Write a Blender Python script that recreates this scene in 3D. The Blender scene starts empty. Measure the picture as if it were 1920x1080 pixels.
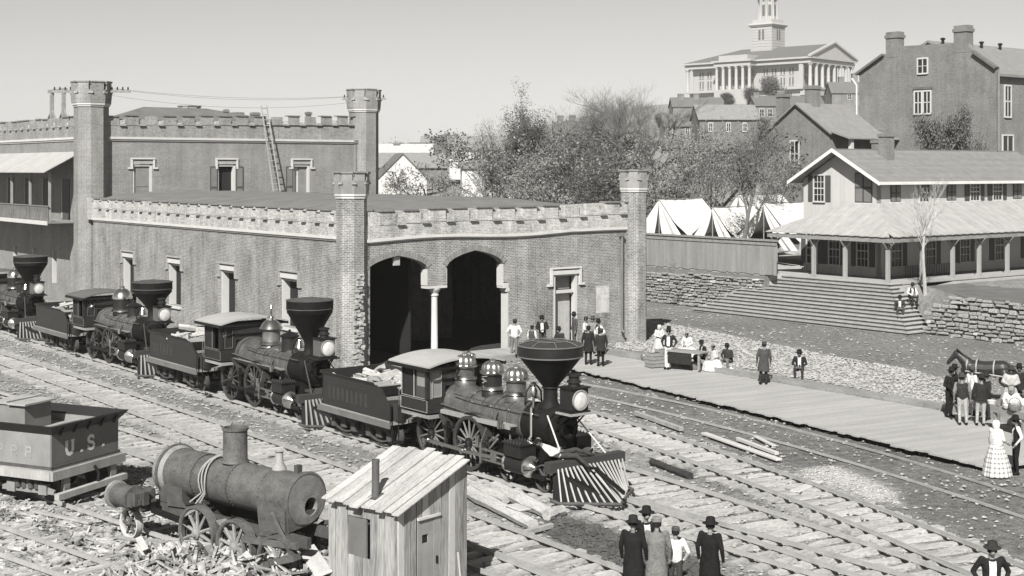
import bpy, bmesh, math, random
from mathutils import Vector, Matrix, noise
R = math.radians
S = bpy.context.scene
C = S.collection
# ---------------------------------------------------------------- camera, sky, sun, exposure
F, HOR, CAMZ = 2600.0, 316.0, 9.0
cam = bpy.data.cameras.new('camera')
cam.sensor_width = 36.0
cam.lens = 36.0 * F / 1920.0
cam.shift_y = -(540.0 - HOR) / 1920.0
cam.clip_start = 0.5
cam.clip_end = 9000
camo = bpy.data.objects.new('camera', cam)
C.objects.link(camo)
camo.location = (0, 0, CAMZ)
camo.rotation_euler = (R(90), 0, 0)
S.camera = camo
SUN_EL, SUN_LEFT = 41.0, 13.0          # sun behind the photographer, a little to the left
wd = bpy.data.worlds.new('World')
S.world = wd
wd.use_nodes = True
wn, wl = wd.node_tree.nodes, wd.node_tree.links
sky = wn.new('ShaderNodeTexSky')
sky.sky_type = 'NISHITA'
sky.sun_disc = False
sky.sun_elevation = R(SUN_EL)
sky.sun_rotation = R(180 + SUN_LEFT)
sky.altitude = 100
sky.air_density = 1.0
sky.dust_density = 0.3
sep = wn.new('ShaderNodeSeparateColor')     # a grey plate: the sky's brightness without its hue
wl.new(sky.outputs[0], sep.inputs[0])
cmb = wn.new('ShaderNodeCombineColor')
bgn = wn['Background']
tint = wn.new('ShaderNodeMix'); tint.data_type = 'RGBA'; tint.blend_type = 'MULTIPLY'
tint.inputs[0].default_value = 1.0
tint.inputs[7].default_value = (1.0, 0.992, 0.965, 1)
for i in range(3):
    wl.new(sep.outputs[1], cmb.inputs[i])
wl.new(cmb.outputs[0], tint.inputs[6])
wl.new(tint.outputs[2], bgn.inputs[0])
bgn.inputs[1].default_value = 0.051
sl = bpy.data.lights.new('sun', 'SUN')
sl.energy = 5.0
sl.angle = R(0.5)
sl.color = (1.0, 0.985, 0.95)
slo = bpy.data.objects.new('sun', sl)
C.objects.link(slo)
sd = Vector((-math.sin(R(SUN_LEFT)) * math.cos(R(SUN_EL)), -math.cos(R(SUN_LEFT)) * math.cos(R(SUN_EL)), math.sin(R(SUN_EL))))
slo.rotation_euler = sd.to_track_quat('Z', 'Y').to_euler()
slo.location = sd * 60
S.view_settings.view_transform = 'Standard'
S.view_settings.look = 'None'
S.view_settings.gamma = 1.0
S.view_settings.use_curve_mapping = False
S.view_settings.exposure = 0.78
S.render.engine = 'CYCLES'
S.cycles.max_bounces = 5
S.cycles.diffuse_bounces = 1
S.cycles.transparent_max_bounces = 6

# ---------------------------------------------------------------- frames of the place
_t = 0.76
_n = math.hypot(1, _t)
AX, AY = -_t / _n, 1 / _n               # the depot's long side, going away
BX, BY = 1 / _n, _t / _n                # the depot's gable front, going right
OX, OY = -6.5, 62.6                     # the depot's near corner
BANG = math.atan2(BY, BX)
LANG = math.atan2(-AY, -AX)
def W(a, b, z=0.0):
    return Vector((OX + AX * a + BX * b, OY + AY * a + BY * b, z))
def AB(x, y):
    dx, dy = x - OX, y - OY
    return dx * AX + dy * AY, dx * BX + dy * BY
def P(px, py, z=0.0):                   # where a point seen in the survey photograph stands on a level z
    Y = F * (CAMZ - z) / (py - HOR)
    return Vector(((px - 960) / F * Y, Y, z))
def D(px, py, Y):                       # the same for a known distance
    return Vector(((px - 960) / F * Y, Y, CAMZ - (py - HOR) * Y / F))

# ---------------------------------------------------------------- materials (a grey plate: values, not hues)
MATS = {}
def _grey(v):
    return (v, v * 0.988, v * 0.955, 1)
def gm(name, v, rough=0.8, var=0.25, scale=2.0, fine=40.0, bump=0.25, metal=0.0, stretch=None, bdist=0.02, spec=0.4, contrast=1.0, v2=None):
    if name in MATS: return MATS[name]
    m = bpy.data.materials.new(name); m.use_nodes = True
    n, l = m.node_tree.nodes, m.node_tree.links
    b = n['Principled BSDF']
    b.inputs['Roughness'].default_value = rough
    b.inputs['Metallic'].default_value = metal
    b.inputs['Specular IOR Level'].default_value = spec
    tc = n.new('ShaderNodeTexCoord')
    mp = n.new('ShaderNodeMapping')
    if stretch: mp.inputs['Scale'].default_value = stretch
    l.new(tc.outputs['Object'], mp.inputs[0])
    n1 = n.new('ShaderNodeTexNoise'); n1.inputs['Scale'].default_value = scale; n1.inputs['Detail'].default_value = 5
    n2 = n.new('ShaderNodeTexNoise'); n2.inputs['Scale'].default_value = fine; n2.inputs['Detail'].default_value = 4
    l.new(mp.outputs[0], n1.inputs[0]); l.new(mp.outputs[0], n2.inputs[0])
    ad = n.new('ShaderNodeMath'); ad.operation = 'ADD'
    l.new(n1.outputs[0], ad.inputs[0]); l.new(n2.outputs[0], ad.inputs[1])
    ri = n.new('ShaderNodeObjectInfo')
    a2 = n.new('ShaderNodeMath'); a2.operation = 'MULTIPLY_ADD'; a2.inputs[1].default_value = 0.22; l.new(ri.outputs['Random'], a2.inputs[0]); l.new(ad.outputs[0], a2.inputs[2])
    cr = n.new('ShaderNodeMapRange')
    cr.inputs['From Min'].default_value = 1.11 - 0.45 / contrast; cr.inputs['From Max'].default_value = 1.11 + 0.45 / contrast
    l.new(a2.outputs[0], cr.inputs['Value'])
    mx = n.new('ShaderNodeMix'); mx.data_type = 'RGBA'
    lo = v * (1 - var); hi = v * (1 + var) if v2 is None else v2
    mx.inputs[6].default_value = _grey(lo); mx.inputs[7].default_value = _grey(min(hi, 0.92))
    l.new(cr.outputs[0], mx.inputs[0]); l.new(mx.outputs[2], b.inputs['Base Color'])
    if bump:
        bp = n.new('ShaderNodeBump'); bp.inputs['Strength'].default_value = bump; bp.inputs['Distance'].default_value = bdist
        l.new(n2.outputs[0], bp.inputs['Height']); l.new(bp.outputs[0], b.inputs['Normal'])
    MATS[name] = m
    return m
def brickm(name, c1, c2, mortar, bw=0.225, rh=0.078, ms=0.011, var=0.35, dirt=0.5):
    if name in MATS: return MATS[name]
    m = bpy.data.materials.new(name); m.use_nodes = True
    n, l = m.node_tree.nodes, m.node_tree.links
    b = n['Principled BSDF']; b.inputs['Roughness'].default_value = 0.9; b.inputs['Specular IOR Level'].default_value = 0.2
    uv = n.new('ShaderNodeUVMap')
    bt = n.new('ShaderNodeTexBrick')
    bt.inputs['Scale'].default_value = 1.0
    bt.inputs['Brick Width'].default_value = bw; bt.inputs['Row Height'].default_value = rh
    bt.inputs['Mortar Size'].default_value = ms; bt.inputs['Mortar Smooth'].default_value = 0.2
    bt.inputs['Color1'].default_value = _grey(c1); bt.inputs['Color2'].default_value = _grey(c2); bt.inputs['Mortar'].default_value = _grey(mortar)
    l.new(uv.outputs[0], bt.inputs[0])
    tc = n.new('ShaderNodeTexCoord')
    n1 = n.new('ShaderNodeTexNoise'); n1.inputs['Scale'].default_value = 0.55; n1.inputs['Detail'].default_value = 7; n1.inputs['Roughness'].default_value = 0.65
    l.new(tc.outputs['Object'], n1.inputs[0])
    n2 = n.new('ShaderNodeTexNoise'); n2.inputs['Scale'].default_value = 9; n2.inputs['Detail'].default_value = 4
    l.new(tc.outputs['Object'], n2.inputs[0])
    ad = n.new('ShaderNodeMath'); ad.operation = 'ADD'; l.new(n1.outputs[0], ad.inputs[0]); l.new(n2.outputs[0], ad.inputs[1])
    mr = n.new('ShaderNodeMapRange'); mr.inputs['From Min'].default_value = 0.6; mr.inputs['From Max'].default_value = 1.4
    mr.inputs['To Min'].default_value = 1 - dirt * 0.7; mr.inputs['To Max'].default_value = 1 + dirt * 0.5
    sm_ = n.new('ShaderNodeMapping'); sm_.inputs['Scale'].default_value = (1.3, 1.3, .12); l.new(tc.outputs['Object'], sm_.inputs[0])
    n3 = n.new('ShaderNodeTexNoise'); n3.inputs['Scale'].default_value = 1.6; n3.inputs['Detail'].default_value = 6; n3.inputs['Roughness'].default_value = .7; l.new(sm_.outputs[0], n3.inputs[0])
    n4 = n.new('ShaderNodeTexVoronoi'); n4.inputs['Scale'].default_value = .9; n4.feature = 'SMOOTH_F1'; l.new(tc.outputs['Object'], n4.inputs['Vector'])
    a3 = n.new('ShaderNodeMath'); a3.operation = 'MULTIPLY_ADD'; a3.inputs[1].default_value = 1.0; l.new(n3.outputs[0], a3.inputs[0]); l.new(ad.outputs[0], a3.inputs[2])
    a4 = n.new('ShaderNodeMath'); a4.operation = 'MULTIPLY_ADD'; a4.inputs[1].default_value = .3; l.new(n4.outputs['Distance'], a4.inputs[0]); l.new(a3.outputs[0], a4.inputs[2])
    mr.inputs['From Min'].default_value = 1.2; mr.inputs['From Max'].default_value = 2.1
    l.new(a4.outputs[0], mr.inputs['Value'])
    mu = n.new('ShaderNodeMix'); mu.data_type = 'RGBA'; mu.blend_type = 'MULTIPLY'; mu.inputs[0].default_value = 1
    l.new(bt.outputs[0], mu.inputs[6]); l.new(mr.outputs[0], mu.inputs[7]); l.new(mu.outputs[2], b.inputs['Base Color'])
    bp = n.new('ShaderNodeBump'); bp.inputs['Strength'].default_value = 0.5; bp.inputs['Distance'].default_value = 0.012
    iv = n.new('ShaderNodeMath'); iv.operation = 'SUBTRACT'; iv.inputs[0].default_value = 1; l.new(bt.outputs['Fac'], iv.inputs[1])
    l.new(iv.outputs[0], bp.inputs['Height']); l.new(bp.outputs[0], b.inputs['Normal'])
    MATS[name] = m
    return m
def flat(name, v, rough=0.6, metal=0.0, spec=0.5, emit=0):
    if name in MATS: return MATS[name]
    m = bpy.data.materials.new(name); m.use_nodes = True
    b = m.node_tree.nodes['Principled BSDF']
    b.inputs['Base Color'].default_value = _grey(v); b.inputs['Roughness'].default_value = rough
    b.inputs['Metallic'].default_value = metal; b.inputs['Specular IOR Level'].default_value = spec
    MATS[name] = m
    return m
brick = brickm('brick', 0.23, 0.15, 0.40, dirt=0.85)
brick_lime = brickm('limewashed_brick', 0.44, 0.29, 0.5, dirt=0.8)
brick_far = brickm('old_brick', 0.17, 0.12, 0.27)
brick_tall = brickm('upper_brick', 0.20, 0.145, 0.34)
iron = gm('black_iron', 0.010, rough=0.5, var=0.6, scale=3, bump=0.15, spec=0.25)
soot = gm('sooty_iron', 0.005, rough=0.65, var=0.6, scale=4, bump=0.15, spec=0.15, v2=0.016)
paint = gm('dark_painted_metal', 0.015, rough=0.45, var=0.5, scale=3, bump=0.08, spec=0.3)
jacket = gm('boiler_jacket', 0.12, rough=0.36, var=0.5, scale=3.5, bump=0.06, metal=0.35, contrast=1.3)
brass = gm('polished_brass', 0.75, rough=0.2, var=0.15, scale=5, bump=0.02, metal=1.0)
steel = gm('bright_steel', 0.55, rough=0.28, var=0.2, scale=6, bump=0.02, metal=1.0)
trim = gm('pale_trim_paint', 0.26, rough=0.5, var=0.3, scale=5, bump=0.05)
rust = gm('rusted_plate', 0.085, rough=0.6, var=0.45, scale=4.5, fine=22, bump=0.25, contrast=1.2, spec=0.3)
rust2 = gm('rusty_iron', 0.06, rough=0.8, var=0.55, scale=5, fine=50, bump=0.4)
cabw = gm('varnished_wood', 0.022, spec=0.25, rough=0.5, var=0.35, scale=3, stretch=(1, 1, 6), bump=0.1)
roofc = gm('cab_roof_canvas', 0.31, rough=0.8, var=0.2, scale=2, bump=0.1)
lens = gm('lamp_glass', 0.55, rough=0.25, var=0.25, scale=7, fine=12, bump=0)
wood_new = gm('pale_boards', 0.43, rough=0.85, var=0.3, scale=3, fine=60, stretch=(1, 1, 0.12), bump=0.3, bdist=0.01)
wood_old = gm('weathered_boards', 0.29, rough=0.9, var=0.4, scale=3, fine=50, stretch=(1, 1, 0.12), bump=0.35, bdist=0.01)
wood_x = gm('sunbleached_planks', 0.45, rough=0.9, var=0.28, scale=3, fine=45, stretch=(0.15, 1, 1), bump=0.35, bdist=0.01)
plankm = gm('platform_planks', 0.31, rough=0.9, var=0.22, scale=2.5, fine=40, stretch=(1, 0.15, 1), bump=0.3, bdist=0.012)
tiem = gm('hewn_ties', 0.33, rough=0.95, var=0.55, scale=4, fine=30, stretch=(1, 0.25, 1), bump=0.5, bdist=0.03)
logm = gm('split_logs', 0.34, rough=0.95, var=0.5, scale=4, fine=30, stretch=(0.25, 1, 1), bump=0.5, bdist=0.02)
timber = gm('old_timber', 0.22, rough=0.95, var=0.4, scale=4, fine=30, stretch=(0.2, 1, 1), bump=0.5, bdist=0.02)
char = gm('charred_wood', 0.03, rough=0.95, var=0.6, scale=6, bump=0.5)
railm = gm('worn_rail', 0.30, rough=0.5, var=0.3, scale=3, metal=0.0, bump=0.1)
stonem = gm('rubble_limestone', 0.27, rough=0.95, var=0.45, scale=3, fine=14, bump=0.6, bdist=0.04)
white_st = gm('pale_dressed_stone', 0.47, rough=0.8, var=0.14, scale=1.5, fine=12, bump=0.15)
limepl = gm('white_paint', 0.46, rough=0.8, var=0.12, scale=2, fine=20, bump=0.1)
whitewash = gm('whitewash', 0.52, rough=0.9, var=0.16, scale=1.2, fine=8, bump=0.15)
capst = gm('capitol_limestone', 0.34, rough=0.85, var=0.10, scale=0.25, fine=1.5, bump=0.0)
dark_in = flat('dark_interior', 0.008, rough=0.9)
glassd = flat('dark_pane', 0.02, rough=0.12, spec=0.5)
shutter = gm('shutter_paint', 0.06, rough=0.7, var=0.2, scale=6, bump=0.1)
boardup = gm('boarded_panel', 0.19, rough=0.85, var=0.25, scale=3, bump=0.2)
canvas = gm('tent_canvas', 0.6, rough=0.9, var=0.10, scale=1.5, fine=10, bump=0.2)
roof_dk = gm('dark_shingle', 0.115, rough=0.95, var=0.3, scale=2, fine=12, bump=0.4)
roof_md = gm('grey_shingle', 0.19, rough=0.95, var=0.25, scale=2, fine=14, bump=0.4)
roof_shed = gm('gravelled_roof', 0.125, rough=1.0, var=0.4, scale=0.8, fine=18, bump=0.6)
leaf_dk = gm('dark_leaves', 0.09, rough=0.75, var=0.5, scale=1.5, bump=0)
leaf_md = gm('dry_leaves', 0.19, rough=0.8, var=0.5, scale=1.5, bump=0)
barkm = gm('bark', 0.13, rough=0.95, var=0.35, scale=6, bump=0.4)
bark_pale = gm('pale_bark', 0.36, rough=0.95, var=0.4, scale=5, bump=0.4)
skin = gm('skin', 0.2, rough=0.6, var=0.2, scale=8, bump=0)
# ---------------------------------------------------------------- mesh helpers
class MB:
    def __init__(self):
        self.v = []; self.f = []; self.sm = []
    def add(self, vs, fs, smooth=False):
        o = len(self.v)
        self.v.extend([tuple(p) for p in vs]); self.f.extend([tuple(i + o for i in f) for f in fs]); self.sm.extend([smooth] * len(fs))
        return self
    BF = [(0, 3, 2, 1), (4, 5, 6, 7), (0, 1, 5, 4), (1, 2, 6, 5), (2, 3, 7, 6), (3, 0, 4, 7)]
    def box(self, x0, x1, y0, y1, z0, z1, T=None):
        c = [(x0, y0, z0), (x1, y0, z0), (x1, y1, z0), (x0, y1, z0), (x0, y0, z1), (x1, y0, z1), (x1, y1, z1), (x0, y1, z1)]
        if T: c = [T(*p) for p in c]
        return self.add(c, MB.BF)
    def hexa(self, c):
        return self.add(c, MB.BF)
    def bar(self, p0, p1, w, h, up=(0, 0, 1)):
        p0, p1 = Vector(p0), Vector(p1)
        d = (p1 - p0).normalized(); u = Vector(up)
        if abs(d.dot(u)) > 0.97: u = Vector((1, 0, 0))
        s = d.cross(u).normalized() * (w / 2); t = s.cross(d).normalized() * (h / 2)
        c = [p0 - s - t, p0 + s - t, p1 + s - t, p1 - s - t, p0 - s + t, p0 + s + t, p1 + s + t, p1 - s + t]
        return self.add(c, MB.BF)
    def tube(self, pts, rad, n=8, caps=True, smooth=True, sq=1.0):
        pts = [Vector(p) for p in pts]
        if not isinstance(rad, (list, tuple)): rad = [rad] * len(pts)
        vs = []; fs = []
        d0 = (pts[1] - pts[0]).normalized()
        u = Vector((0, 0, 1)) if abs(d0.z) < 0.9 else Vector((1, 0, 0))
        s = d0.cross(u).normalized()
        for i, p in enumerate(pts):
            if i == 0: d = d0
            elif i == len(pts) - 1: d = (pts[i] - pts[i - 1]).normalized()
            else: d = ((pts[i + 1] - pts[i]).normalized() + (pts[i] - pts[i - 1]).normalized()).normalized()
            s = (s - d * s.dot(d)).normalized(); t = d.cross(s)
            for k in range(n):
                a = 2 * math.pi * k / n
                vs.append(p + (s * math.cos(a) + t * math.sin(a) * sq) * rad[i])
        for i in range(len(pts) - 1):
            for k in range(n):
                k2 = (k + 1) % n
                fs.append((i * n + k, i * n + k2, (i + 1) * n + k2, (i + 1) * n + k))
        self.add(vs, fs, smooth)
        if caps:
            b = len(self.v) - len(vs)
            self.f.append(tuple(b + k for k in reversed(range(n)))); self.sm.append(False)
            self.f.append(tuple(b + (len(pts) - 1) * n + k for k in range(n))); self.sm.append(False)
        return self
    def cyl(self, p0, p1, r0, r1=None, n=16, caps=True):
        return self.tube([p0, p1], [r0, r0 if r1 is None else r1], n, caps)
    def lathe(self, prof, n=20, c=(0, 0, 0), axis='z', smooth=True, flute=0, fd=0.0):
        vs = []; fs = []
        for (r, z) in prof:
            for k in range(n):
                a = 2 * math.pi * k / n
                rr = r * (1 + fd * math.cos(a * flute)) if flute else r
                x, y = rr * math.cos(a), rr * math.sin(a)
                if axis == 'z': p = (c[0] + x, c[1] + y, c[2] + z)
                elif axis == 'x': p = (c[0] + z, c[1] + x, c[2] + y)
                else: p = (c[0] + x, c[1] + z, c[2] + y)
                vs.append(p)
        for i in range(len(prof) - 1):
            for k in range(n):
                k2 = (k + 1) % n
                fs.append((i * n + k, i * n + k2, (i + 1) * n + k2, (i + 1) * n + k))
        return self.add(vs, fs, smooth)
    def poly(self, pts, ext):
        """flat polygon given as 3-D points, extruded by vector ext"""
        n = len(pts); e = Vector(ext)
        vs = [Vector(p) for p in pts] + [Vector(p) + e for p in pts]
        fs = [tuple(range(n)), tuple(reversed(range(n, 2 * n)))] + [(i, i + n, (i + 1) % n + n, (i + 1) % n) for i in range(n)]
        return self.add(vs, fs)
    def build(self, name, mat, parent=None, recalc=True, loc=None, rotz=0.0, uvs=True, bevel=0.0):
        me = mesh_from(self, name, recalc, uvs)
        return obj(name, me, mat, parent, loc, rotz, bevel)
def mesh_from(mb, name, recalc=True, uvs=True):
    me = bpy.data.meshes.new(name)
    me.from_pydata(mb.v, [], mb.f)
    if recalc:
        bm = bmesh.new(); bm.from_mesh(me); bmesh.ops.recalc_face_normals(bm, faces=bm.faces); bm.to_mesh(me); bm.free()
    if any(mb.sm):
        me.polygons.foreach_set('use_smooth', mb.sm)
        me.update()
        me.set_sharp_from_angle(angle=R(38))
    if uvs:
        box_uv(me)
    me.update()
    return me
def box_uv(me):
    uvl = me.uv_layers.new(name='UVMap')
    co = me.vertices
    dat = [0.0] * (2 * len(me.loops))
    for p in me.polygons:
        n = p.normal
        az = abs(n.z)
        if az > 0.75:
            for li in p.loop_indices:
                c = co[me.loops[li].vertex_index].co; dat[2 * li] = c.x; dat[2 * li + 1] = c.y
        else:
            h = math.hypot(n.x, n.y) or 1
            tx, ty = -n.y / h, n.x / h
            for li in p.loop_indices:
                c = co[me.loops[li].vertex_index].co; dat[2 * li] = c.x * tx + c.y * ty; dat[2 * li + 1] = c.z
    uvl.data.foreach_set('uv', dat)
def obj(name, me, mat=None, parent=None, loc=None, rotz=0.0, bevel=0.0):
    o = bpy.data.objects.new(name, me)
    C.objects.link(o)
    if mat is not None and len(me.materials) == 0: me.materials.append(mat)
    if parent is not None: o.parent = parent
    if loc is not None: o.location = loc
    if rotz: o.rotation_euler = (0, 0, rotz)
    if bevel:
        b = o.modifiers.new('bevel', 'BEVEL'); b.width = bevel; b.segments = 1; b.limit_method = 'ANGLE'
    return o
def thing(name, label, cat, loc=(0, 0, 0), rotz=0.0, group=None):
    o = bpy.data.objects.new(name, None)
    C.objects.link(o)
    o.empty_display_size = 0.3
    o.location = loc; o.rotation_euler = (0, 0, rotz)
    return tag(o, label, cat, group)
def tag(o, label, cat, group=None):
    o['label'] = label; o['category'] = cat
    if group: o['group'] = group
    return o
def struct(o):
    o['kind'] = 'structure'
    return o
def stuff(o, label=None, cat=None):
    o['kind'] = 'stuff'
    if label: o['label'] = label
    if cat: o['category'] = cat
    return o
def lerp(a, b, t): return a + (b - a) * t
def sstep(a, b, x):
    t = min(1, max(0, (x - a) / (b - a))); return t * t * (3 - 2 * t)
def panel(m, T, u0, u1, z0, z1, th, opens=()):
    """wall slab in wall coordinates (u along, z up, d outward) with rectangular openings (u0,u1,z0,z1)"""
    def bx(a, b, c, d): m.box(a, b, -th, 0, c, d, lambda u, dd, z: T(u, z, dd))
    cur = u0
    for (a, b, c, d) in sorted(opens):
        if a > cur: bx(cur, a, z0, z1)
        if c > z0: bx(a, b, z0, c)
        if d < z1: bx(a, b, d, z1)
        cur = b
    if cur < u1: bx(cur, u1, z0, z1)
def wb(m, T, u0, u1, z0, z1, d0, d1):
    return m.box(u0, u1, d0, d1, z0, z1, lambda u, d, z: T(u, z, d))

# ---------------------------------------------------------------- the ground
def hill(x, y):
    a, b = AB(x, y)
    u = x / max(y, 1)
    r = math.hypot(x, y)
    lat = 0.22 + 0.78 * sstep(-0.14, 0.13, u)
    h = 0.0
    back = sstep(96, 130, y)
    h += back * lat * (3.6 + 34.5 * (max(0, y - 100) / 530) ** 0.92) if y > 96 else 0
    if y > 640: h = h * (1 - sstep(640, 1500, y)) + 20 * sstep(640, 1500, y) * lat
    # the terrace east of the depot
    if b > 30 and y > 60:
        t = sstep(34.5, 38, b) * 2.2
        h = max(h, t)
    # depot yard, flat
    nz = noise.noise(Vector((x * 0.35, y * 0.35, 0))) * 0.05 + noise.noise(Vector((x * 1.3, y * 1.3, 3))) * 0.025
    return h + nz - 0.02
def in_poly(x, y, poly):
    c = False
    for i in range(len(poly)):
        x1, y1 = poly[i]; x2, y2 = poly[i - 1]
        if (y1 > y) != (y2 > y) and x < (x2 - x1) * (y - y1) / (y2 - y1) + x1: c = not c
    return c
def edge_d(x, y, poly):
    best = 1e9
    for i in range(len(poly)):
        x1, y1 = poly[i]; x2, y2 = poly[i - 1]
        dx, dy = x2 - x1, y2 - y1
        t = max(0, min(1, ((x - x1) * dx + (y - y1) * dy) / (dx * dx + dy * dy + 1e-9)))
        best = min(best, math.hypot(x - x1 - t * dx, y - y1 - t * dy))
    return best
def pxpoly(pts, z=0): return [tuple(P(a, b, z).xy) for a, b in pts]
GRAVEL = pxpoly([(1150, 652), (1205, 600), (1300, 616), (1420, 640), (1560, 668), (1700, 692), (1775, 712), (1780, 765), (1600, 728), (1400, 692), (1250, 668)])
STREET = pxpoly([(1205, 560), (1310, 566), (1700, 618), (1930, 630), (1960, 700), (1780, 720), (1420, 650), (1300, 626), (1195, 605)])
DIRT = pxpoly([(1090, 696), (1400, 760), (1860, 868), (1960, 905), (1960, 1075), (1760, 985), (1640, 945), (1520, 890), (1380, 835), (1250, 800), (1120, 760), (1085, 715)])
MOUND = pxpoly([(1020, 965), (1120, 985), (1180, 1010), (1300, 1045), (1345, 1085), (1240, 1085), (1100, 1040), (1020, 1000)])
SPILL = pxpoly([(1500, 880), (1560, 872), (1620, 895), (1680, 925), (1690, 948), (1640, 940), (1570, 915), (1510, 900)])
HILLW = [tuple(D(px, 330, Y).xy) for px, Y in ((1210, 96), (1500, 94), (1500, 125), (1210, 125))]
def ground_tone(x, y):
    n = noise.noise(Vector((x * 0.22, y * 0.22, 7.0))) * 0.5 + noise.noise(Vector((x * 0.9, y * 0.9, 2.0))) * 0.35
    v = 0.225 + 0.13 * n
    if y > 96:
        v = 0.25 + 0.10 * n
        if in_poly(x, y, HILLW): v = 0.36 + 0.16 * n
        return v
    for poly, val, soft in ((STREET, 0.18, 1.0), (GRAVEL, 0.32, 0.8), (DIRT, 0.155, 0.8), (MOUND, 0.085, 0.45), (SPILL, 0.42, 0.5)):
        d = edge_d(x, y, poly)
        s = d if in_poly(x, y, poly) else -d
        w = sstep(-soft, soft, s + n * 0.8 * soft)
        v = lerp(v, val + 0.06 * n, w)
    a, b = AB(x, y)
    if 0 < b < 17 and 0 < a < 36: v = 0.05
    return v
def make_ground():
    us = [-2.2, -1.5, -1.0, -0.75, -0.58]
    k = -0.46
    while k <= 0.4601: us.append(k); k += 0.0065
    us += [0.58, 0.75, 1.0, 1.5, 2.2]
    ys = [2, 8, 14, 19]
    y = 22.0
    while y < 100: ys.append(y); y *= 1.0085
    while y < 700: ys.append(y); y *= 1.035
    while y < 1600: ys.append(y); y *= 1.2
    vs = []; tone = []
    for yy in ys:
        for u in us:
            x = u * yy
            zz = hill(x, yy)
            if 22 < yy < 36:
                d = edge_d(x, yy, MOUND)
                if in_poly(x, yy, MOUND): zz += 0.32 * sstep(0, 1.3, d)
            vs.append((x, yy, zz)); tone.append(max(0.02, ground_tone(x, yy)))
    nu = len(us)
    fs = [(j * nu + i, j * nu + i + 1, (j + 1) * nu + i + 1, (j + 1) * nu + i) for j in range(len(ys) - 1) for i in range(nu - 1)]
    me = bpy.data.meshes.new('ground')
    me.from_pydata(vs, [], fs)
    at = me.attributes.new('tone', 'FLOAT', 'POINT')
    at.data.foreach_set('value', tone)
    me.polygons.foreach_set('use_smooth', [True] * len(fs))
    m = bpy.data.materials.new('yard_ground'); m.use_nodes = True
    n, l = m.node_tree.nodes, m.node_tree.links
    b = n['Principled BSDF']; b.inputs['Roughness'].default_value = 1.0; b.inputs['Specular IOR Level'].default_value = 0.1
    an = n.new('ShaderNodeAttribute'); an.attribute_name = 'tone'
    tc = n.new('ShaderNodeTexCoord')
    n1 = n.new('ShaderNodeTexNoise'); n1.inputs['Scale'].default_value = 3.5; n1.inputs['Detail'].default_value = 8; n1.inputs['Roughness'].default_value = 0.7
    n2 = n.new('ShaderNodeTexVoronoi'); n2.inputs['Scale'].default_value = 9.0
    n3 = n.new('ShaderNodeTexNoise'); n3.inputs['Scale'].default_value = 22; n3.inputs['Detail'].default_value = 4
    for q in (n1, n2, n3): l.new(tc.outputs['Object'], q.inputs['Vector'])
    ad = n.new('ShaderNodeMath'); ad.operation = 'ADD'; l.new(n1.outputs[0], ad.inputs[0]); l.new(n3.outputs[0], ad.inputs[1])
    mr = n.new('ShaderNodeMapRange'); mr.inputs['From Min'].default_value = 0.7; mr.inputs['From Max'].default_value = 1.3
    mr.inputs['To Min'].default_value = 0.3; mr.inputs['To Max'].default_value = 1.75
    l.new(ad.outputs[0], mr.inputs['Value'])
    mm = n.new('ShaderNodeMath'); mm.operation = 'MULTIPLY'; l.new(an.outputs['Fac'], mm.inputs[0]); l.new(mr.outputs[0], mm.inputs[1])
    vr = n.new('ShaderNodeMapRange'); vr.inputs['From Max'].default_value = 0.12; vr.inputs['To Min'].default_value = 1.35; vr.inputs['To Max'].default_value = 0.95
    l.new(n2.outputs['Distance'], vr.inputs['Value'])
    m2 = n.new('ShaderNodeMath'); m2.operation = 'MULTIPLY'; l.new(mm.outputs[0], m2.inputs[0]); l.new(vr.outputs[0], m2.inputs[1])
    hs = n.new('ShaderNodeMix'); hs.data_type = 'RGBA'; hs.blend_type = 'MULTIPLY'; hs.inputs[0].default_value = 1
    hs.inputs[7].default_value = (1, 0.988, 0.955, 1); l.new(m2.outputs[0], hs.inputs[6])
    l.new(hs.outputs[2], b.inputs['Base Color'])
    bp = n.new('ShaderNodeBump'); bp.inputs['Strength'].default_value = 0.8; bp.inputs['Distance'].default_value = 0.08
    l.new(ad.outputs[0], bp.inputs['Height']); l.new(bp.outputs[0], b.inputs['Normal'])
    struct(obj('ground', me, m))
make_ground()
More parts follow.
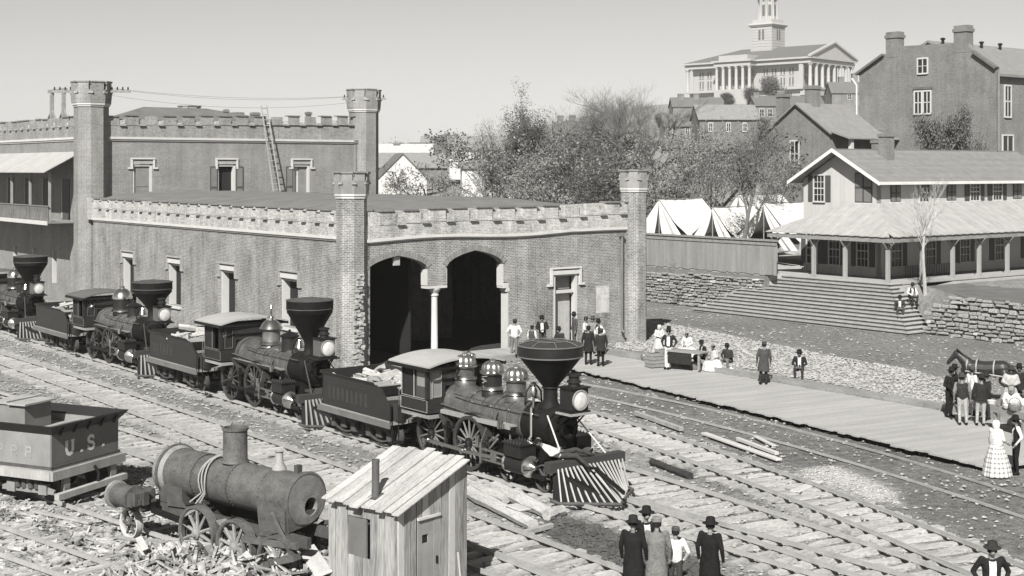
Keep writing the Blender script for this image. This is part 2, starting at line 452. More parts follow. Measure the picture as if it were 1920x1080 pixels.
# ---------------------------------------------------------------- the train shed with its arched gable
def octa(m, cx, cy, dflat0, z0, z1, dflat1=None):
    r0 = dflat0 / 2 / math.cos(math.pi / 8); r1 = (dflat1 or dflat0) / 2 / math.cos(math.pi / 8)
    vs = []
    for r, z in ((r0, z0), (r1, z1)):
        for k in range(8):
            a = math.pi / 8 + k * math.pi / 4
            vs.append((cx + r * math.cos(a), cy + r * math.sin(a), z))
    fs = [tuple(reversed(range(8))), tuple(range(8, 16))] + [(k, (k + 1) % 8, (k + 1) % 8 + 8, k + 8) for k in range(8)]
    m.add(vs, fs)
def tower(parent, cx, cy, d, z_cap, z_top, mat, capmat, merlon=True, base=0.0, seed=0):
    rnd = random.Random(seed)
    m = MB(); octa(m, cx, cy, d, base, z_cap)
    t = m.build('tower', mat, parent)
    h = z_top - z_cap
    m = MB(); octa(m, cx, cy, d * 1.12, z_cap + 0.05, z_cap + 0.15)
    octa(m, cx, cy, d * 1.06, z_cap - 0.06, z_cap + 0.05); m.build('band', white_st, t)
    m = MB(); octa(m, cx, cy, d * 1.13, z_cap + 0.15, z_cap + h * 0.62, d * 1.2); m.build('cap', capmat, t)
    m = MB(); octa(m, cx, cy, d * 1.02, z_cap + h * 0.62, z_cap + h * (0.8 if merlon else .9)); m.build('cap_core', capmat, t)
    r = d * 1.2 / 2
    for k in range(8):
        a = k * math.pi / 4
        w = r * 0.83 * (0.66 + 0.08 * rnd.random()); th = 0.13 * d
        c, s = math.cos(a), math.sin(a)
        def T(x, y, z): return (cx + c * x - s * y, cy + s * x + c * y, z)
        zz = z_top - 0.06 - rnd.random() * 0.05
        m = MB(); m.box(r - th, r, -w / 2, w / 2, z_cap + h * 0.62, zz - .06, T); q = m.build('merlon', capmat, t)
        m = MB(); m.box(r - th - .05, r + 0.05, -w / 2 - .05, w / 2 + .05, zz - .06, zz + .02, T); m.build('coping', roof_md, t)
        a += math.pi / 8
        c2, s2 = math.cos(a), math.sin(a)
        def T2(x, y, z): return (cx + c2 * x - s2 * y, cy + s2 * x + c2 * y, z)
        m = MB(); m.box(r * .97, r * 1.06 + 0.05, -.13 * d * .6, .13 * d * .6, z_cap + h * 0.48, z_cap + h * .55, T2); m.build('corbel', stonem, t)
    return t
shed = thing('train_shed', 'brick train shed with two dark arched openings and low crenellated parapet', 'train shed', (OX, OY, 0), BANG)
SL, SW = 34.0, 16.4
def TF(u, z, d): return (u, -d, z)              # gable front
def TL(u, z, d): return (-d, u, z)              # long left wall
def zstr(s): return 5.70 + 0.0085 * s + 0.07 * math.sin((s - 1) * 0.62) * (1 if s < 12 else .4)
def zpar(s): return 7.12 + 0.0115 * s + 0.05 * math.sin((s - 1) * 0.6)
def arch_z(s, c, hw, spring, rise):
    n = min(1, abs(s - c) / hw)
    return spring + rise * (0.6 * math.sqrt(max(0, 1 - n ** 2.4)) + 0.4 * (1 - n))
def strip(m, s0, s1, zl, zh, d0, d1, n=14):
    for i in range(n):
        a, b = lerp(s0, s1, i / n), lerp(s0, s1, (i + 1) / n)
        pts = [(a, zl(a)), (b, zl(b)), (b, zh(b)), (a, zh(a))]
        m.hexa([TF(u, z, d0) for u, z in pts] + [TF(u, z, d1) for u, z in pts])
ARCH = ((1.58, 1.66, 4.33, 0.68), (5.97, 1.68, 4.36, 0.74))
TH = 0.5
m = MB()
for (c, hw, sp, ri) in ARCH:
    strip(m, c - hw, c + hw, lambda s: arch_z(s, c, hw, sp, ri), zstr, -TH, 0, 28)
strip(m, 3.24, 4.28, lambda s: 3.52, zstr, -TH, 0, 4)
strip(m, 7.65, 7.95, lambda s: 3.5, zstr, -TH, 0, 2)
strip(m, 7.95, 10.75, lambda s: -.3, zstr, -TH, 0, 6)
strip(m, 10.75, 12.3, lambda s: 3.70, zstr, -TH, 0, 4)
strip(m, 12.3, SW, lambda s: -.3, zstr, -TH, 0, 8)
m.build('gable_wall', brick, shed)
for (c, hw, sp, ri) in ARCH:                     # voussoirs, one by one
    n = 22
    for i in range(n):
        a, b = c - hw + 2 * hw * (i + .06) / n, c - hw + 2 * hw * (i + .94) / n
        za, zb_ = arch_z(a, c, hw, sp, ri), arch_z(b, c, hw, sp, ri)
        na = Vector((-(zb_ - za), b - a)).normalized() * 0.27
        pts = [(a, za), (b, zb_), (b + na.x, zb_ + na.y), (a + na.x, za + na.y)]
        m = MB(); m.hexa([TF(u, z, 0.003) for u, z in pts] + [TF(u, z, 0.03) for u, z in pts])
        m.build('voussoir', gmv := gm('arch_brick', 0.2, var=.35, scale=3), shed)
# jamb facings, impost corbels, column
m = MB()
wb(m, TF, 7.6, 7.655, 3.3, 4.36, -TH, -.02); wb(m, TF, 7.62, 7.94, 3.2, 3.45, -TH, .03); wb(m, TF, 7.885, 7.945, 0.0, 3.2, -TH - .02, -.01)
wb(m, TF, 7.80, 8.0, 3.02, 3.2, -TH, .03)
m.build('jamb', limepl, shed)
m = MB()
for (u0, u1) in ((3.17, 3.235), (4.285, 4.34)): wb(m, TF, u0, u1, 3.55, 4.3, -TH + .02, -.02)
wb(m, TF, 3.20, 4.32, 3.40, 3.52, -TH, .02)
m.build('impost', limepl, shed)
m = MB(); m.lathe([(.20, 0), (.22, .12), (.165, .2), (.145, 2.9), (.15, 3.0), (.2, 3.04), (.2, 3.1), (.16, 3.14), (.27, 3.3), (.3, 3.34), (.3, 3.42)], 14, TF(3.78, 0, -.25))
m.build('column', limepl, shed)
m = MB(); wb(m, TF, 1.45, 1.78, 4.55, 4.96, -.25, -.12); m.build('hanging_sign', gm('sign_board', .32, var=.5, scale=8), shed)
# left wall with four tall windows
WIN = [7.4, 14.3, 21.2, 28.1]
m = MB()
panel(m, TL, 0.0, 6.2, -.3, 5.70, .1); panel(m, TL, 6.2, SL, -.3, 5.70, TH, [(w - .85, w + .85, 1.15, 3.55) for w in WIN]); m.build('long_wall', brick, shed)
m = MB(); panel(m, lambda u, z, d: (SW + d, u, z), 0, SL, -.3, 5.7, TH); m.build('rear_long_wall', brick, shed)
def hood(T, parent, u0, u1, z, mat=white_st, ears=True, drop=.5, th=.10, out=.14):
    m = MB()
    wb(m, T, u0 - .22, u1 + .22, z + .10, z + .10 + th, 0, out)
    wb(m, T, u0 - .22, u0 - .09, z - drop, z + .10, 0, out - .02)
    wb(m, T, u1 + .09, u1 + .22, z - drop, z + .10, 0, out - .02)
    if ears:
        wb(m, T, u0 - .42, u0 - .22, z - drop, z - drop + .11, 0, out - .02)
        wb(m, T, u1 + .22, u1 + .42, z - drop, z - drop + .11, 0, out - .02)
    return m.build('hood_mould', mat, parent)
stone_gr = gm('grey_stone_trim', 0.27, var=.3, scale=3)
for i, w in enumerate(WIN):
    m = MB(); wb(m, TL, w - .9, w + .9, 1.0, 1.14, -.1, .12); win = m.build('window', white_st, shed)
    m = MB(); wb(m, TL, w + .74, w + .845, 1.16, 3.53, -.42, -.03); wb(m, TL, w - .845, w - .76, 1.16, 3.53, -.42, -.1); wb(m, TL, w - .76, w + .74, 3.42, 3.54, -.42, -.1); m.build('frame', limepl, win)
    m = MB(); wb(m, TL, w - .75, w + .73, 1.16, 3.41, -.48, -.43); m.build('opening', dark_in, win)
    m = MB(); wb(m, TL, w - .9, w + .9, 3.57, 3.8, .003, .06); m.build('lintel', white_st, win)
    hood(TL, win, w - .82, w + .82, 3.8, stone_gr, True, .62, .07, .12)
# string courses
m = MB(); strip(m, -.1, SW - .1, lambda s: zstr(s), lambda s: zstr(s) + .13, .0, .13, 30); strip(m, 0, SW - .1, lambda s: zstr(s) - .07, lambda s: zstr(s) - .003, .0, .07, 30)
m.build('string_course', white_st, shed)
m = MB(); wb(m, TL, 0, SL, 5.70, 5.84, 0, .14); wb(m, TL, 0, SL, 5.61, 5.697, 0, .07); m.build('string_course', white_st, shed)
# parapets: a recessed wall, merlons standing proud of it, a small corbel under every gap
m = MB(); strip(m, 0, SW, lambda s: zstr(s) + .13, lambda s: zpar(s) - .10, -.35, .03, 24); strip(m, 0, SW, lambda s: zstr(s) + .13, lambda s: zpar(s) - .68, .03, .10, 24)
m.build('parapet', brick_lime, shed)
m = MB(); wb(m, TL, 0, SL, 5.843, 7.02, -.35, .03); wb(m, TL, 0, SL, 5.843, 6.46, .03, .10); wb(m, lambda u, z, d: (d, SL + u, z), -.0, .25, 5.7, 7.1, -.35, .10); m.build('parapet', brick_lime, shed)
rnd = random.Random(5)
copem = gm('coping_brick', .16, var=.4, scale=4)
def merlon_row(T, zf, u0, u1, step, gap, parent, mat, dep=.125):
    u = u0
    while u < u1 - .2:
        e = min(u + step - gap, u1)
        zb, zt = zf(u) - .68, zf(u) - .08 + rnd.uniform(-.03, .03)
        m = MB(); wb(m, T, u, e, zb, zt, .03, dep); me_ = m.build('merlon', mat, parent)
        if rnd.random() > .12:
            m = MB(); wb(m, T, u - .06, e + .06 - rnd.random() * .25 * (rnd.random() > .6), zt, zt + .07, -.38, dep + .07); m.build('coping', copem, me_)
        if e + gap < u1:
            m = MB(); wb(m, T, e + .02, e + gap - .02, zb - .02, zb + .08, .06, .24); m.build('corbel', stonem, parent)
            if rnd.random() > .4:
                m = MB(); wb(m, T, e + .03, e + gap - .03, zb + .08, zb + .08 + rnd.uniform(.08, .3), .03, .09); m.build('loose_brickwork', brick_lime, parent)
        u += step
merlon_row(TF, zpar, 0.55, SW - .25, 1.36, .46, shed, brick_lime)
merlon_row(TL, lambda s: 7.12, 0.6, SL, 1.34, .46, shed, brick_lime)
# shallow roof
m = MB(); na, ns = 26, 24; vs = []; fs = []
for j in range(na + 1):
    for i in range(ns + 1):
        s = lerp(-.1, SW + .4, i / ns); a = lerp(.3, SL + 1, j / na)
        z = 6.85 + (0.1 + 0.52 * (1 - abs((s - SW / 2) / (SW / 2)) ** 3)) * sstep(-1.0, 7.0, a) + noise.noise(Vector((s * .5, a * .5, 1))) * .05
        vs.append((s, a, z))
fs = [(j * (ns + 1) + i, j * (ns + 1) + i + 1, (j + 1) * (ns + 1) + i + 1, (j + 1) * (ns + 1) + i) for j in range(na) for i in range(ns)]
m.add(vs, fs, True); m.build('roof', roof_shed, shed, recalc=False)
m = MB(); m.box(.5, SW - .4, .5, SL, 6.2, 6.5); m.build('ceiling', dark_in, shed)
# inside: plank partition, floor
for i in range(16):
    s = 4.4 + i * .32
    m = MB(); m.box(s, s + .31, 7.0 + (i % 2) * .02, 7.06 + (i % 2) * .02, 0, 4.6); m.build('partition_board', gm('dusty_boards', .12, var=.4, scale=3), shed)
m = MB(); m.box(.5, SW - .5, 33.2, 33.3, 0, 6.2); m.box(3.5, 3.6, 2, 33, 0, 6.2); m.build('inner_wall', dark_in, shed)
# towers at the gable's corners
tower(shed, -0.68, 0.3, 1.28, 7.72, 8.92, brick, gm('cap_brick', .24, var=.35, scale=2), seed=1)
tower(shed, SW - .15, 0.1, 1.28, 7.85, 9.0, brick, gm('cap_brick', .24), seed=2)
m = MB(); wb(m, TF, -.6, .0, -.3, 5.5, -.6, -.02); m.build('arch_pier', brick, shed)
# torn-away masonry on the near tower: rough stones in the wound
for i in range(150):
    z = rnd.uniform(.0, 4.25)
    wdt = .62 - .10 * z / 4.2 + .05 * math.sin(z * 5)
    u = rnd.uniform(-1.0 + .2 * z / 4.2, -.5)
    w, h, dd = rnd.uniform(.08, .2), rnd.uniform(.06, .12), rnd.uniform(.0, .09)
    f = sstep(4.4, 3.7, z)
    m = MB(); m.box(-w / 2, w / 2, -.09, .09, -h / 2, h / 2, lambda x, y, zz, u=u, z=z, dd=dd, r=rnd.uniform(-.3, .3): (u + x + y * r, -.33 + max(0, u + .42) * .42 - dd * .6 + y + x * r, z + zz))
    m.build('broken_stone', gm('broken_masonry', .33, var=.4, scale=5), shed)
# the door, transom and hood
m = MB(); wb(m, TF, 10.75, 12.3, 3.62, 3.69, -.3, .02); wb(m, TF, 10.76, 10.86, 0, 3.62, -.3, .02); wb(m, TF, 12.16, 12.29, 0, 3.62, -.3, .02); wb(m, TF, 10.86, 12.16, 2.75, 2.9, -.28, -.1)
dr = m.build('door', limepl, shed)
for i in range(6):
    u = 10.88 + i * .213
    m = MB(); wb(m, TF, u, u + .205, 0.0, 2.74, -.47 - (i % 2) * .008, -.42); m.build('board', gm('door_boards', .34, var=.2, scale=3), dr)
m = MB(); wb(m, TF, 10.87, 12.15, 2.92, 3.6, -.47, -.43); m.build('transom', boardup, dr)
m = MB(); wb(m, TF, 10.6, 12.45, 3.70, 3.9, .003, .1); m.build('lintel', white_st, dr)
hood(TF, dr, 10.75, 12.3, 3.88, white_st, True, .75, .08, .14)
# a torn poster, rain pipe
m = MB(); wb(m, TF, 13.55, 14.45, 1.6, 3.0, .004, .012)
po = m.build('poster', gm('poster_paper', .42, var=.35, scale=4), shed)
for i, (a, b, c, d) in enumerate(((.05, .35, 1.0, 1.3), (.4, .52, .4, 1.25), (.3, .85, .75, .95), (.35, .7, .05, .6), (.6, .8, 1.0, 1.3))):
    m = MB(); wb(m, TF, 13.55 + a, 13.55 + b, 1.6 + c, 1.6 + d, .013 + i * .001, .016 + i * .001); m.build('torn_sheet', limepl, po)
m = MB(); m.cyl(TF(15.15, 5.6, .2), TF(15.15, .75, .2), .07, n=8); m.tube([TF(15.15, .75, .2), TF(15.15, .62, .24), TF(15.2, .55, .35)], .07, 8); m.box(15.03, 15.27, -.28, -.1, 5.5, 5.68)
m.build('rain_pipe', gm('pipe_iron', .14, var=.3), shed)
m = MB(); m.tube([TF(.62, 8.85, .65), TF(.8, 8.85, .78), TF(.84, 8.7, .8)], .025, 6); m.build('iron_hook', iron, shed)

# ---------------------------------------------------------------- the tall station house behind it
hs = thing('station_house', 'tall crenellated brick station house with octagonal corner towers and a balcony', 'building', W(35, 0), BANG)
HW_, HD = 21.2, 42.0
WN = [3.74, 9.84, 15.7]
m = MB(); panel(m, TF, 0, HW_, -.3, 10.95, .5, [(w - .68, w + .68, 7.0, 9.3) for w in WN]); m.build('front_wall', brick_tall, hs)
m = MB(); panel(m, TL, 0, HD, -.3, 10.95, .5, [(a - .5, a + .5, 1.1, 3.3) for a in (2.2, 6.4, 10.6, 14.8)] + []); m.build('side_wall', brick_tall, hs)
m = MB(); panel(m, lambda u, z, d: (HW_ + d, u, z), 0, HD, -.3, 10.95, .5); m.build('rear_wall', brick_tall, hs)
for a in (2.2, 6.4, 10.6, 14.8):
    m = MB(); wb(m, TL, a + .36, a + .495, 1.1, 3.3, -.45, -.03); wn_ = m.build('window', limepl, hs)
    m = MB(); wb(m, TL, a - .495, a + .36, 1.1, 3.3, -.4, -.34); m.build('pane', glassd, wn_)
for i, w in enumerate(WN):
    m = MB(); wb(m, TF, w - .75, w + .75, 6.86, 6.99, -.1, .1); wn_ = m.build('window', white_st, hs)
    m = MB(); wb(m, TF, w - .67, w - .58, 7.0, 9.2, -.4, -.02); wb(m, TF, w + .5, w + .67, 7.0, 9.2, -.4, -.02); wb(m, TF, w - .58, w + .5, 9.15, 9.28, -.4, -.02); m.build('frame', limepl, wn_)
    if i == 0:
        m = MB(); wb(m, TF, w - .57, w + .49, 7.0, 9.14, -.2, -.12); m.build('boarding', boardup, wn_)
        m = MB(); wb(m, TF, w - .57, w + .49, 7.8, 7.86, -.12, -.09); m.build('batten', boardup, wn_)
    else:
        m = MB(); wb(m, TF, w - .57, w + .49, 7.0, 9.14, -.4, -.32); m.build('opening', dark_in, wn_)
        for sgn in ((-1, 1) if i == 1 else (-1,)):
            u0, u1 = (w - 1.25, w - .7) if sgn < 0 else (w + .7, w + 1.25)
            m = MB(); wb(m, TF, u0, u1, 7.0, 9.15, .01, .06); sh = m.build('shutter', shutter, wn_)
            for k in range(2):
                m = MB(); wb(m, TF, u0 + .07, u1 - .07, (7.1, 7.75)[k], (7.6, 9.05)[k], .06, .075); m.build('louvre_panel', gm('louvre', .15, var=.2), sh)
        if i == 2:
            m = MB(); wb(m, TF, w - .1, w + .49, 7.0, 9.14, -.25, -.18); m.build('shutter', boardup, wn_)
            m = MB(); wb(m, TF, w - .5, w - .12, 7.0, 9.1, -.3, -.26); m.build('sash', limepl, wn_)
    m = MB(); wb(m, TF, w - .7, w + .7, 9.3, 9.5, .003, .05); m.build('lintel', gm('stucco', .3), wn_)
    hood(TF, wn_, w - .62, w + .62, 9.52, limepl, i != 1, .55, .1, .13)
m = MB(); wb(m, TF, 0, HW_, 10.95, 11.1, 0, .14); wb(m, TF, 0, HW_, 10.84, 10.947, 0, .07); m.build('string_course', white_st, hs)
m = MB(); wb(m, TL, 0, HD, 10.95, 11.1, 0, .14); wb(m, TL, 0, HD, 10.84, 10.947, 0, .07); m.build('string_course', white_st, hs)
tallcap = brickm('parapet_brick', .25, .17, .36, dirt=.7)
m = MB(); wb(m, TF, .3, HW_, 11.103, 12.3, -.4, .03); wb(m, TF, .3, HW_, 11.103, 11.95, .03, .1); m.build('parapet', tallcap, hs)
m = MB(); wb(m, TL, .3, HD, 11.103, 12.4, -.4, .03); wb(m, TL, .3, HD, 11.103, 11.95, .03, .1); m.build('parapet', tallcap, hs)
merlon_row(TF, lambda s: 12.5 + .02 * s, 1.2, HW_ - .8, 1.34, .46, hs, tallcap)
merlon_row(TL, lambda s: 12.5, 1.0, HD, 1.34, .46, hs, tallcap)
tower(hs, .35, .3, 2.05, 13.1, 14.75, brick_tall, tallcap, seed=3)
tower(hs, HW_ - .1, .3, 2.05, 13.25, 14.95, brick_tall, tallcap, seed=4)
tower(hs, 22.3, 34.0, 1.7, 13.0, 15.0, brick_tall, tallcap, base=10, seed=6)
m = MB()
vs = [(2.6, 3.5, 12.0), (HW_ - 1, 3.5, 12.0), (HW_ - 1, 24, 12.0), (6.5, 24, 12.0), (7.5, 9, 13.55), (12.5, 9, 13.55), (13.5, 16, 13.85), (11, 16, 13.85)]
m.add(vs, [(0, 1, 5, 4), (1, 2, 6, 5), (2, 3, 7, 6), (3, 0, 4, 7), (4, 5, 6, 7)]); m.build('roof', roof_shed, hs)
m = MB(); m.box(.5, HW_ - .5, .5, HD - 1, 11.6, 11.9); m.build('roof_deck', roof_shed, hs)
for (u, y, w, h, z) in ((13.4, 3, .5, .9, 12.2), (14.4, 8, .7, 1.0, 12.3), (17.3, 2.0, .32, .9, 12.3), (12.6, 6, .3, .8, 12.6)):
    m = MB(); m.box(u, u + w, y, y + w, 11.8, z + h); m.box(u - .05, u + w + .05, y - .05, y + w + .05, z + h - .2, z + h - .05); m.build('chimney', brick_far, hs)
m = MB(); m.cyl(TF(HW_ - 1.05, 10.9, .2), TF(HW_ - 1.05, 6.5, .2), .08, n=8); m.box(HW_ - 1.2, HW_ - .9, -.32, -.1, 10.85, 11.1); m.build('rain_pipe', gm('pipe_iron', .14), hs)
# telegraph arms with insulators on the towers
def crossarm(parent, c, d, L, n):
    d = Vector(d).normalized(); c = Vector(c)
    m = MB(); m.bar(c, c + d * L, .1, .16); arm = m.build('telegraph_arm', timber, parent)
    for i in range(n):
        p = c + d * (L * (i + .6) / n)
        m = MB(); m.lathe([(.0, .24), (.04, .22), (.05, .12), (.07, .08), (.07, .04), (.02, .03), (.02, 0)], 6, p + Vector((0, 0, .08))); m.build('insulator', glassd, arm)
c = Vector((.35, .3, 14.05))
hx = Vector((math.cos(-BANG), math.sin(-BANG), 0))
crossarm(hs, c + hx * 1.15, hx, 1.4, 4); crossarm(hs, c - hx * 1.15, -hx, 1.4, 4)
c = Vector((HW_ - .1, .3, 14.2)); crossarm(hs, c + hx * 1.2, hx, .45, 1); crossarm(hs, c - hx * 1.2, -hx, .4, 1)
crossarm(hs, Vector((23.2, 33.6, 14.2)), hx, 1.5, 4)
# balcony with its lean-to roof on the track side
b0, b1, pr = 1.6, 26.0, 2.1
m = MB(); wb(m, TL, b0, b1, 5.4, 5.52, 0, pr); bal = m.build('balcony', timber, hs)
m = MB(); wb(m, TL, b0 - .05, b1, 5.3, 5.56, pr + .003, pr + .08); m.build('fascia', limepl, bal)
railmat = gm('lattice_rail', .16, var=.3)
for k in range(36):
    a = b0 + .1 + k * .55
    m = MB(); wb(m, TL, a, a + .06, 5.52, 6.5, pr - .08, pr - .03); wb(m, TL, a + .2, a + .24, 5.55, 6.5, pr - .07, pr - .04); wb(m, TL, a + .38, a + .42, 5.55, 6.5, pr - .07, pr - .04); m.build('baluster', railmat, bal)
m = MB(); wb(m, TL, b0, b1, 6.5, 6.57, pr - .1, pr - .01); m.build('handrail', railmat, bal)
for k in range(7):
    a = b0 + .15 + k * 3.9
    m = MB(); wb(m, TL, a, a + .14, 5.52, 8.75, pr - .3, pr - .16); m.build('post', gm('post_paint', .24), bal)
for k in range(62):
    a = b0 - .35 + k * .4
    m = MB(); m.hexa([TL(a, 10.05, 0), TL(a + .385, 10.05, 0), TL(a + .385, 8.72, pr + .35), TL(a, 8.72, pr + .35), TL(a, 10.12, 0), TL(a + .385, 10.12, 0), TL(a + .385, 8.79, pr + .35), TL(a, 8.79, pr + .35)])
    m.build('awning_board', gm('awning_boards', .34, var=.2, scale=2), hs)
for k in range(6):
    a = 3.3 + k * 3.9
    m = MB(); wb(m, TL, a, a + 1.3, 5.6, 8.3, .0, .05); dd = m.build('balcony_door', shutter, hs)
    m = MB(); wb(m, TL, a + 1.32, a + 1.5, 5.6, 8.3, .0, .07); m.build('frame', gm('frame_paint', .3), dd)
# ladder against the front
ld = thing('ladder', 'long wooden ladder leaning against the station house parapet', 'ladder', W(35, 0), BANG)
p0, p1 = Vector((13.1, -1.2, 7.3)), Vector((12.55, -.32, 13.45))
side = Vector((.21, 0, 0))
for s in (-1, 1):
    m = MB(); m.bar(p0 + side * s * 1.25, p1 + side * s, .07, .07, (0, 1, 0)); m.build('rail', wood_old, ld)
for i in range(15):
    t = (i + .5) / 15
    m = MB(); c = p0.lerp(p1, t); w = side * lerp(1.25, 1, t); m.cyl(c - w, c + w, .03, n=6); m.build('rung', wood_old, ld)
# wooden gallows frame on the station roof
gf = thing('roof_frame', 'timber gallows frame standing on the station house roof', 'frame', W(35, 0), BANG)
g0 = []
for (px, py) in ((50, 222), (82, 222)):
    a = 44.5 + (0 if px == 50 else -2.4)
    g0.append(Vector((.9, a - 35, 12.1)))
for p in g0:
    m = MB(); m.box(p.x - .12, p.x + .12, p.y - .12, p.y + .12, 12.0, 14.4); m.build('post', timber, gf)
    m = MB(); m.bar((p.x, p.y - .9, 12.45), (p.x, p.y, 13.2), .1, .1); m.bar((p.x, p.y + .9, 12.45), (p.x, p.y, 13.2), .1, .1); m.build('brace', timber, gf)
m = MB(); m.bar(g0[0] + Vector((0, .6, 2.4)), g0[1] + Vector((0, -.5, 2.4)), .2, .2); m.build('crossbeam', timber, gf)
# telegraph wires between the towers
ta, tb = hs.matrix_basis @ Vector((1.6, .0, 14.3)), hs.matrix_basis @ Vector((HW_ - 1.4, .2, 14.35))
for i in range(3):
    o_ = Vector((0, 0, -.02 - .45 * (i == 2)))
    pts = []
    for k in range(17):
        t = k / 16
        p = ta.lerp(tb, t) + o_ - Vector((0, 0, 1.0 * 4 * t * (1 - t) * (.35 + .12 * i))); pts.append(p)
    m = MB(); m.tube(pts, .007, 4); tag(m.build('telegraph_wire', iron), ('uppermost', 'middle', 'lowest')[i] + ' thin telegraph wire strung between the station house towers', 'wire', 'telegraph wires')
# ---------------------------------------------------------------- the porch house on its terrace
def TGH(u, z, d): return (-d, u, z)
def TSH(u, z, d): return (u, -d, z)
ph = thing('porch_house', 'two storey boarded house with shingled gable roof and wide hipped porch', 'house', W(-.3, 35.9), BANG)
GW, GL = 5.95, 19.0
siding = gm('painted_siding', .42, rough=.8, var=.12, scale=2, fine=30, stretch=(1, 1, .08), bump=.2)
m = MB(); panel(m, TSH, 0, GL, 2.4, 8.3, .2); m.build('front_wall', siding, ph)
for k in range(18):                                                  # upright boards of the gable end
    u0, u1 = GW * k / 18, GW * (k + 1) / 18 - .012
    za, zb = (10.0 - abs(u - GW / 2) / (GW / 2) * 1.72 for u in (u0, u1))
    pts = [(u0, 2.4), (u1, 2.4), (u1, zb)] + ([(GW / 2, 10.0)] if u0 < GW / 2 < u1 else []) + [(u0, za)]
    m = MB(); m.poly([TGH(u, z, 0) for u, z in pts], Vector(TGH(0, 0, -.2)) - Vector(TGH(0, 0, 0))); m.build('gable_board', siding, ph)
m = MB(); panel(m, lambda u, z, d: (u, GW + d, z), .2, GL, 2.4, 8.3, .2); m.build('back_wall', siding, ph)
# shingle courses, each its own
ry = GW / 2
for side in (0, 1):
    for k in range(24):
        t0, t1 = k / 24, (k + 1) / 24 + .02
        def pt(x, t, up):
            y = lerp(-.62, ry, t) if side == 0 else lerp(GW + .62, ry, t)
            return (x, y, lerp(8.14, 10.18, t) + up)
        m = MB(); m.hexa([pt(-.8, t0, 0), pt(GL, t0, 0), pt(GL, t1, -.02), pt(-.8, t1, -.02), pt(-.8, t0, .055), pt(GL, t0, .055), pt(GL, t1, .02), pt(-.8, t1, .02)])
        m.build('shingle_course', roof_md, ph)
m = MB()
for (y0, y1) in ((-.64, ry), (GW + .64, ry)):
    m.hexa([(-.84, y0, 7.98), (-.8, y0, 7.98), (-.8, y1, 10.02), (-.84, y1, 10.02), (-.84, y0, 8.2), (-.8, y0, 8.2), (-.8, y1, 10.26), (-.84, y1, 10.26)])
m.build('barge_board', trim_w := gm('barge_paint', .6, var=.12), ph)
m = MB(); m.box(-.8, GL, -.66, -.62, 8.02, 8.2); m.build('eave_fascia', trim_w, ph)
m = MB()
for (y0, y1) in ((-.6, ry), (GW + .6, ry)):
    m.hexa([(-.79, y0, 8.06), (GL, y0, 8.06), (GL, y1, 10.08), (-.79, y1, 10.08), (-.79, y0, 8.1), (GL, y0, 8.1), (GL, y1, 10.12), (-.79, y1, 10.12)])
m.build('roof_sheathing', timber, ph)
m = MB(); m.box(3.0, 3.7, 1.7, 2.4, 8.9, 11.0); m.box(2.94, 3.76, 1.64, 2.46, 11.0, 11.2); m.build('chimney', brick_far, ph)
m = MB(); m.box(4.6, 5.3, 3.5, 4.2, 9.2, 10.8); m.box(4.54, 5.36, 3.44, 4.26, 10.65, 10.85); m.build('chimney', brick_far, ph)
def sash(parent, T, u, z0, z1, w=.85, shut=True, closed=False, rows=4, cols=3, frm=None, shm=None):
    m = MB(); wb(m, T, u - w / 2 - .09, u + w / 2 + .09, z0 - .1, z0, .003, .12); wv = m.build('window', frm or limepl, parent)
    if closed:
        for s in (0, 1):
            u0, u1 = (u - w / 2, u - .01) if s == 0 else (u + .01, u + w / 2)
            m = MB(); wb(m, T, u0, u1, z0, z1, .01, .06); sh = m.build('shutter', shm or shutter, wv)
            zz = z0 + .06
            for q in range(2):
                m = MB(); wb(m, T, u0 + .06, u1 - .06, lerp(z0, z1, .04 + .5 * q), lerp(z0, z1, .46 + .5 * q), .06, .075); m.build('louvre_panel', gm('louvre', .15, var=.2), sh)
        return wv
    m = MB(); wb(m, T, u - w / 2, u + w / 2, z0, z1, .005, .03); m.build('pane', glassd, wv)
    m = MB()
    f = .06
    wb(m, T, u - w / 2 - .08, u - w / 2, z0, z1, .003, .09); wb(m, T, u + w / 2, u + w / 2 + .08, z0, z1, .003, .09); wb(m, T, u - w / 2 - .08, u + w / 2 + .08, z1, z1 + .1, .003, .1)
    m.build('frame', frm or limepl, wv)
    m = MB()
    for i in range(1, cols): wb(m, T, u - w / 2 + w * i / cols - .018, u - w / 2 + w * i / cols + .018, z0, z1, .03, .05)
    for j in range(1, rows): 
        h = .035 if j == rows // 2 else .018
        wb(m, T, u - w / 2, u + w / 2, lerp(z0, z1, j / rows) - h, lerp(z0, z1, j / rows) + h, .031, .056)
    m.build('glazing_bar', frm or limepl, wv)
    if shut:
        for s in (-1, 1):
            uc = u + s * (w / 2 + .08 + w * .27)
            m = MB(); wb(m, T, uc - w * .25, uc + w * .25, z0 - .02, z1 + .02, .01, .06); m.build('shutter', shm or shutter, wv)
    return wv
sash(ph, TGH, 4.62, 6.95, 8.55, .8)
sash(ph, TGH, 1.15, 6.9, 8.75, 1.3, closed=True)
for i, v in enumerate((1.55, 4.4, 7.2, 9.7, 12.2, 14.5, 16.8)):
    sash(ph, TSH, v, 6.95, 8.05, .95, shut=(i in (3, 4, 6)), closed=i in (0, 2, 5))
for v in (1.6, 5.0, 8.6, 12.4, 16): sash(ph, TSH, v, 3.0, 4.9, .95, shut=True)
for v in (1.2, 3.4, 5.2): sash(ph, TGH, v, 3.0, 4.9, .8, shut=True)
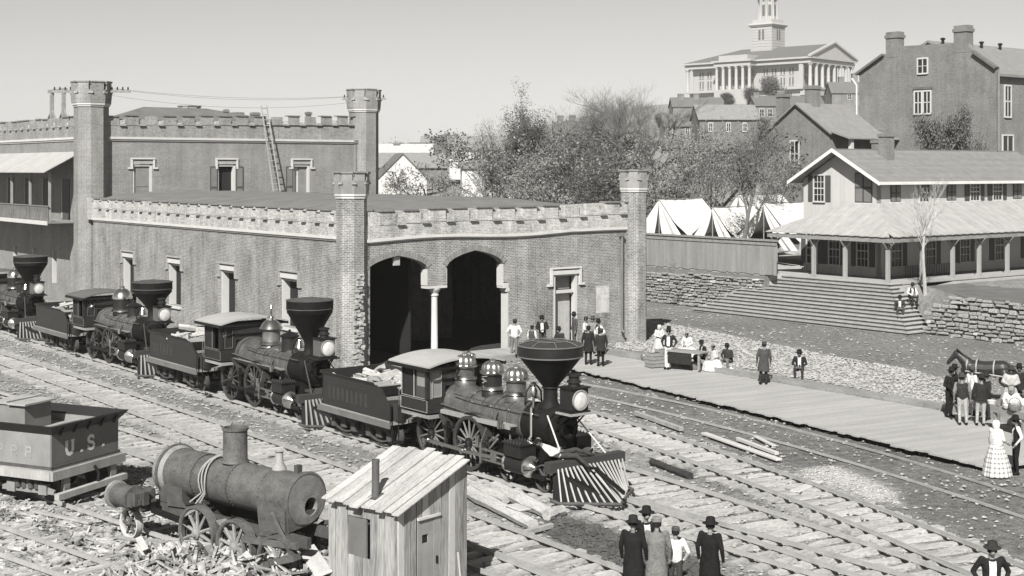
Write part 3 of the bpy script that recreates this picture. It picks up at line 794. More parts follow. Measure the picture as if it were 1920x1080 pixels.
# porch
PE, PD = 3.3, 2.8
m = MB(); m.box(-3.05, GL, -3.05, -.003, 2.26, 2.4); m.box(-3.05, -.003, 0, 6.3, 2.26, 2.4); po_ = m.build('porch_floor', plankm, ph)
m = MB(); m.box(-3.02, GL, -3.0, -2.96, 1.9, 2.255); m.box(-3.0, -2.96, -2.9, 6.2, 1.9, 2.255); m.build('floor_skirt', wood_old, po_)
def pz(d): return 6.85 - d / PE * 1.83
porchm = gm('porch_roof_boards', .30, rough=.9, var=.25, scale=2, fine=25, bump=.25)
x = -PE
k = 0
while x < GL - .2:
    x1 = min(x + .36, GL)
    da, db = max(0, -x), max(0, -x1)
    e = .02 * (k % 2)
    c = [(x, -PE, pz(PE)), (x1, -PE, pz(PE)), (x1, -db, pz(db)), (x, -da, pz(da))]
    if da < PE - .02:
        m = MB(); m.hexa([(p[0], p[1], p[2] + e) for p in c] + [(p[0], p[1], p[2] + .045 + e) for p in c]); m.build('porch_roof_board', porchm, ph)
    x = x1 + .004; k += 1
y = -PE; HP = 2.3
while y < 6.1:
    y1 = min(y + .36, 6.2)
    def td(yy): return max(0, -yy) if yy < 0 else max(0, (yy - HP) / (6.2 - HP) * PE)
    da, db = td(y), td(y1)
    e = .02 * (k % 2)
    if min(da, db) < PE - .02:
        c = [(-PE, y, pz(PE)), (-PE, y1, pz(PE)), (-db, y1, pz(db)), (-da, y, pz(da))]
        m = MB(); m.hexa([(p[0], p[1], p[2] + e) for p in c] + [(p[0], p[1], p[2] + .045 + e) for p in c]); m.build('porch_roof_board', porchm, ph)
    y = y1 + .004; k += 1
m = MB(); m.box(-PE + .03, GL, -PE + .08, -PE + .18, 4.72, 4.97); m.box(-PE + .08, -PE + .18, -PE + .18, 6.1, 4.72, 4.97); m.build('porch_beam', timber, ph)
postm = gm('post_timber', .27, var=.25, scale=3, stretch=(1, 1, .2))
PP = [(-PD, -PD), (-PD, .3), (-PD, 2.7), (-PD, 5.8)] + [(-PD + v, -PD) for v in (3.2, 6.2, 8.9, 11.9, 14.9, 17.9)]
for (x, y) in PP:
    m = MB(); m.box(x - .1, x + .1, y - .1, y + .1, 2.4, 4.72); m.box(x - .15, x + .15, y - .15, y + .15, 2.4, 2.55); m.box(x - .14, x + .14, y - .14, y + .14, 4.45, 4.53); pp = m.build('porch_post', postm, ph)
    m = MB()
    for dx, dy in ((1, 0), (-1, 0), (0, 1), (0, -1)): m.bar((x + dx * .1, y + dy * .1, 4.35), (x + dx * .42, y + dy * .42, 4.72), .08, .08)
    m.build('bracket', postm, pp)
for k in range(30):
    m = MB(); m.box(.8 + k * .17, .86 + k * .17, -1.3, -1.27, 2.4, 3.15); m.build('picket', shutter, ph)
# broad plank stairs wrapping the porch corner
st = thing('plank_stairs', 'broad flight of weathered plank stairs leading up to the porch', 'stairs', W(0, 0), BANG)
NS = 13
for i in range(NS):
    bf, ar, al, z = 29.3 + .293 * i, -7.35 + .325 * i, 9.0 - .29 * i, .182 * (i + 1)
    be = lerp(31.3, 34.0, i / (NS - 1))
    m = MB(); m.poly([(bf - .03, ar - .03, z), (bf + .32, ar + .32, z), (bf + .32, al, z), (bf - .03, al, z)], (0, 0, -.055)); t = m.build('tread', wood_old, st)
    m = MB(); m.poly([(bf - .03, ar - .03, z), (be, ar - .03, z), (be, ar + .32, z), (bf + .32, ar + .32, z)], (0, 0, -.055)); m.build('tread', gm('tread_boards', .36, var=.3, scale=3), st)
    m = MB(); m.box(bf + .05, bf + .07, ar + .1, al - .05, z - .19, z - .057); m.build('riser', timber, st)
    m = MB(); m.box(bf + .08, be - .02, ar + .05, ar + .07, z - .19, z - .057); m.build('riser', wood_old, st)
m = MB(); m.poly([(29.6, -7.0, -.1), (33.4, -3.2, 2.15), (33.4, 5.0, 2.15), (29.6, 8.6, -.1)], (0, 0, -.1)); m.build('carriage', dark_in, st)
# terrace earth
m = MB()
lawnm = gm('worn_lawn', .115, rough=1, var=.45, scale=1.2, fine=14, bump=.6)
m.poly([W(-9.6, 31.05, 2.2), W(-4.9, 34.4, 2.2), W(-3.15, 36.2, 2.2), W(-3.15, 39.5, 2.2), W(-34, 39.5, 1.95), W(-34, 31.05, 1.95)], (0, 0, -2.4))
struct(m.build('lawn', lawnm, None))
m = MB(); nb_ = 12; vs = []
for i in range(nb_ + 1):
    t = i / nb_
    p0, p1 = W(lerp(-7.6, -3.3, t), lerp(31.25, 34.1, t), lerp(-.05, 2.2, t)), W(lerp(-9.7, -4.8, t), lerp(31.0, 34.5, t), 2.21)
    for j in range(7):
        q = p0.lerp(p1, j / 6); q.z += .12 * noise.noise(q * 2.2) if 0 < j < 6 else 0; vs.append(q)
m.add(vs, [(i * 7 + j, i * 7 + j + 1, i * 7 + j + 8, i * 7 + j + 7) for i in range(nb_) for j in range(6)], True)
struct(m.build('bank', gm('rubble_earth', .2, var=.5, scale=3, fine=12, bump=.8, bdist=.06, rough=1), None))
m = MB(); m.poly([W(5.2, 31.8, 2.42), W(26, 31.8, 2.42), W(26, 46, 2.6), W(2, 46, 2.6), W(4.5, 33.4, 2.42)], (0, 0, -2.6)); struct(m.build('terrace', gm('pale_earth', .30, var=.4, scale=1.5, rough=1), None))
m = MB(); m.poly([W(5.2, 33.3, 2.2), W(-4.4, 33.3, 2.2), W(-4.4, 55, 2.2), W(5.2, 55, 2.2)], (0, 0, -2.4)); struct(m.build('terrace', gm('pale_earth', .30), None))
# dry stone walls, stone by stone
stone_meshes = []
rs = random.Random(11)
for k in range(10):
    m = MB()
    c = []
    for z in (-.5, .5):
        for (x, y) in ((-.5, -.5), (.5, -.5), (.5, .5), (-.5, .5)):
            c.append((x * rs.uniform(.8, 1), y * rs.uniform(.7, 1), z * rs.uniform(.6, 1)))
    m.hexa(c)
    me = mesh_from(m, 'stone', True, False)
    bm = bmesh.new(); bm.from_mesh(me); bmesh.ops.bevel(bm, geom=bm.edges[:], offset=.1, segments=1, affect='EDGES'); bm.to_mesh(me); bm.free()
    me.materials.append(stonem); stone_meshes.append(me)
pale_stone = []
for me in stone_meshes[:4]:
    q = me.copy(); q.materials.clear(); q.materials.append(gm('pale_wall_stone', .42, var=.25, scale=3)); pale_stone.append(q)
def stone_wall(label, b, a0, a1, ztop, zbot, name='stone_wall', rh=.185, ln=.46):
    t = thing(name, label, 'wall', W(0, b), BANG)
    m = MB(); m.hexa([(.12, a0, zbot), (.5, a0, zbot), (.5, a1, zbot), (.12, a1, zbot), (.12, a0, ztop(a0) - .08), (.5, a0, ztop(a0) - .08), (.5, a1, ztop(a1) - .08), (.12, a1, ztop(a1) - .08)]); m.build('wall_core', gm('wall_mortar', .15, var=.3), t)
    z = zbot
    n = 0
    while True:
        h = rh * rs.uniform(.65, 1.4)
        a = a0 + rs.uniform(0, .2)
        any_ = False
        while a < a1:
            l = ln * rs.uniform(.35, 1.7)
            if z + h * .6 < ztop(a) and n < 300:
                me = rs.choice(pale_stone) if rs.random() < .05 else rs.choice(stone_meshes)
                o = obj('stone', me, None, t, (.1 + rs.uniform(-.06, .05), a + l / 2, z + h / 2 + rs.uniform(-.04, .04)))
                o.scale = (.34 * rs.uniform(.8, 1.15), l * rs.uniform(.88, 1.03), h * rs.uniform(.7, 1.05)); o.rotation_euler = (rs.uniform(-.05, .05), rs.uniform(-.06, .06), rs.uniform(-.06, .06)); n += 1; any_ = True
            a += l
        z += h
        if not any_: break
    return t
stone_wall('rough rubble stone wall under the plank fence beside the stairs', 31.5, 5.0, 16.8, lambda a: 2.42, 0.0)
stone_wall('rubble retaining wall below the dark lawn right of the stairs', 30.9, -20.5, -7.6, lambda a: 2.2 + (a + 7) * .012 - (0.8 * sstep(-9.0, -7.6, a)), 0.0, rh=.23, ln=.5)
# plank fence on the left wall
fn = thing('plank_fence', 'weathered plank fence with dark top rail beside the depot tower', 'fence', W(0, 31.75), BANG)
a = 4.2; k = 0
fm = gm('fence_boards', .215, rough=.9, var=.35, scale=3, fine=40, stretch=(1, 1, .1), bump=.3)
while a < 22:
    w = rs.uniform(.2, .3)
    m = MB(); m.box(0, .03, a, a + w - .012, 2.42 + rs.uniform(-.04, .04), 4.5); m.build('board', fm, fn); a += w
m = MB(); m.box(-.08, .1, 4.1, 22, 4.5, 4.62); m.build('top_rail', timber, fn)
m = MB(); m.box(-.05, 0, 4.15, 22, 4.25, 4.4); m.build('rail', timber, fn)
f2 = thing('plank_fence', 'short stretch of plank fence half hidden behind the left porch posts', 'fence', W(6.5, 38.5), BANG)
for k in range(16):
    m = MB(); m.box(k * .26, k * .26 + .245, 0, .03, 2.4, 4.5); m.build('board', fm, f2)

# ---------------------------------------------------------------- tents
def tent(label, front, back, hw, h, zg, seed, grp='white wall tents on the hillside', gap=.42):
    rn = random.Random(seed)
    front, back = Vector(front), Vector(back)
    d = (back - front); L = d.xy.length
    ang = math.atan2(d.y, d.x)
    t = thing('tent', label, 'tent', (front.x, front.y, zg), ang, grp)
    for s in (-1, 1):                                   # local x along the ridge, y across
        vs = []; nu, nv = 14, 9
        for i in range(nu + 1):
            for j in range(nv + 1):
                x = L * i / nu; v = j / nv
                y = s * hw * v; z = h * (1 - v) + .55 * v - .22 * math.sin(math.pi * v) - .10 * math.sin(math.pi * i / nu) * (1 - v) + .03 * math.sin(i * 2.2 + j)
                vs.append((x, y, z))
        fs = [(i * (nv + 1) + j, i * (nv + 1) + j + 1, (i + 1) * (nv + 1) + j + 1, (i + 1) * (nv + 1) + j) for i in range(nu) for j in range(nv)]
        m = MB(); m.add(vs, fs, True); m.box(0, L, s * hw - .01, s * hw + .01, -.2, .55); m.build('roof_panel', canvas, t, recalc=False)
        vs = []; nv, nw = 12, 9                          # front flap, drawn aside at the foot, in folds
        for i in range(nv + 1):
            v = i / nv
            zt = h * (1 - v) + .0
            for j in range(nw + 1):
                w = j / nw
                yo = s * hw * v * (.98) ; yi = s * hw * v * gap * (.2 + .8 * v)
                y = lerp(yi, yo, w)
                vs.append((-.06 - .12 * v * math.sin(w * 9 + seed) * (1 if w < .95 else .2), y, zt * 1.0 - .02))
        fs = [(i * (nw + 1) + j, i * (nw + 1) + j + 1, (i + 1) * (nw + 1) + j + 1, (i + 1) * (nw + 1) + j) for i in range(nv) for j in range(nw)]
        m = MB(); m.add(vs, fs, True); m.build('front_flap', canvas, t, recalc=False)
    m = MB(); m.add([(L - .05, -hw, 0), (L - .05, hw, 0), (L - .05, hw, .55), (L - .05, 0, h), (L - .05, -hw, .55)], [(0, 1, 2, 3, 4)]); m.build('back_panel', canvas, t)
    m = MB(); m.cyl((0, 0, 0), (0, 0, h), .04, n=6); m.cyl((-.2, 0, h - .03), (L + .1, 0, h - .03), .035, n=6); m.build('pole', timber, t)
tent('leftmost white wall tent with folded front flaps above the plank fence', D(1236, 372, 97), D(1316, 366, 101.5), 2.3, 3.0, 3.85, 1, gap=.2)
tent('middle white tent with dark open front behind the plank fence', D(1336, 388, 95), D(1412, 372, 99.5), 2.1, 2.8, 3.55, 2, gap=.5)
tent('right white tent with wide open front beside the porch house', D(1432, 384, 93), D(1520, 362, 98), 2.7, 3.1, 3.6, 3, gap=.6)
tent('white tent in the second row showing only its roof between the nearer tents', D(1385, 368, 102), D(1465, 362, 106), 2.6, 3.2, 3.9, 4)

# ---------------------------------------------------------------- houses up the hill
def house(label, loc, rot, w, d, h, rh, wall, roof, cat='house', name='brick_house', chims=(), wins=(), ridge='x', gwins=(), over=.3, wmat=None, z0=-2.0):
    """local x along the ridge (w), y depth (d); the -y side is the long front, -x the gable seen"""
    t = thing(name, label, cat, loc, rot)
    m = MB(); m.box(0, w, 0, d, z0, h)
    for x in (0, w - .3): m.poly([(x, 0, h), (x, d, h), (x, d / 2, h + rh)], (.3, 0, 0))
    m.build('wall', wall, t)
    m = MB()
    for s in (0, 1):
        y0, y1 = (-over, d / 2) if s == 0 else (d + over, d / 2)
        zz = h - over * rh / (d / 2)
        m.hexa([(-over, y0, zz), (w + over, y0, zz), (w + over, y1, h + rh), (-over, y1, h + rh), (-over, y0, zz + .15), (w + over, y0, zz + .15), (w + over, y1, h + rh + .15), (-over, y1, h + rh + .15)])
    rf = m.build('roof', roof, t)
    for (x, y, cw, ch) in chims:
        m = MB(); m.box(x, x + cw, y, y + cw, h * .7, h + rh + ch); m.box(x - .08, x + cw + .08, y - .08, y + cw + .08, h + rh + ch - .3, h + rh + ch - .1); m.build('chimney', brick_far, rf)
    for (u, z, ww, wh) in wins: simple_win(t, TSH, u, z, ww, wh, wmat)
    for (u, z, ww, wh) in gwins: simple_win(t, TGH, u, z, ww, wh, wmat)
    return t
def simple_win(t, T, u, z, ww, wh, mat=None):
    m = MB(); wb(m, T, u - ww / 2, u + ww / 2, z, z + wh, .01, .04); wv = m.build('window', glassd, t)
    m = MB(); wb(m, T, u - ww / 2 - .1, u - ww / 2, z - .1, z + wh + .12, .01, .1); wb(m, T, u + ww / 2, u + ww / 2 + .1, z - .1, z + wh + .12, .01, .1)
    wb(m, T, u - ww / 2, u + ww / 2, z + wh, z + wh + .12, .01, .1); wb(m, T, u - ww / 2, u + ww / 2, z - .12, z, .01, .12); wb(m, T, u - .04, u + .04, z, z + wh, .04, .07); wb(m, T, u - ww / 2, u + ww / 2, z + wh * .48, z + wh * .52, .04, .07)
    m.build('frame', mat or limepl, wv)
# big brick house: gable end along the depot's long direction
c9 = D(1868, 280, 105)
bh = thing('brick_house', 'tall brick house with stepped gable and two end chimneys above the porch house', 'house', (c9.x, c9.y, 0), BANG)
BW = 12.9
m = MB(); m.poly([(0, 0, 2), (0, 0, 16.6), (0, 1.9, 17.95), (0, 2.6, 18.7), (0, 3.2, 18.75), (0, 9.7, 18.9), (0, 10.4, 18.2), (0, BW, 16.8), (0, BW, 2)], (.45, 0, 0)); m.build('gable_wall', brick_far, bh)
m = MB(); m.box(.45, 16, .3, .75, 2, 16.3); m.box(15.5, 16, .75, BW, 2, 16.3); m.box(.45, 15.5, BW - .45, BW, 2, 16.3); m.build('front_wall', brick_far, bh)
for (y0, y1, w) in ((2.55, 3.75, 1), (9.0, 10.2, 1)):
    m = MB(); m.box(-.02, .8, y0, y1, 18.0, 20.1); m.box(-.1, .88, y0 - .08, y1 + .08, 19.6, 19.85); m.build('chimney', brick_far, bh)
m = MB()
m.hexa([(.4, -.1, 16.0), (16.2, -.1, 16.0), (16.2, 6.4, 19.0), (.4, 6.4, 19.0), (.4, -.1, 16.2), (16.2, -.1, 16.2), (16.2, 6.4, 19.2), (.4, 6.4, 19.2)])
m.hexa([(.4, BW + .1, 16.0), (16.2, BW + .1, 16.0), (16.2, 6.5, 19.0), (.4, 6.5, 19.0), (.4, BW + .1, 16.2), (16.2, BW + .1, 16.2), (16.2, 6.5, 19.2), (.4, 6.5, 19.2)])
rf = m.build('roof', roof_md, bh)
for k in range(4):
    m = MB(); m.lathe([(.12, 0), (.12, .3), (.2, .35), (.2, .45), (.05, .5)], 8, (1.2 + k * 2.6, 5.6, 18.9)); m.build('vent_pot', iron, rf)
m = MB(); m.bar((-.06, -.1, 16.6), (-.06, 1.95, 18.0), .5, .18); m.bar((-.06, 10.35, 18.3), (-.06, BW + .2, 16.85), .5, .18); m.build('gable_coping', roof_dk, bh)
simple_win(bh, TGH, 6.6, 16.6, .85, 1.1)
for dy in (-.42, .42): simple_win(bh, TGH, 6.6 + dy, 13.4, .6, 1.7)
m = MB(); wb(m, TGH, 5.7, 7.5, 15.3, 15.5, .01, .12); m.build('lintel', roof_dk, bh)
TS3 = lambda u, z, d: (u, .3 - d, z)
for (u, z, ww, wh) in ((1.9, 13.0, .75, 2.3), (1.9, 9.0, 1.3, 2.5), (4.9, 13, .75, 2.3), (4.9, 9, 1.3, 2.5)): simple_win(bh, TS3, u, z, ww, wh)
for (y, x) in ((BW + .15, -.15), (-.2, .0)):
    m = MB(); m.tube([(x, y + (.5 if y > 5 else 0), 16.5), (x, y, 15.9), (x, y, 8)], .09, 6); m.build('rain_pipe', limepl if y > 5 else roof_md, bh)
# smaller brick house with a side porch
c8 = D(1556, 280, 110)
sh_ = house('small brick gabled house with a two chimneyed roof and white porch posts', (c8.x, c8.y, 0), BANG, 10, 6.7, 11.9, 2.3, brick_far, roof_md, chims=((1.4, 2.9, .9, 1.6), (.4, 5.2, .8, 1.0)), gwins=((3.6, 9.2, .8, 2.0),), z0=2)
m = MB(); m.box(.2, 10, -1.9, 0, 9.0, 9.15); pf = m.build('porch_floor', timber, sh_)
m = MB(); m.hexa([(-.2, -2.1, 11.3), (10, -2.1, 11.3), (10, 0, 11.95), (-.2, 0, 11.95), (-.2, -2.1, 11.4), (10, -2.1, 11.4), (10, 0, 12.05), (-.2, 0, 12.05)]); m.build('porch_roof', roof_md, sh_)
for x in (.3, 3.2, 6.2, 9): m = MB(); m.box(x, x + .3, -1.9, -1.6, 9.1, 11.35); m.build('porch_post', limepl, sh_)
m = MB(); m.box(.3, 10, -1.85, -1.75, 9.8, 9.95); m.build('porch_rail', limepl, sh_)
hd = lambda px, py, Y: tuple(D(px, py, Y))
def hx_(label, px, py, Y, rot, w, d, h, rh, wall, roof, **k): return house(label, hd(px, py, Y), R(rot), w, d, h, rh, wall, roof, **k)
white_n = 'white_house'
hx_('whitewashed gabled storehouse with one tiny gable window behind the station', 800, 362, 150, 100, 9, 5.2, 1.6, 2.6, whitewash, roof_dk, name=white_n, gwins=((2.7, 1.9, .25, .7),), over=.15)
hx_('low long dark roofed shed at the foot of the station tower', 690, 325, 175, 5, 10, 7, .8, 1.7, brick_far, roof_md, name='long_shed', cat='shed')
hx_('pale roofed low house with gable near the station tower', 700, 300, 215, 0, 9, 5, 1.0, 1.4, brick_far, gm('pale_roof', .4), chims=((3, 2, .9, .3),), name='low_house')
hx_('hipped grey house with two chimneys on the skyline behind the station', 790, 290, 260, 0, 5.0, 6, 1.9, 1.5, brick_far, roof_md, chims=((.4, 2, .8, .5), (4.4, 2, .8, .6)), name='grey_house')
hx_('long dark roof in front of the skyline chimneys', 770, 300, 235, 3, 14, 7, 1.2, 1.7, brick_far, roof_dk, name='long_shed', cat='shed')
wc = hx_('long white boarded building with a row of porch posts and grey roof', 843, 305, 165, 4, 6.6, 5.5, 1.6, 1.5, whitewash, roof_md, name=white_n, wins=((.6, .35, .3, .9), (1.3, .35, .35, .9), (1.7, .35, .35, .9)), over=.25)
for k in range(12):
    m = MB(); m.box(2.6 + k * .33, 2.72 + k * .33, -.06, .0, .2, 1.5); m.build('porch_slat', shutter, wc)
hx_('white plastered block with one dark square window below the long white building', 866, 362, 150, 4, 6.0, 5, 2.7, .5, whitewash, roof_md, name=white_n, cat='house', wins=((3.0, 1.6, .55, .7), (4.0, .1, .6, .5)), over=.3)
hx_('small dark cabin with porch posts beside the hillside road', 1247, 252, 210, 5, 5.0, 4, 1.4, 1.6, brick_far, roof_dk, wins=((1.4, .1, .4, 1), (3.4, .1, .5, 1.0)), name='cabin')
hx_('boarded grey house with plain roof on the hillside below the capitol', 1312, 256, 200, 4, 8.5, 6, 2.6, 2.0, gm('dark_siding', .14, var=.25), roof_md, wins=((1.6, .8, .5, 1.1), (4.2, .8, .5, 1.1), (6.6, .8, .5, 1.1)), name='boarded_house')
hx_('dark roofed brick house with two chimneys just below the capitol', 1418, 222, 300, 4, 15, 8, 2.8, 2.2, brick_far, roof_dk, wins=((1.2, .4, .9, 1.6), (3.0, .4, .9, 1.6)), chims=((5.4, 3, 1.6, 1.2), (.2, 3, 1.2, .8)))
hx_('brick house with twin chimneys left of the capitol', 1262, 220, 330, 0, 12, 8, 2.6, 2.2, brick_far, roof_dk, chims=((1.6, 3, 1.4, 1.0), (5.2, 3, 1.4, 1.1)))
hx_('low brick house with small white gable right of the capitol', 1560, 205, 330, 0, 14, 7, 4.0, 2.6, brick_far, roof_dk, chims=((2.4, 3, 1.2, 1.4), (5.6, 3, 1.3, 2.2)), wins=((4.2, 2.4, .8, 1.2),))
hx_('dark brick house among the bare trees at the hill foot', 1040, 292, 260, 0, 13, 8, 4.2, 2.2, brick_far, roof_dk, chims=((.6, 3, 1.2, 1.3), (2.9, 3, 1.2, 1.4)))

# ---------------------------------------------------------------- the capitol on its hill
k0 = D(1505, 190, 630)
ct = thing('capitol', 'pale stone capitol with columned porticoes and tower on the hilltop', 'capitol', (k0.x, k0.y, 0), math.atan2(.733, .68))
CW, CL = 40.5, 66.0
z0, z1, z2, z3 = 38.0, 46.1, 57.0, 59.8
def TCL(u, z, d): return (-d, u, z)
def TCS(u, z, d): return (u, -d, z)
m = MB(); m.box(2, CW - 2, 2, CL - 2, z0, z1 - .8); m.build('basement', capst, ct)
m = MB(); m.box(0, CW, 0, CL, z1 - .8, z1); m.box(-5, 0, 24.5, 45.5, z1 - .8, z1); m.box(-5, 2, 25, 45, z0, z1 - .8); m.box(1, CW - 1, -3.5, 1.9, z0 + 4.5, z1 - .8); m.box(.5, CW - .5, -4, 0, z1 - .8, z1); m.build('stylobate', capst, ct)
m = MB()
m.box(3.5, CW - 3.5, 3.5, CL - 3, z1, z2); m.build('cella', capst, ct)
m = MB(); m.box(.2, CW - .2, .2, CL - .2, z2, z2 + 1.5); m.box(-.9, CW + .9, -.9, CL + .9, z2 + 2.0, z3); m.box(-5, .2, 24.8, 45.2, z2, z2 + 1.5); m.box(-5.9, -.9, 24, 46, z2 + 2.0, z3); m.box(.2, CW - .2, -4, .2, z2, z2 + 1.5); m.box(-.9, CW + .9, -4.9, -.9, z2 + 2, z3)
m.build('entablature', capst, ct)
m = MB(); m.box(.5, CW - .5, .5, CL - .5, z2 + 1.5, z2 + 2.0); m.box(-4.7, .5, 25, 45, z2 + 1.5, z2 + 2); m.box(.5, CW - .5, -3.7, .5, z2 + 1.5, z2 + 2); m.build('frieze', capst, ct)
def column(x, y, r=.78):
    m = MB(); m.lathe([(r * 1.25, 0), (r * 1.25, .3), (r, .6), (r * .86, z2 - z1 - 1.1), (r * 1.15, z2 - z1 - .9), (r * 1.35, z2 - z1 - .35), (r * 1.35, z2 - z1)], 12, (x, y, z1)); m.build('column', capst, ct)
for k in range(8): column(1.5 + k * 5.35, -3, .85)
for k in range(8): column(1.5 + k * 5.35, CL - 1.5, .85)
for k in range(6): column(-4.0, 25.9 + k * 3.64)
column(.9, CL - 1.5)
m = MB(); wb(m, TCL, .3, 2.4, z1, z2, -1.6, -.6); m.build('pier', capst, ct)
m = MB(); m.poly([(-.5, -4.2, z3), (CW + .5, -4.2, z3), (CW / 2, -4.2, z3 + 7.0)], (0, .6, 0)); m.build('tympanum', capst, ct)
m = MB()
for s in (0, 1):
    x0 = -1.2 if s == 0 else CW + 1.2
    m.hexa([(x0, -5.2, z3), (x0, -3.4, z3), (CW / 2, -3.4, z3 + 7.2), (CW / 2, -5.2, z3 + 7.2), (x0, -5.2, z3 + .8), (x0, -3.4, z3 + .8), (CW / 2, -3.4, z3 + 8.0), (CW / 2, -5.2, z3 + 8.0)])
m.build('raking_cornice', capst, ct)
m = MB(); m.add([(-.4, -3.4, z3 + .05), (CW + .4, -3.4, z3 + .05), (CW + .4, CL + .4, z3 + .05), (-.4, CL + .4, z3 + .05), (CW / 2, -3.4, z3 + 7.1), (CW / 2, CL - 20, z3 + 7.1)], [(0, 4, 5, 3), (1, 2, 5, 4), (2, 3, 5), (0, 1, 4)]); m.build('roof', roof_dk, ct)
m = MB(); m.box(-4, 8, 27, 43, z3, z3 + 2.4); m.build('attic_block', capst, ct)
def slit(T, u, z, h, w=.75):
    for s in (-1, 1):
        m = MB(); wb(m, T, u + s * .8 - w / 2, u + s * .8 + w / 2, z, z + h, .02, .05); wv = m.build('window', gm('capitol_window', .09, var=.3), ct)
        m = MB(); wb(m, T, u + s * .8 - w / 2 - .2, u + s * .8 + w / 2 + .2, z - .35, z - .02, .02, .3); m.build('sill', capst, wv)
T35 = lambda u, z, d: TCL(u, z, d - 3.5)
for u in (8.0, 12.6, 17.2, 21.8, 29.5, 33.2, 36.8, 40.5, 48.8, 53.4, 58.0):
    slit(T35, u, 47.5, 3.6); slit(T35, u, 52.6, 2.9)
for u in (8.0, 17.2, 48.8, 58): slit(lambda u_, z, d: TCL(u_, z, d - 2), u, 41.5, 2.6)
T36 = lambda u, z, d: TCS(u, z, d - 3.5)
for u in (9.0, 14.6, 20.2, 25.8, 31.4): slit(T36, u, 47.2, 4.4, 1.0); slit(T36, u, 52.8, 2.9, .9)
tx, ty = 21.5, 32.0
m = MB()
def frust(m, x, y, r0, r1, za, zb, n=4):
    vs = []
    for r, z in ((r0, za), (r1, zb)):
        for k in range(n):
            a = math.pi / n + 2 * math.pi * k / n; q = r / math.cos(math.pi / n)
            vs.append((x + q * math.cos(a), y + q * math.sin(a), z))
    m.add(vs, [tuple(reversed(range(n))), tuple(range(n, 2 * n))] + [(k, (k + 1) % n, (k + 1) % n + n, k + n) for k in range(n)])
for k in range(11):
    zz = 62 + k * 1.35
    e = 6.3 - .45 * sstep(0, 3.2, k)
    frust(m, tx, ty, e + .0, e - .03, zz, zz + 1.2); frust(m, tx, ty, e - .2, e - .2, zz + 1.2, zz + 1.35)
tw_ = m.build('tower', capst, ct)
m = MB(); frust(m, tx, ty, 6.2, 7.0, 76.85, 77.8); frust(m, tx, ty, 7.0, 6.6, 77.8, 78.6); m.build('cornice', capst, tw_)
m = MB(); frust(m, tx, ty, 5.4, 5.2, 78.6, 80.4); frust(m, tx, ty, 3.9, 3.9, 80.4, 92, 8); frust(m, tx, ty, 5.0, 5.0, 91, 92.2, 8); m.build('lantern', capst, tw_)
for k in range(8):
    a = math.pi / 8 + k * math.pi / 4
    m = MB(); m.lathe([(.75, 0), (.6, .4), (.5, 9.2), (.85, 9.9), (.85, 10.5)], 10, (tx + 4.35 * math.cos(a), ty + 4.35 * math.sin(a), 80.4)); m.build('lantern_column', capst, tw_)
    a2 = k * math.pi / 4
    def T8(u, z, d, a2=a2): return (tx + (3.92 + d) * math.cos(a2) - u * math.sin(a2), ty + (3.92 + d) * math.sin(a2) + u * math.cos(a2), z)
    m = MB(); wb(m, T8, -.7, .7, 82.2, 87.5, 0, .06); wb(m, T8, -.5, .5, 89, 90.2, 0, .06); m.build('window', gm('capitol_window', .09), tw_)
for T in (lambda u, z, d: (tx - 5.85 - d, ty + u, z), lambda u, z, d: (tx + u, ty - 5.85 - d, z)):
    for s in (-1, 1):
        m = MB(); wb(m, T, s * 1.0 - .55, s * 1.0 + .55, 70.5, 75.5, 0, .1); m.build('window', gm('capitol_window', .09), tw_)
# ---------------------------------------------------------------- railway tracks
tie_meshes = []
rt = random.Random(3)
for k in range(8):
    m = MB(); n = 6; prof = []
    for i in range(n + 1):
        y = lerp(-1.25, 1.25, i / n) + rt.uniform(-.03, .03)
        w0, w1, h = rt.uniform(.10, .14), rt.uniform(.10, .14), rt.uniform(-.025, .02)
        prof += [(-w0, y, -.16), (w1, y, -.16), (w1 * .86, y, h), (-w0 * .86, y, h)]
    fs = [(3, 2, 1, 0), tuple(n * 4 + q for q in range(4))]
    for i in range(n):
        for q in range(4): fs.append((i * 4 + q, i * 4 + (q + 1) % 4, i * 4 + 4 + (q + 1) % 4, i * 4 + 4 + q))
    m.add(prof, fs)
    me = mesh_from(m, 'tie', True, False); me.materials.append(tiem); tie_meshes.append(me)
def quad3(p, t):
    a, b, c = p
    tm = (b - a).length / max(1e-6, (b - a).length + (c - b).length)
    l0 = (t - tm) * (t - 1) / (tm); l1 = t * (t - 1) / (tm * (tm - 1)); l2 = t * (t - tm) / (1 - tm)
    return a * l0 + b * l1 + c * l2
RAILTOP = .2
TRACKS = []
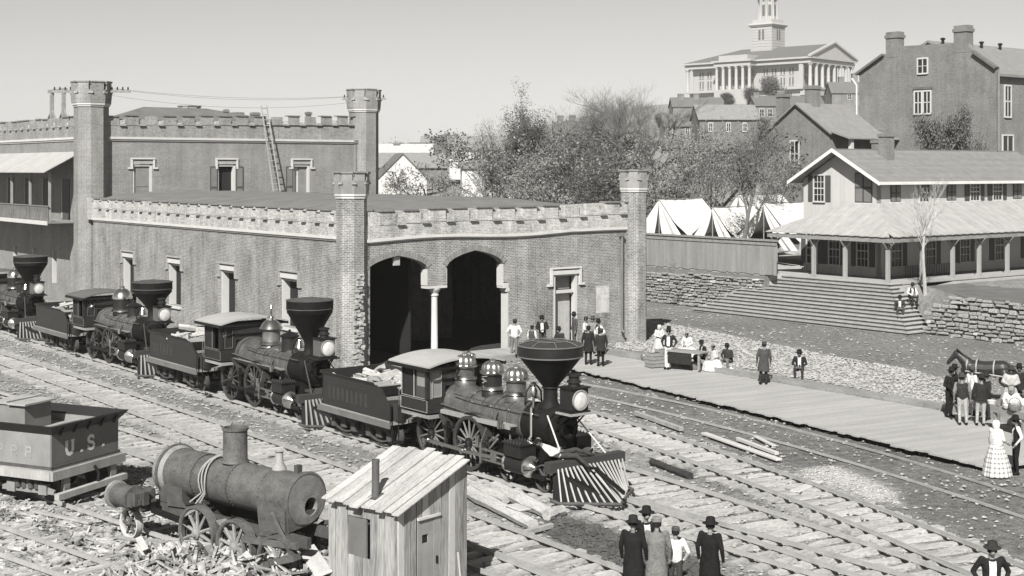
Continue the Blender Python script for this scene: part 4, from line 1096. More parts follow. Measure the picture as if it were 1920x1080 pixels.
def track(label, A, B, t0=-.2, t1=1.2, sp=.6, world=False, ties=True, n=40, sink=0.0):
    pa = [Vector(p) for p in A] if world else [P(x, y, RAILTOP) for x, y in A]
    pb = [Vector(p) for p in B] if world else [P(x, y, RAILTOP) for x, y in B]
    if len(pa) == 2: pa = [pa[0], (pa[0] + pa[1]) / 2, pa[1]]
    if len(pb) == 2: pb = [pb[0], (pb[0] + pb[1]) / 2, pb[1]]
    la = [quad3(pa, lerp(t0, t1, i / n)) for i in range(n + 1)]
    d = (pa[2] - pa[0]).normalized()
    sb0, sb1 = (pb[0] - pa[0]).dot(d), (pb[2] - pa[0]).dot(d)
    lb = [quad3(pb, ((p - pa[0]).dot(d) - sb0) / (sb1 - sb0)) for p in la]
    base = la[n // 2].copy(); base.z = 0
    t = thing('railway_track', label, 'track', base, 0, 'tracks across the yard')
    for ln in (la, lb):
        m = MB()
        for (w, z0, z1) in (((.034, -.07, 0),) if sink else ((.048, -.07, 0), (.08, -.1, -.07))):
            vs = []; fs = []
            for i, p in enumerate(ln):
                q = ln[min(i + 1, n)] - ln[max(i - 1, 0)]; s = Vector((-q.y, q.x, 0)).normalized() * w / 2
                for pp, zz in ((p - s, z0), (p + s, z0), (p + s, z1), (p - s, z1)): vs.append((pp.x - base.x, pp.y - base.y, RAILTOP + zz - sink))
            for i in range(n):
                for q in range(4): fs.append((i * 4 + q, i * 4 + (q + 1) % 4, i * 4 + 4 + (q + 1) % 4, i * 4 + 4 + q))
            m.add(vs, fs)
        m.build('rail', railm, t, uvs=False)
    if ties:
        acc = 0; need = 0
        for i in range(n):
            seg = (la[i + 1] - la[i]).length
            while need <= acc + seg:
                f = (need - acc) / seg
                ca = la[i].lerp(la[i + 1], f); cb = lb[i].lerp(lb[i + 1], f)
                c = (ca + cb) / 2
                if c.y > 20:
                    wv = cb - ca
                    o = obj('tie', rt.choice(tie_meshes), None, t, (c.x - base.x + rt.uniform(-.05, .05), c.y - base.y, .10 + rt.uniform(-.05, .0)))
                    o.rotation_euler = (0, 0, math.atan2(wv.y, wv.x) - math.pi / 2 + rt.uniform(-.07, .07)); o.scale = (rt.uniform(.8, 1.25), rt.uniform(.92, 1.1), 1)
                need += sp * rt.uniform(.85, 1.15)
            acc += seg
    TRACKS.append((la, lb))
LB = -8.4
track('half buried track running along the platform edge', [(1082, 710), (1380, 770), (1920, 920)], [(1097, 732), (1380, 798), (1920, 958)], -.3, 1.2, ties=False, sink=.13)
track('track crossing the middle of the yard right of the front engine', [(1104, 767), (1380, 853), (1920, 1057)], [(1097, 795), (1380, 892), (1827, 1075)], -.25, 1.15)
track('track branching off just beyond the front engine', [(1164, 869), (1380, 935), (1813, 1080)], [(1171, 932), (1380, 999), (1615, 1078)], -.15, 1.2)
track('track on which the row of engines stands', [W(34, LB - .762, .2), W(-4, LB - .762, .2), W(-44, LB - .762, .2)], [W(34, LB + .762, .2), W(-4, LB + .762, .2), W(-44, LB + .762, .2)], 0, 1, world=True)
track('track between the engines and the wrecked boiler', [(60, 677), (430, 797), (1172, 1066)], [(133, 727), (430, 840), (1039, 1080)], -.25, 1.25)
track('track passing close behind the plank hut', [(217, 798), (500, 888), (1064, 1080)], [(220, 838), (500, 930), (945, 1080)], -.45, 1.1)
track('buried track under the wrecked boiler', [(207, 913), (257, 930)], [(123, 943), (307, 1003)], -6, 8, sp=.9, n=60)
track('track in the near left corner of the yard', [(60, 1003), (200, 1052)], [(0, 1035), (130, 1080)], -1.5, 2, n=20)

# ---------------------------------------------------------------- locomotives
def wheel(parent, name, r, x, y, z, spokes, mat, tyre_mat, w=.13, sw=.05, rot=0.0, cw=True, spm=None):
    s = -1 if y < 0 else 1
    m = MB(); m.lathe([(r * .90, -w / 2), (r, -w / 2), (r, w / 2), (r * .90, w / 2), (r * .86, w * .3), (r * .86, -w * .3), (r * .90, -w / 2)], 32, (x, y, z), 'y')
    m.lathe([(r * 1.04, -s * w / 2), (r * 1.04, -s * w / 2 - s * .03), (r * .88, -s * w / 2 - s * .03)], 32, (x, y, z), 'y')
    wh = m.build(name, tyre_mat, parent)
    m = MB()
    for k in range(spokes):
        a = rot + 2 * math.pi * k / spokes
        m.tube([(x + r * .12 * math.cos(a), y, z + r * .12 * math.sin(a)), (x + r * .88 * math.cos(a), y, z + r * .88 * math.sin(a))], [sw * .8, sw * .55], 6)
    m.build('spokes', spm or mat, wh)
    m = MB(); m.lathe([(0, s * .14), (r * .09, s * .14), (r * .13, s * .1), (r * .2, s * .08), (r * .2, -s * .08), (0, -s * .08)], 14, (x, y, z), 'y')
    m.build('hub', mat, wh)
    if cw:
        m = MB(); vs = []
        a0 = rot + 2.3
        pts = [(x + r * .86 * math.cos(a0 + t), z + r * .86 * math.sin(a0 + t)) for t in (-.5, -.3, -.1, .1, .3, .5)]
        m.poly([(p[0], y - .04, p[1]) for p in pts], (0, .08, 0)); m.build('counterweight', mat, wh)
    return wh
def lath(parent, name, prof, n, c, mat, axis='z', **k):
    m = MB(); m.lathe(prof, n, c, axis, **k); return m.build(name, mat, parent)
def log_mesh(seed, L=1.1, r=.09):
    rn = random.Random(seed); m = MB(); n = rn.choice((3, 4, 5)); vs = []
    for i in range(4):
        x = lerp(-L / 2, L / 2, i / 3)
        for k in range(n):
            a = 2 * math.pi * k / n + rn.uniform(-.15, .15); rr = r * rn.uniform(.75, 1.2)
            vs.append((x + rn.uniform(-.02, .02), rr * math.cos(a) + rn.uniform(-.01, .01), rr * math.sin(a)))
    fs = [tuple(reversed(range(n))), tuple(3 * n + k for k in range(n))] + [(i * n + k, i * n + (k + 1) % n, i * n + n + (k + 1) % n, i * n + n + k) for i in range(3) for k in range(n)]
    m.add(vs, fs); me = mesh_from(m, 'log', True, False); me.materials.append(logm); return me
LOGS = [log_mesh(k, rt.uniform(.8, 1.25), rt.uniform(.07, .12)) for k in range(10)]
def truck(parent, x0, L, zc=.56, r=.36, w=.76, side=.95, mat=None):
    t = None
    for dx in (-L / 2, L / 2):
        for y in (-w, w):
            m = MB(); m.lathe([(0, -.06), (r * .25, -.07), (r * .8, -.03), (r, -.05), (r, .05), (r * .8, .03), (r * .25, .07), (0, .06)], 20, (x0 + dx, y, zc), 'y'); m.lathe([(r * 1.07, .05 * (-1 if y > 0 else 1)), (r * 1.07, .08 * (-1 if y > 0 else 1)), (r * .9, .08 * (-1 if y > 0 else 1))], 20, (x0 + dx, y, zc), 'y')
            m.build('wheel', rust2, parent)
        m = MB(); m.cyl((x0 + dx, -w - .15, zc), (x0 + dx, w + .15, zc), .06, n=8); m.build('axle', iron, parent)
    for s in (-1, 1):
        m = MB(); y = s * side
        m.box(x0 - L / 2 - .25, x0 + L / 2 + .25, y - .04, y + .04, zc + .12, zc + .24); m.box(x0 - .16, x0 + .16, y - .06, y + .06, zc - .1, zc + .4)
        for dx in (-L / 2, L / 2): m.box(x0 + dx - .13, x0 + dx + .13, y - .07, y + .09, zc - .15, zc + .15)
        m.bar((x0 - L / 2, y, zc - .12), (x0 - .15, y, zc - .22), .05, .05); m.bar((x0 + L / 2, y, zc - .12), (x0 + .15, y, zc - .22), .05, .05); m.bar((x0 - .15, y, zc - .22), (x0 + .15, y, zc - .22), .05, .05)
        tf = m.build('truck_frame', rust2, parent)
        m = MB()
        for k in range(5):
            hw = .42 - k * .07
            m.box(x0 - hw, x0 + hw, y - .05, y + .05, zc + .26 + k * .035, zc + .29 + k * .035)
        m.build('leaf_spring', rust2, tf)
def loco(label, a_off, v=1, tl=4.3, domes=(), stackz=4.1, stackr=.92, capdome=True, roofmat=None, seed=0, shade=None, cabz=3.05, tender_only=False, logs=26, lgroup='', llabel='', bandless=False, sh=0.0):
    t = thing('locomotive', label, 'locomotive', W(a_off, LB), LANG, 'engines standing in a row')
    rn = random.Random(seed)
    jk = shade or jacket
    BZ = 1.82
    # boiler: tapered wagon-top, barrel, smokebox
    m = MB(); m.lathe([(.0, .6), (.72, .6), (.72, 1.75), (.70, 1.95), (.56, 2.9), (.56, 5.45)], 28, (0, 0, BZ), 'x'); bo = m.build('boiler', jk, t)
    for xx, rr in ((1.75, .725), (2.85, .57), (3.5, .568), (4.1, .568), (4.75, .568), (5.4, .57)):
        m = MB(); m.lathe([(rr, xx - .03), (rr + .014, xx - .03), (rr + .014, xx + .03), (rr, xx + .03)], 28, (0, 0, BZ), 'x'); m.build('boiler_band', steel, bo)
    m = MB(); m.lathe([(.0, 5.45), (.585, 5.45), (.585, 6.55), (.56, 6.6), (0, 6.6)], 28, (0, 0, BZ), 'x'); sb = m.build('smokebox', soot, t)
    m = MB(); m.lathe([(.0, 6.74), (.12, 6.73), (.3, 6.68), (.44, 6.63), (.5, 6.6)], 24, (0, 0, BZ), 'x'); m.build('smokebox_door', soot, sb)
    m = MB(); m.lathe([(.19, 6.7), (.23, 6.72), (.23, 6.86), (.19, 6.86), (.16, 6.74)], 20, (0, 0, BZ - .02), 'x'); m.build('number_ring', iron, sb)
    m = MB()
    for k in range(16):
        a = 2 * math.pi * k / 16; m.lathe([(0, 6.63), (.025, 6.625), (.025, 6.6)], 6, (0, .53 * math.cos(a), BZ + .53 * math.sin(a)), 'x')
    stuff(m.build('rivets', iron, sb))
    m = MB(); m.box(5.55, 6.5, -.5, .5, .75, 1.4); m.build('saddle', soot, t)
    m = MB(); m.box(.5, 2.3, -.6, .6, .42, 1.6); m.build('firebox', soot, t)
    m = MB(); m.box(2.32, 4.2, -.58, .58, .5, 1.5); m.build('underframe_shade_block', soot, t)  # added black block, stands in for the shade behind the driving wheels
    m = MB(); m.box(-.3, 7.5, -.55, -.43, .78, 1.02); m.box(-.3, 7.5, .43, .55, .78, 1.02); m.box(2.4, 2.6, -.43, .43, .6, 1.0); m.box(4.6, 4.8, -.43, .43, .6, 1.2); m.build('frame', soot, t)
    # stack
    z0 = BZ + .5; sx = 6.07 + sh
    if capdome: prof = [(.34, z0), (.24, z0 + .12), (.205, z0 + .2), (.2, z0 + .52), (.24, z0 + .56), (.22, z0 + .6), (stackr * .97, stackz - .34)]
    else: prof = [(.34, z0), (.24, z0 + .12), (.205, z0 + .2), (.2, z0 + .45), (.27, z0 + .6), (stackr * .93, stackz - .52), (stackr * .97, stackz - .48), (stackr * .98, stackz - .3)]
    sk = lath(t, 'smokestack', prof, 36, (sx, 0, 0), soot)
    lath(sk, 'stack_collar', [(stackr * .97, stackz - .34), (stackr, stackz - .33), (stackr, stackz - .06), (stackr * .98, stackz - .05)], 36, (sx, 0, 0), paint if capdome else soot)
    lath(sk, 'trim_ring', [(stackr + .004, stackz - .35), (stackr + .012, stackz - .34), (stackr + .012, stackz - .32), (stackr + .004, stackz - .31)], 36, (sx, 0, 0), gm('stack_trim', .11, rough=.4) if capdome else rust2)
    lath(sk, 'trim_ring', [(stackr + .004, stackz - .05), (stackr + .018, stackz - .04), (stackr + .018, stackz - .02), (stackr - .02, stackz - .01)], 36, (sx, 0, 0), gm('stack_trim', .11, rough=.4) if capdome else rust2)
    if capdome:
        lath(sk, 'stack_screen', [(stackr - .02, stackz - .02), (stackr * .8, stackz + .05), (stackr * .55, stackz + .085), (0, stackz + .10)], 36, (sx, 0, 0), gm('screen_metal', .08, rough=.4, metal=.6))
        m = MB()
        for k in range(8):
            a = 2 * math.pi * k / 8 + .3; m.tube([(sx + stackr * .98 * math.cos(a), stackr * .98 * math.sin(a), stackz + .0), (sx + stackr * .75 * math.cos(a), stackr * .75 * math.sin(a), stackz + .075), (sx + stackr * .5 * math.cos(a), stackr * .5 * math.sin(a), stackz + .1)], .016, 4)
        m.lathe([(stackr * .50, stackz + .095), (stackr * .53, stackz + .11), (stackr * .55, stackz + .095)], 32, (sx, 0, 0)); m.tube([(sx - stackr * .5, 0, stackz + .11), (sx + stackr * .5, 0, stackz + .11)], .014, 4); m.build('screen_ribs', gm('stack_trim', .11), sk)
    else:
        lath(sk, 'stack_screen', [(stackr - .03, stackz - .01), (stackr * .7, stackz + .02), (.25, stackz + .06), (0, stackz + .07)], 36, (sx, 0, 0), rust2)
    # domes
    for (x, kind, zt, r) in domes:
        zb = BZ + .48 if x > 2.6 else BZ + .62
        if kind == 'fluted':
            d = lath(t, 'dome', [(r * 1.15, zb), (r * 1.1, zb + .16), (r * .98, zb + .2), (r * .98, zt - .4)], 24, (x, 0, 0), paint if x > 3 and x < 4 else jacket)
            lath(d, 'base_ring', [(r * 1.0, zb + .18), (r * 1.25, zb + .2), (r * 1.12, zb + .27), (r, zb + .3)], 24, (x, 0, 0), brass)
            lath(d, 'cornice', [(r, zt - .46), (r * 1.3, zt - .41), (r * 1.32, zt - .37), (r * 1.05, zt - .34)], 24, (x, 0, 0), steel)
            lath(d, 'crown', [(r * 1.08, zt - .35), (r * 1.12, zt - .27), (r * 1.0, zt - .17), (r * .7, zt - .08), (r * .3, zt - .05), (r * .3, zt), (0, zt + .01)], 48, (x, 0, 0), gm('fluted_metal', .38, rough=.32, metal=.9), flute=16, fd=.05)
            if 3 < x < 4:
                m = MB()
                for q in range(7):
                    a = -1.9 + .09 * q; m.lathe([(0, .02), (.05, .01), (.06, 0)], 6, (x + (r + .0) * math.cos(a), (r + .0) * math.sin(a), zb + .5 + .1 * math.sin(q * 2.4)))
                m.build('ornament', trim, d)
        elif kind == 'steam':
            d = lath(t, 'dome', [(r * 1.2, zb), (r * 1.0, zb + .12), (r * .95, zt - .45)], 24, (x, 0, 0), jacket)
            lath(d, 'base_ring', [(r * .95, zb + .1), (r * 1.3, zb + .12), (r * 1.12, zb + .2), (r * .97, zb + .24)], 24, (x, 0, 0), brass)
            lath(d, 'crown', [(r * .95, zt - .46), (r * 1.32, zt - .42), (r * 1.2, zt - .36), (r * .9, zt - .2), (r * .55, zt - .1), (r * .5, zt), (r * .2, zt + .04), (r * .16, zt + .3), (r * .22, zt + .34), (r * .1, zt + .45), (0, zt + .5)], 24, (x, 0, 0), brass)
        elif kind == 'round':
            d = lath(t, 'dome', [(r * 1.05, zb), (r, zb + .1), (r, zt - .5)], 24, (x, 0, 0), paint)
            lath(d, 'base_ring', [(r, zb + .12), (r * 1.2, zb + .15), (r * 1.1, zb + .22), (r, zb + .25)], 24, (x, 0, 0), brass)
            lath(d, 'crown', [(r, zt - .5), (r * 1.12, zt - .47), (r * 1.1, zt - .4), (r * .95, zt - .22), (r * .6, zt - .06), (r * .25, zt), (r * .3, zt + .06), (r * .15, zt + .1), (r * .12, zt + .4), (0, zt + .42)], 24, (x, 0, 0), brass)
        else:
            d = lath(t, 'sandbox', [(r * 1.05, zb), (r, zb + .06), (r, zt - .16)], 20, (x, 0, 0), paint)
            lath(d, 'lid', [(r * 1.15, zt - .18), (r * 1.2, zt - .13), (r * .7, zt - .05), (.05, zt), (.05, zt + .08), (0, zt + .1)], 20, (x, 0, 0), iron)
    # bell in its yoke
    bx_ = 5.3
    m = MB(); m.tube([(bx_, -.3, BZ + .5), (bx_, -.27, BZ + .85), (bx_, -.12, BZ + 1.02), (bx_, .12, BZ + 1.02), (bx_, .27, BZ + .85), (bx_, .3, BZ + .5)], .03, 6); be_ = m.build('bell_stand', iron, t)
    lath(be_, 'bell', [(.0, .3), (.08, .29), (.12, .2), (.15, .08), (.2, 0)], 18, (bx_, 0, BZ + .68), brass)
    # headlight on its bracket
    hx0 = 6.85 + sh
    m = MB(); m.box(hx0 - .05, hx0 + .62, -.42, .42, 2.30, 2.35); hl = m.build('lamp_shelf', trim if v == 1 else paint, t)
    m = MB()
    for y in (-.3, .3): m.tube([(6.45, y, BZ + .35), (6.8, y, BZ + .25), (7.2 + sh, y, 2.3)], .03, 5); m.tube([(6.5, y, BZ - .2), (6.9, y * 1.1, BZ + .2), (7.25 + sh, y, 2.3)], .025, 5)
    m.build('lamp_bracket', iron, hl)
    m = MB(); m.box(hx0, hx0 + .5, -.31, .31, 2.4, 3.0); lb_ = m.build('headlight', paint if v == 1 else gm('lamp_box_paint', .09, rough=.4), t, bevel=.015)
    m = MB(); m.box(hx0 - .04, hx0 + .54, -.35, .35, 2.353, 2.4); m.box(hx0 - .04, hx0 + .54, -.35, .35, 3.0, 3.04); m.build('lamp_moulding', iron, lb_)
    m = MB(); m.lathe([(0, .55), (.1, .545), (.2, .53), (.245, .515), (.25, .50)], 24, (hx0, 0, 2.7), 'x'); m.build('lamp_glass', lens, lb_)
    m = MB(); m.lathe([(.245, .51), (.28, .51), (.28, .545), (.245, .545)], 24, (hx0, 0, 2.7), 'x'); m.build('lamp_rim', trim, lb_)
    m = MB(); m.lathe([(.16, 3.04), (.16, 3.14), (.2, 3.15), (.2, 3.2), (.15, 3.22), (.15, 3.32), (.2, 3.33), (.2, 3.38), (0, 3.42)], 14, (hx0 + .25, 0, 0)); m.build('lamp_chimney', paint, lb_)
    # cylinders, steam chests, guides
    for s in (-1, 1):
        y = s * 1.0
        m = MB(); m.cyl((5.5, y, .86), (6.42, y, .86), .27, n=24); cy = m.build('cylinder', paint, t)
        m = MB(); m.lathe([(.3, 6.42), (.3, 6.47), (.2, 6.52), (.1, 6.6), (.05, 6.68), (.0, 6.7)], 24, (0, y, .86), 'x'); m.build('cylinder_cap', brass, cy)
        m = MB(); m.lathe([(.285, 5.5), (.3, 5.52), (.3, 5.56), (.27, 5.58)], 24, (0, y, .86), 'x'); m.build('cylinder_band', brass, cy)
        m = MB(); m.box(5.58, 6.34, y - .27, y + .27, 1.08, 1.42); m.box(5.54, 6.38, y - .31, y + .31, 1.42, 1.47); sc = m.build('steam_chest', paint, t)
        m = MB()
        for q in range(6):
            for yy in (-.25, .25): m.cyl((5.62 + q * .136, y + yy, 1.47), (5.62 + q * .136, y + yy, 1.53), .018, n=6)
        m.build('chest_bolts', steel, sc)
        m = MB(); m.bar((4.3, y, 1.0), (5.5, y, 1.0), .09, .06); m.bar((4.3, y, .72), (5.5, y, .72), .09, .06); m.box(4.2, 4.3, y - .1, y + .1, .6, 1.2); g_ = m.build('crosshead_guide', steel, t)
        m = MB(); m.box(4.7, 4.98, y - .08, y + .08, .75, .97); m.cyl((4.98, y, .86), (5.5, y, .86), .03, n=8); m.build('crosshead', steel, g_)
        y2 = s * 1.02
        m = MB(); m.bar((4.8, y2 + s * .05, .86), (3.3, y2 + s * .06, .80), .05, .1); m.build('main_rod', steel if v == 1 else iron, t)
        m = MB(); m.bar((3.45, y2 - s * .03, .80), (1.22, y2 - s * .03, .80), .05, .1)
        for xx in (3.3, 1.35): m.cyl((xx, y2 - s * .2, .80), (xx, y2 + s * .1, .80), .085, n=10)
        m.build('side_rod', steel if v == 1 else iron, t)
        for xx, rot in ((3.3, .3), (1.35, .3)):
            wheel(t, 'driving_wheel', .79, xx, s * .78, .2 + .79, 14, iron if v == 1 else gm('wheel_paint', .025, rough=.5), gm('tyre', .05, rough=.4, metal=.3), rot=rot, sw=.045, spm=gm('spoke_paint', .14, rough=.45) if v == 1 else gm('spoke_paint_dark', .055, rough=.5))
            m = MB(); n = 14; r0 = .86
            for q in range(n):
                a0, a1 = R(12 + 150 * q / n), R(12 + 150 * (q + 1) / n)
                c_ = []
                for rr in (r0, r0 + .02):
                    for aa, yy in ((a0, s * .58), (a1, s * .58), (a1, s * .74), (a0, s * .74)): c_.append((xx + rr * math.cos(aa), yy, .99 + rr * math.sin(aa)))
                m.hexa(c_)
            m.build('splasher', gm('splasher_paint', .03, rough=.4), t)
        for xx in (5.15, 6.75):
            wheel(t, 'truck_wheel', .37, xx, s * .76, .57, 8, rust2, rust2, w=.11, sw=.04, cw=False)
        m = MB(); m.bar((4.9, s * .93, .62), (7.0, s * .93, .62), .07, .12); m.box(5.8, 6.1, s * .85, s * .97, .5, .72); m.build('truck_frame', iron, t)
        # running board and handrail
        m = MB(); m.box(-.15, 5.25, min(s * .5, s * .80), max(s * .5, s * .80), 1.73, 1.77); rb_ = m.build('running_board', trim if v == 1 else gm('board_paint', .2, rough=.5), t)
        m = MB(); m.box(-.15, 5.25, s * .80 - .015, s * .80 + .015, 1.66, 1.765); m.build('board_edge', trim if v == 1 else paint, rb_)
        m = MB(); m.tube([(2.3, s * .66, 2.28), (5.2, s * .6, 2.2), (6.3, s * .6, 2.2)], .018, 6)
        for xx in (2.9, 3.8, 4.7, 5.6): m.cyl((xx, s * .5, 2.18), (xx, s * .62, 2.23), .02, n=5)
        m.build('handrail', steel, t)
        m = MB(); m.tube([(4.4, s * 1.0, 1.62), (4.0, s * .95, 1.0)], .025, 6); m.cyl((3.9, s * .95, 1.0), (3.9, s * .95, 1.32), .07, n=10); m.cyl((5.0, s * .95, 1.68), (5.0, s * .95, 1.9), .09, n=12); m.build('feed_pump', brass, t)
        # front braces
        m = MB(); m.tube([(6.5, s * .45, BZ + .38), (7.55, s * .75, 1.2)], .024, 6); m.build('smokebox_brace', limepl if v == 1 else steel, t)
    # pipes, sand lines and valve gear
    for s in (-1, 1):
        m = MB(); m.tube([(4.4, s * .3, 2.3), (4.35, s * .58, 1.9), (4.2, s * .62, 1.2), (4.15, s * .76, .35)], .02, 5); m.build('sand_pipe', iron, t)
        m = MB(); m.tube([(1.5, s * .8, 1.95), (2.2, s * .74, 1.9), (4.6, s * .62, 1.75), (5.0, s * .6, 1.6), (5.2, s * .75, 1.1)], .028, 5); m.build('feed_pipe', gm('dull_pipe', .12, rough=.45, metal=.4), t)
        m = MB(); yy = s * .68
        for q in range(9):
            xa = 2.0 + rn.uniform(0, 2.6); m.bar((xa, yy + rn.uniform(-.05, .12) * s, rn.uniform(.7, 1.4)), (xa + rn.uniform(.2, .7), yy + rn.uniform(-.05, .12) * s, rn.uniform(.6, 1.45)), .035, .06)
        m.build('valve_gear', gm('worn_gear', .2, rough=.4, metal=.5, var=.5), t)
        m = MB(); m.box(2.28, 2.36, s * .84, s * .95, 1.0, 1.5); m.box(2.1, 2.55, s * .86, s * .92, 1.3, 1.36); m.build('driver_spring', iron, t)
        m = MB(); m.tube([(-.1, s * 1.3, 1.66), (-.1, s * 1.3, .6)], .018, 5); m.box(-.25, .05, s * 1.3 - .1, s * 1.3 + .1, .58, .62); m.build('cab_step', iron, t)
    # pilot
    m = MB(); m.box(7.45, 7.72, -1.32, 1.32, .93, 1.2); m.box(6.6, 7.45, -.5, .5, 1.12, 1.2); pb_ = m.build('bumper_beam', gm('beam_paint', .035), t)
    pl_ = None
    m = MB(); m.tube([(7.75, -1.34, .24), (8.05, -1.3, .2), (9.0, 0, .18), (8.05, 1.3, .2), (7.75, 1.34, .24)], .05, 6); pl_ = m.build('pilot_base', rust2, t)
    nb = 9
    m = MB(); m.add([(7.6, -1.15, .98), (7.6, 0, .98), (8.85, 0, .2), (7.72, -1.25, .2), (7.6, 1.15, .98), (7.72, 1.25, .2)], [(0, 1, 2, 3), (1, 4, 5, 2)]); m.build('pilot_shade_sheet', soot, pl_, recalc=False)  # added black sheet close behind the bars, stands in for the shadow under the pilot
    barm = gm('polished_bar', .5, rough=.35, metal=.2, bump=0) if v == 1 else gm('pilot_paint', .2, rough=.6)
    for s in (-1, 1):
        for q in range(nb + (s > 0)):
            f = q / nb
            top = Vector((7.72, s * lerp(.02, 1.2, f), 1.02)); bot = Vector((9.0, 0, .2)).lerp(Vector((7.85, s * 1.32, .22)), f)
            m = MB(); m.bar(top, bot, .034 if v == 1 else .06, .035); m.build('pilot_bar', barm, pl_)
    m = MB(); m.bar((8.0, 0, .95), (9.15, 0, .5), .06, .1); m.build('draw_bar', iron, t)
    # cab
    ZC = cabz; Y = 1.22
    CL_ = 1.42
    for s in (-1, 1):
        m = MB()
        y0, y1 = (s * Y - .04, s * Y + .04)
        m.box(.0, CL_, y0, y1, 1.67, 2.12); m.box(.0, .08, y0, y1, 2.12, ZC - .08); m.box(CL_ - .08, CL_, y0, y1, 2.12, ZC - .08); m.box(.67, .76, y0, y1, 2.12, ZC - .08); m.box(0, CL_, y0, y1, ZC - .08, ZC)
        cs = m.build('cab_side', cabw, t)
        m = MB(); m.box(.08, .67, s * Y - .01, s * Y + .01, 2.12, ZC - .08); m.build('pane', dark_in, cs)
        if v == 1:
            m = MB(); m.box(.76, CL_ - .08, s * Y - .015, s * Y + .015, 2.12, ZC - .08); sp1 = m.build('sliding_panel', gm('panel_paint', .05, rough=.4), cs)
            m = MB(); m.box(.84, CL_ - .16, s * Y - .022, s * Y + .022, 2.45, ZC - .2); m.build('panel_pane', gm('dusty_pane', .2, rough=.3), sp1)
        fr = trim if v == 1 else gm('dull_trim', .12)
        yy = s * (Y + .05)
        for (xa, xb, za, zb) in ((.04, .71, 2.1, ZC - .05), (.72, CL_ - .03, 2.1, ZC - .05), (-.02, CL_, 1.7, 2.05)):
            m = MB(); m.tube([(xa, yy, za), (xb, yy, za), (xb, yy, zb), (xa, yy, zb), (xa, yy, za)], .014, 5); m.build('beading', fr, cs)
        m = MB(); m.tube([(-.06, yy * 1.03, 1.75), (-.06, yy * 1.03, 2.3)], .016, 5); m.build('grab_rail', steel, cs)
        y2 = sorted((s * .68, s * Y)); m = MB(); m.box(CL_ - .04, CL_ + .04, y2[0], y2[1], 1.67, 2.1); m.box(CL_ - .04, CL_ + .04, s * .68 - .05, s * .68 + .05, 2.1, ZC); m.box(CL_ - .04, CL_ + .04, s * Y - .1, s * Y + .03, 2.1, ZC); m.box(CL_ - .04, CL_ + .04, y2[0], y2[1], ZC - .1, ZC); fw = m.build('cab_front', cabw, t)
        m = MB(); m.box(CL_ - .01, CL_ + .01, y2[0] + .05, y2[1] - .05, 2.1, ZC - .1); m.build('pane', gm('dusty_pane', .2, rough=.3) if v == 1 else glassd, fw)
        m = MB(); xx = CL_ + .045; ya, yb = s * .78, s * 1.1; m.tube([(xx, ya, 2.16), (xx, yb, 2.16), (xx, yb, ZC - .16), (xx, ya, ZC - .16), (xx, ya, 2.16)], .012, 5); m.build('beading', fr, fw)
    m = MB(); m.box(CL_ - .02, CL_ + .02, -.63, .63, 2.45, ZC + .03); m.build('cab_front', cabw, t)
    m = MB(); m.box(-.1, CL_, -1.2, 1.2, 1.5, 1.62); m.build('cab_floor', timber, t)
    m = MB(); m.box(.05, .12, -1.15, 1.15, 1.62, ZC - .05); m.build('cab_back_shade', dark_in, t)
    vs = []; ny, nx = 12, 2
    for z_ in (0, .06):
        for i in range(nx + 1):
            for j in range(ny + 1):
                yy = lerp(-1.42, 1.42, j / ny); vs.append((lerp(-.5, 1.72, i / nx), yy, ZC + z_ + .20 * (1 - (yy / 1.42) ** 2)))
    N = (nx + 1) * (ny + 1); fs = []
    for i in range(nx):
        for j in range(ny):
            q = i * (ny + 1) + j; fs += [(q, q + 1, q + ny + 2, q + ny + 1), (q + N, q + ny + 1 + N, q + ny + 2 + N, q + 1 + N)]
    ring = [j for j in range(ny + 1)] + [i * (ny + 1) + ny for i in range(1, nx + 1)] + [nx * (ny + 1) + j for j in range(ny - 1, -1, -1)] + [i * (ny + 1) for i in range(nx - 1, 0, -1)]
    for q in range(len(ring)): fs.append((ring[q], ring[(q + 1) % len(ring)], ring[(q + 1) % len(ring)] + N, ring[q] + N))
    m = MB(); m.add(vs, fs, True); cr_ = m.build('cab_roof', roofmat or roofc, t)
    m = MB(); m.box(-.51, 1.73, -1.46, -1.40, ZC - .08, ZC + .02); m.box(-.51, 1.73, 1.40, 1.46, ZC - .08, ZC + .02); m.box(1.72, 1.76, -1.4, 1.4, ZC - .06, ZC + .0); m.build('roof_edge', iron, cr_)
    # tender
    x1, x0 = -.75, -.75 - tl
    tm = gm('tender_paint', .022, rough=.42, var=.3, scale=2, bump=.05)
    m = MB(); m.box(x0, x1, -1.25, 1.25, 1.0, 1.12); tank = m.build('tender_floor', timber, t)
    for s in (-1, 1):
        pts = [(x0, 1.12), (x1, 1.12), (x1, 1.62), (x1 - .25, 1.72), (x1 - .6, 2.05), (x1 - .95, 2.14), (x0, 2.14)]
        m = MB(); m.poly([(p[0], s * 1.2, p[1]) for p in pts], (0, -s * .06, 0)); sd_ = m.build('tender_side', tm, t)
        m = MB(); m.hexa([(x0, s * 1.2, 2.1), (x1 - .95, s * 1.2, 2.1), (x1 - .95, s * 1.28, 2.22), (x0, s * 1.28, 2.22), (x0, s * 1.17, 2.1), (x1 - .95, s * 1.17, 2.1), (x1 - .95, s * 1.25, 2.23), (x0, s * 1.25, 2.23)]); m.build('flare', tm, sd_)
        m = MB()
        for zz in (1.24, 1.92): m.box(x0 + .25, x1 - 1.0, s * 1.2, s * 1.206, zz, zz + .015)
        for q in range(9 if v == 1 else 6):
            xx = x0 + .4 + q * (tl - 1.7) / 9; m.box(xx, xx + .16, s * 1.2, s * 1.205, 1.36, 1.78)
        m.build('faded_lettering', gm('faded_paint', .036, rough=.5, var=.4, scale=7), sd_)
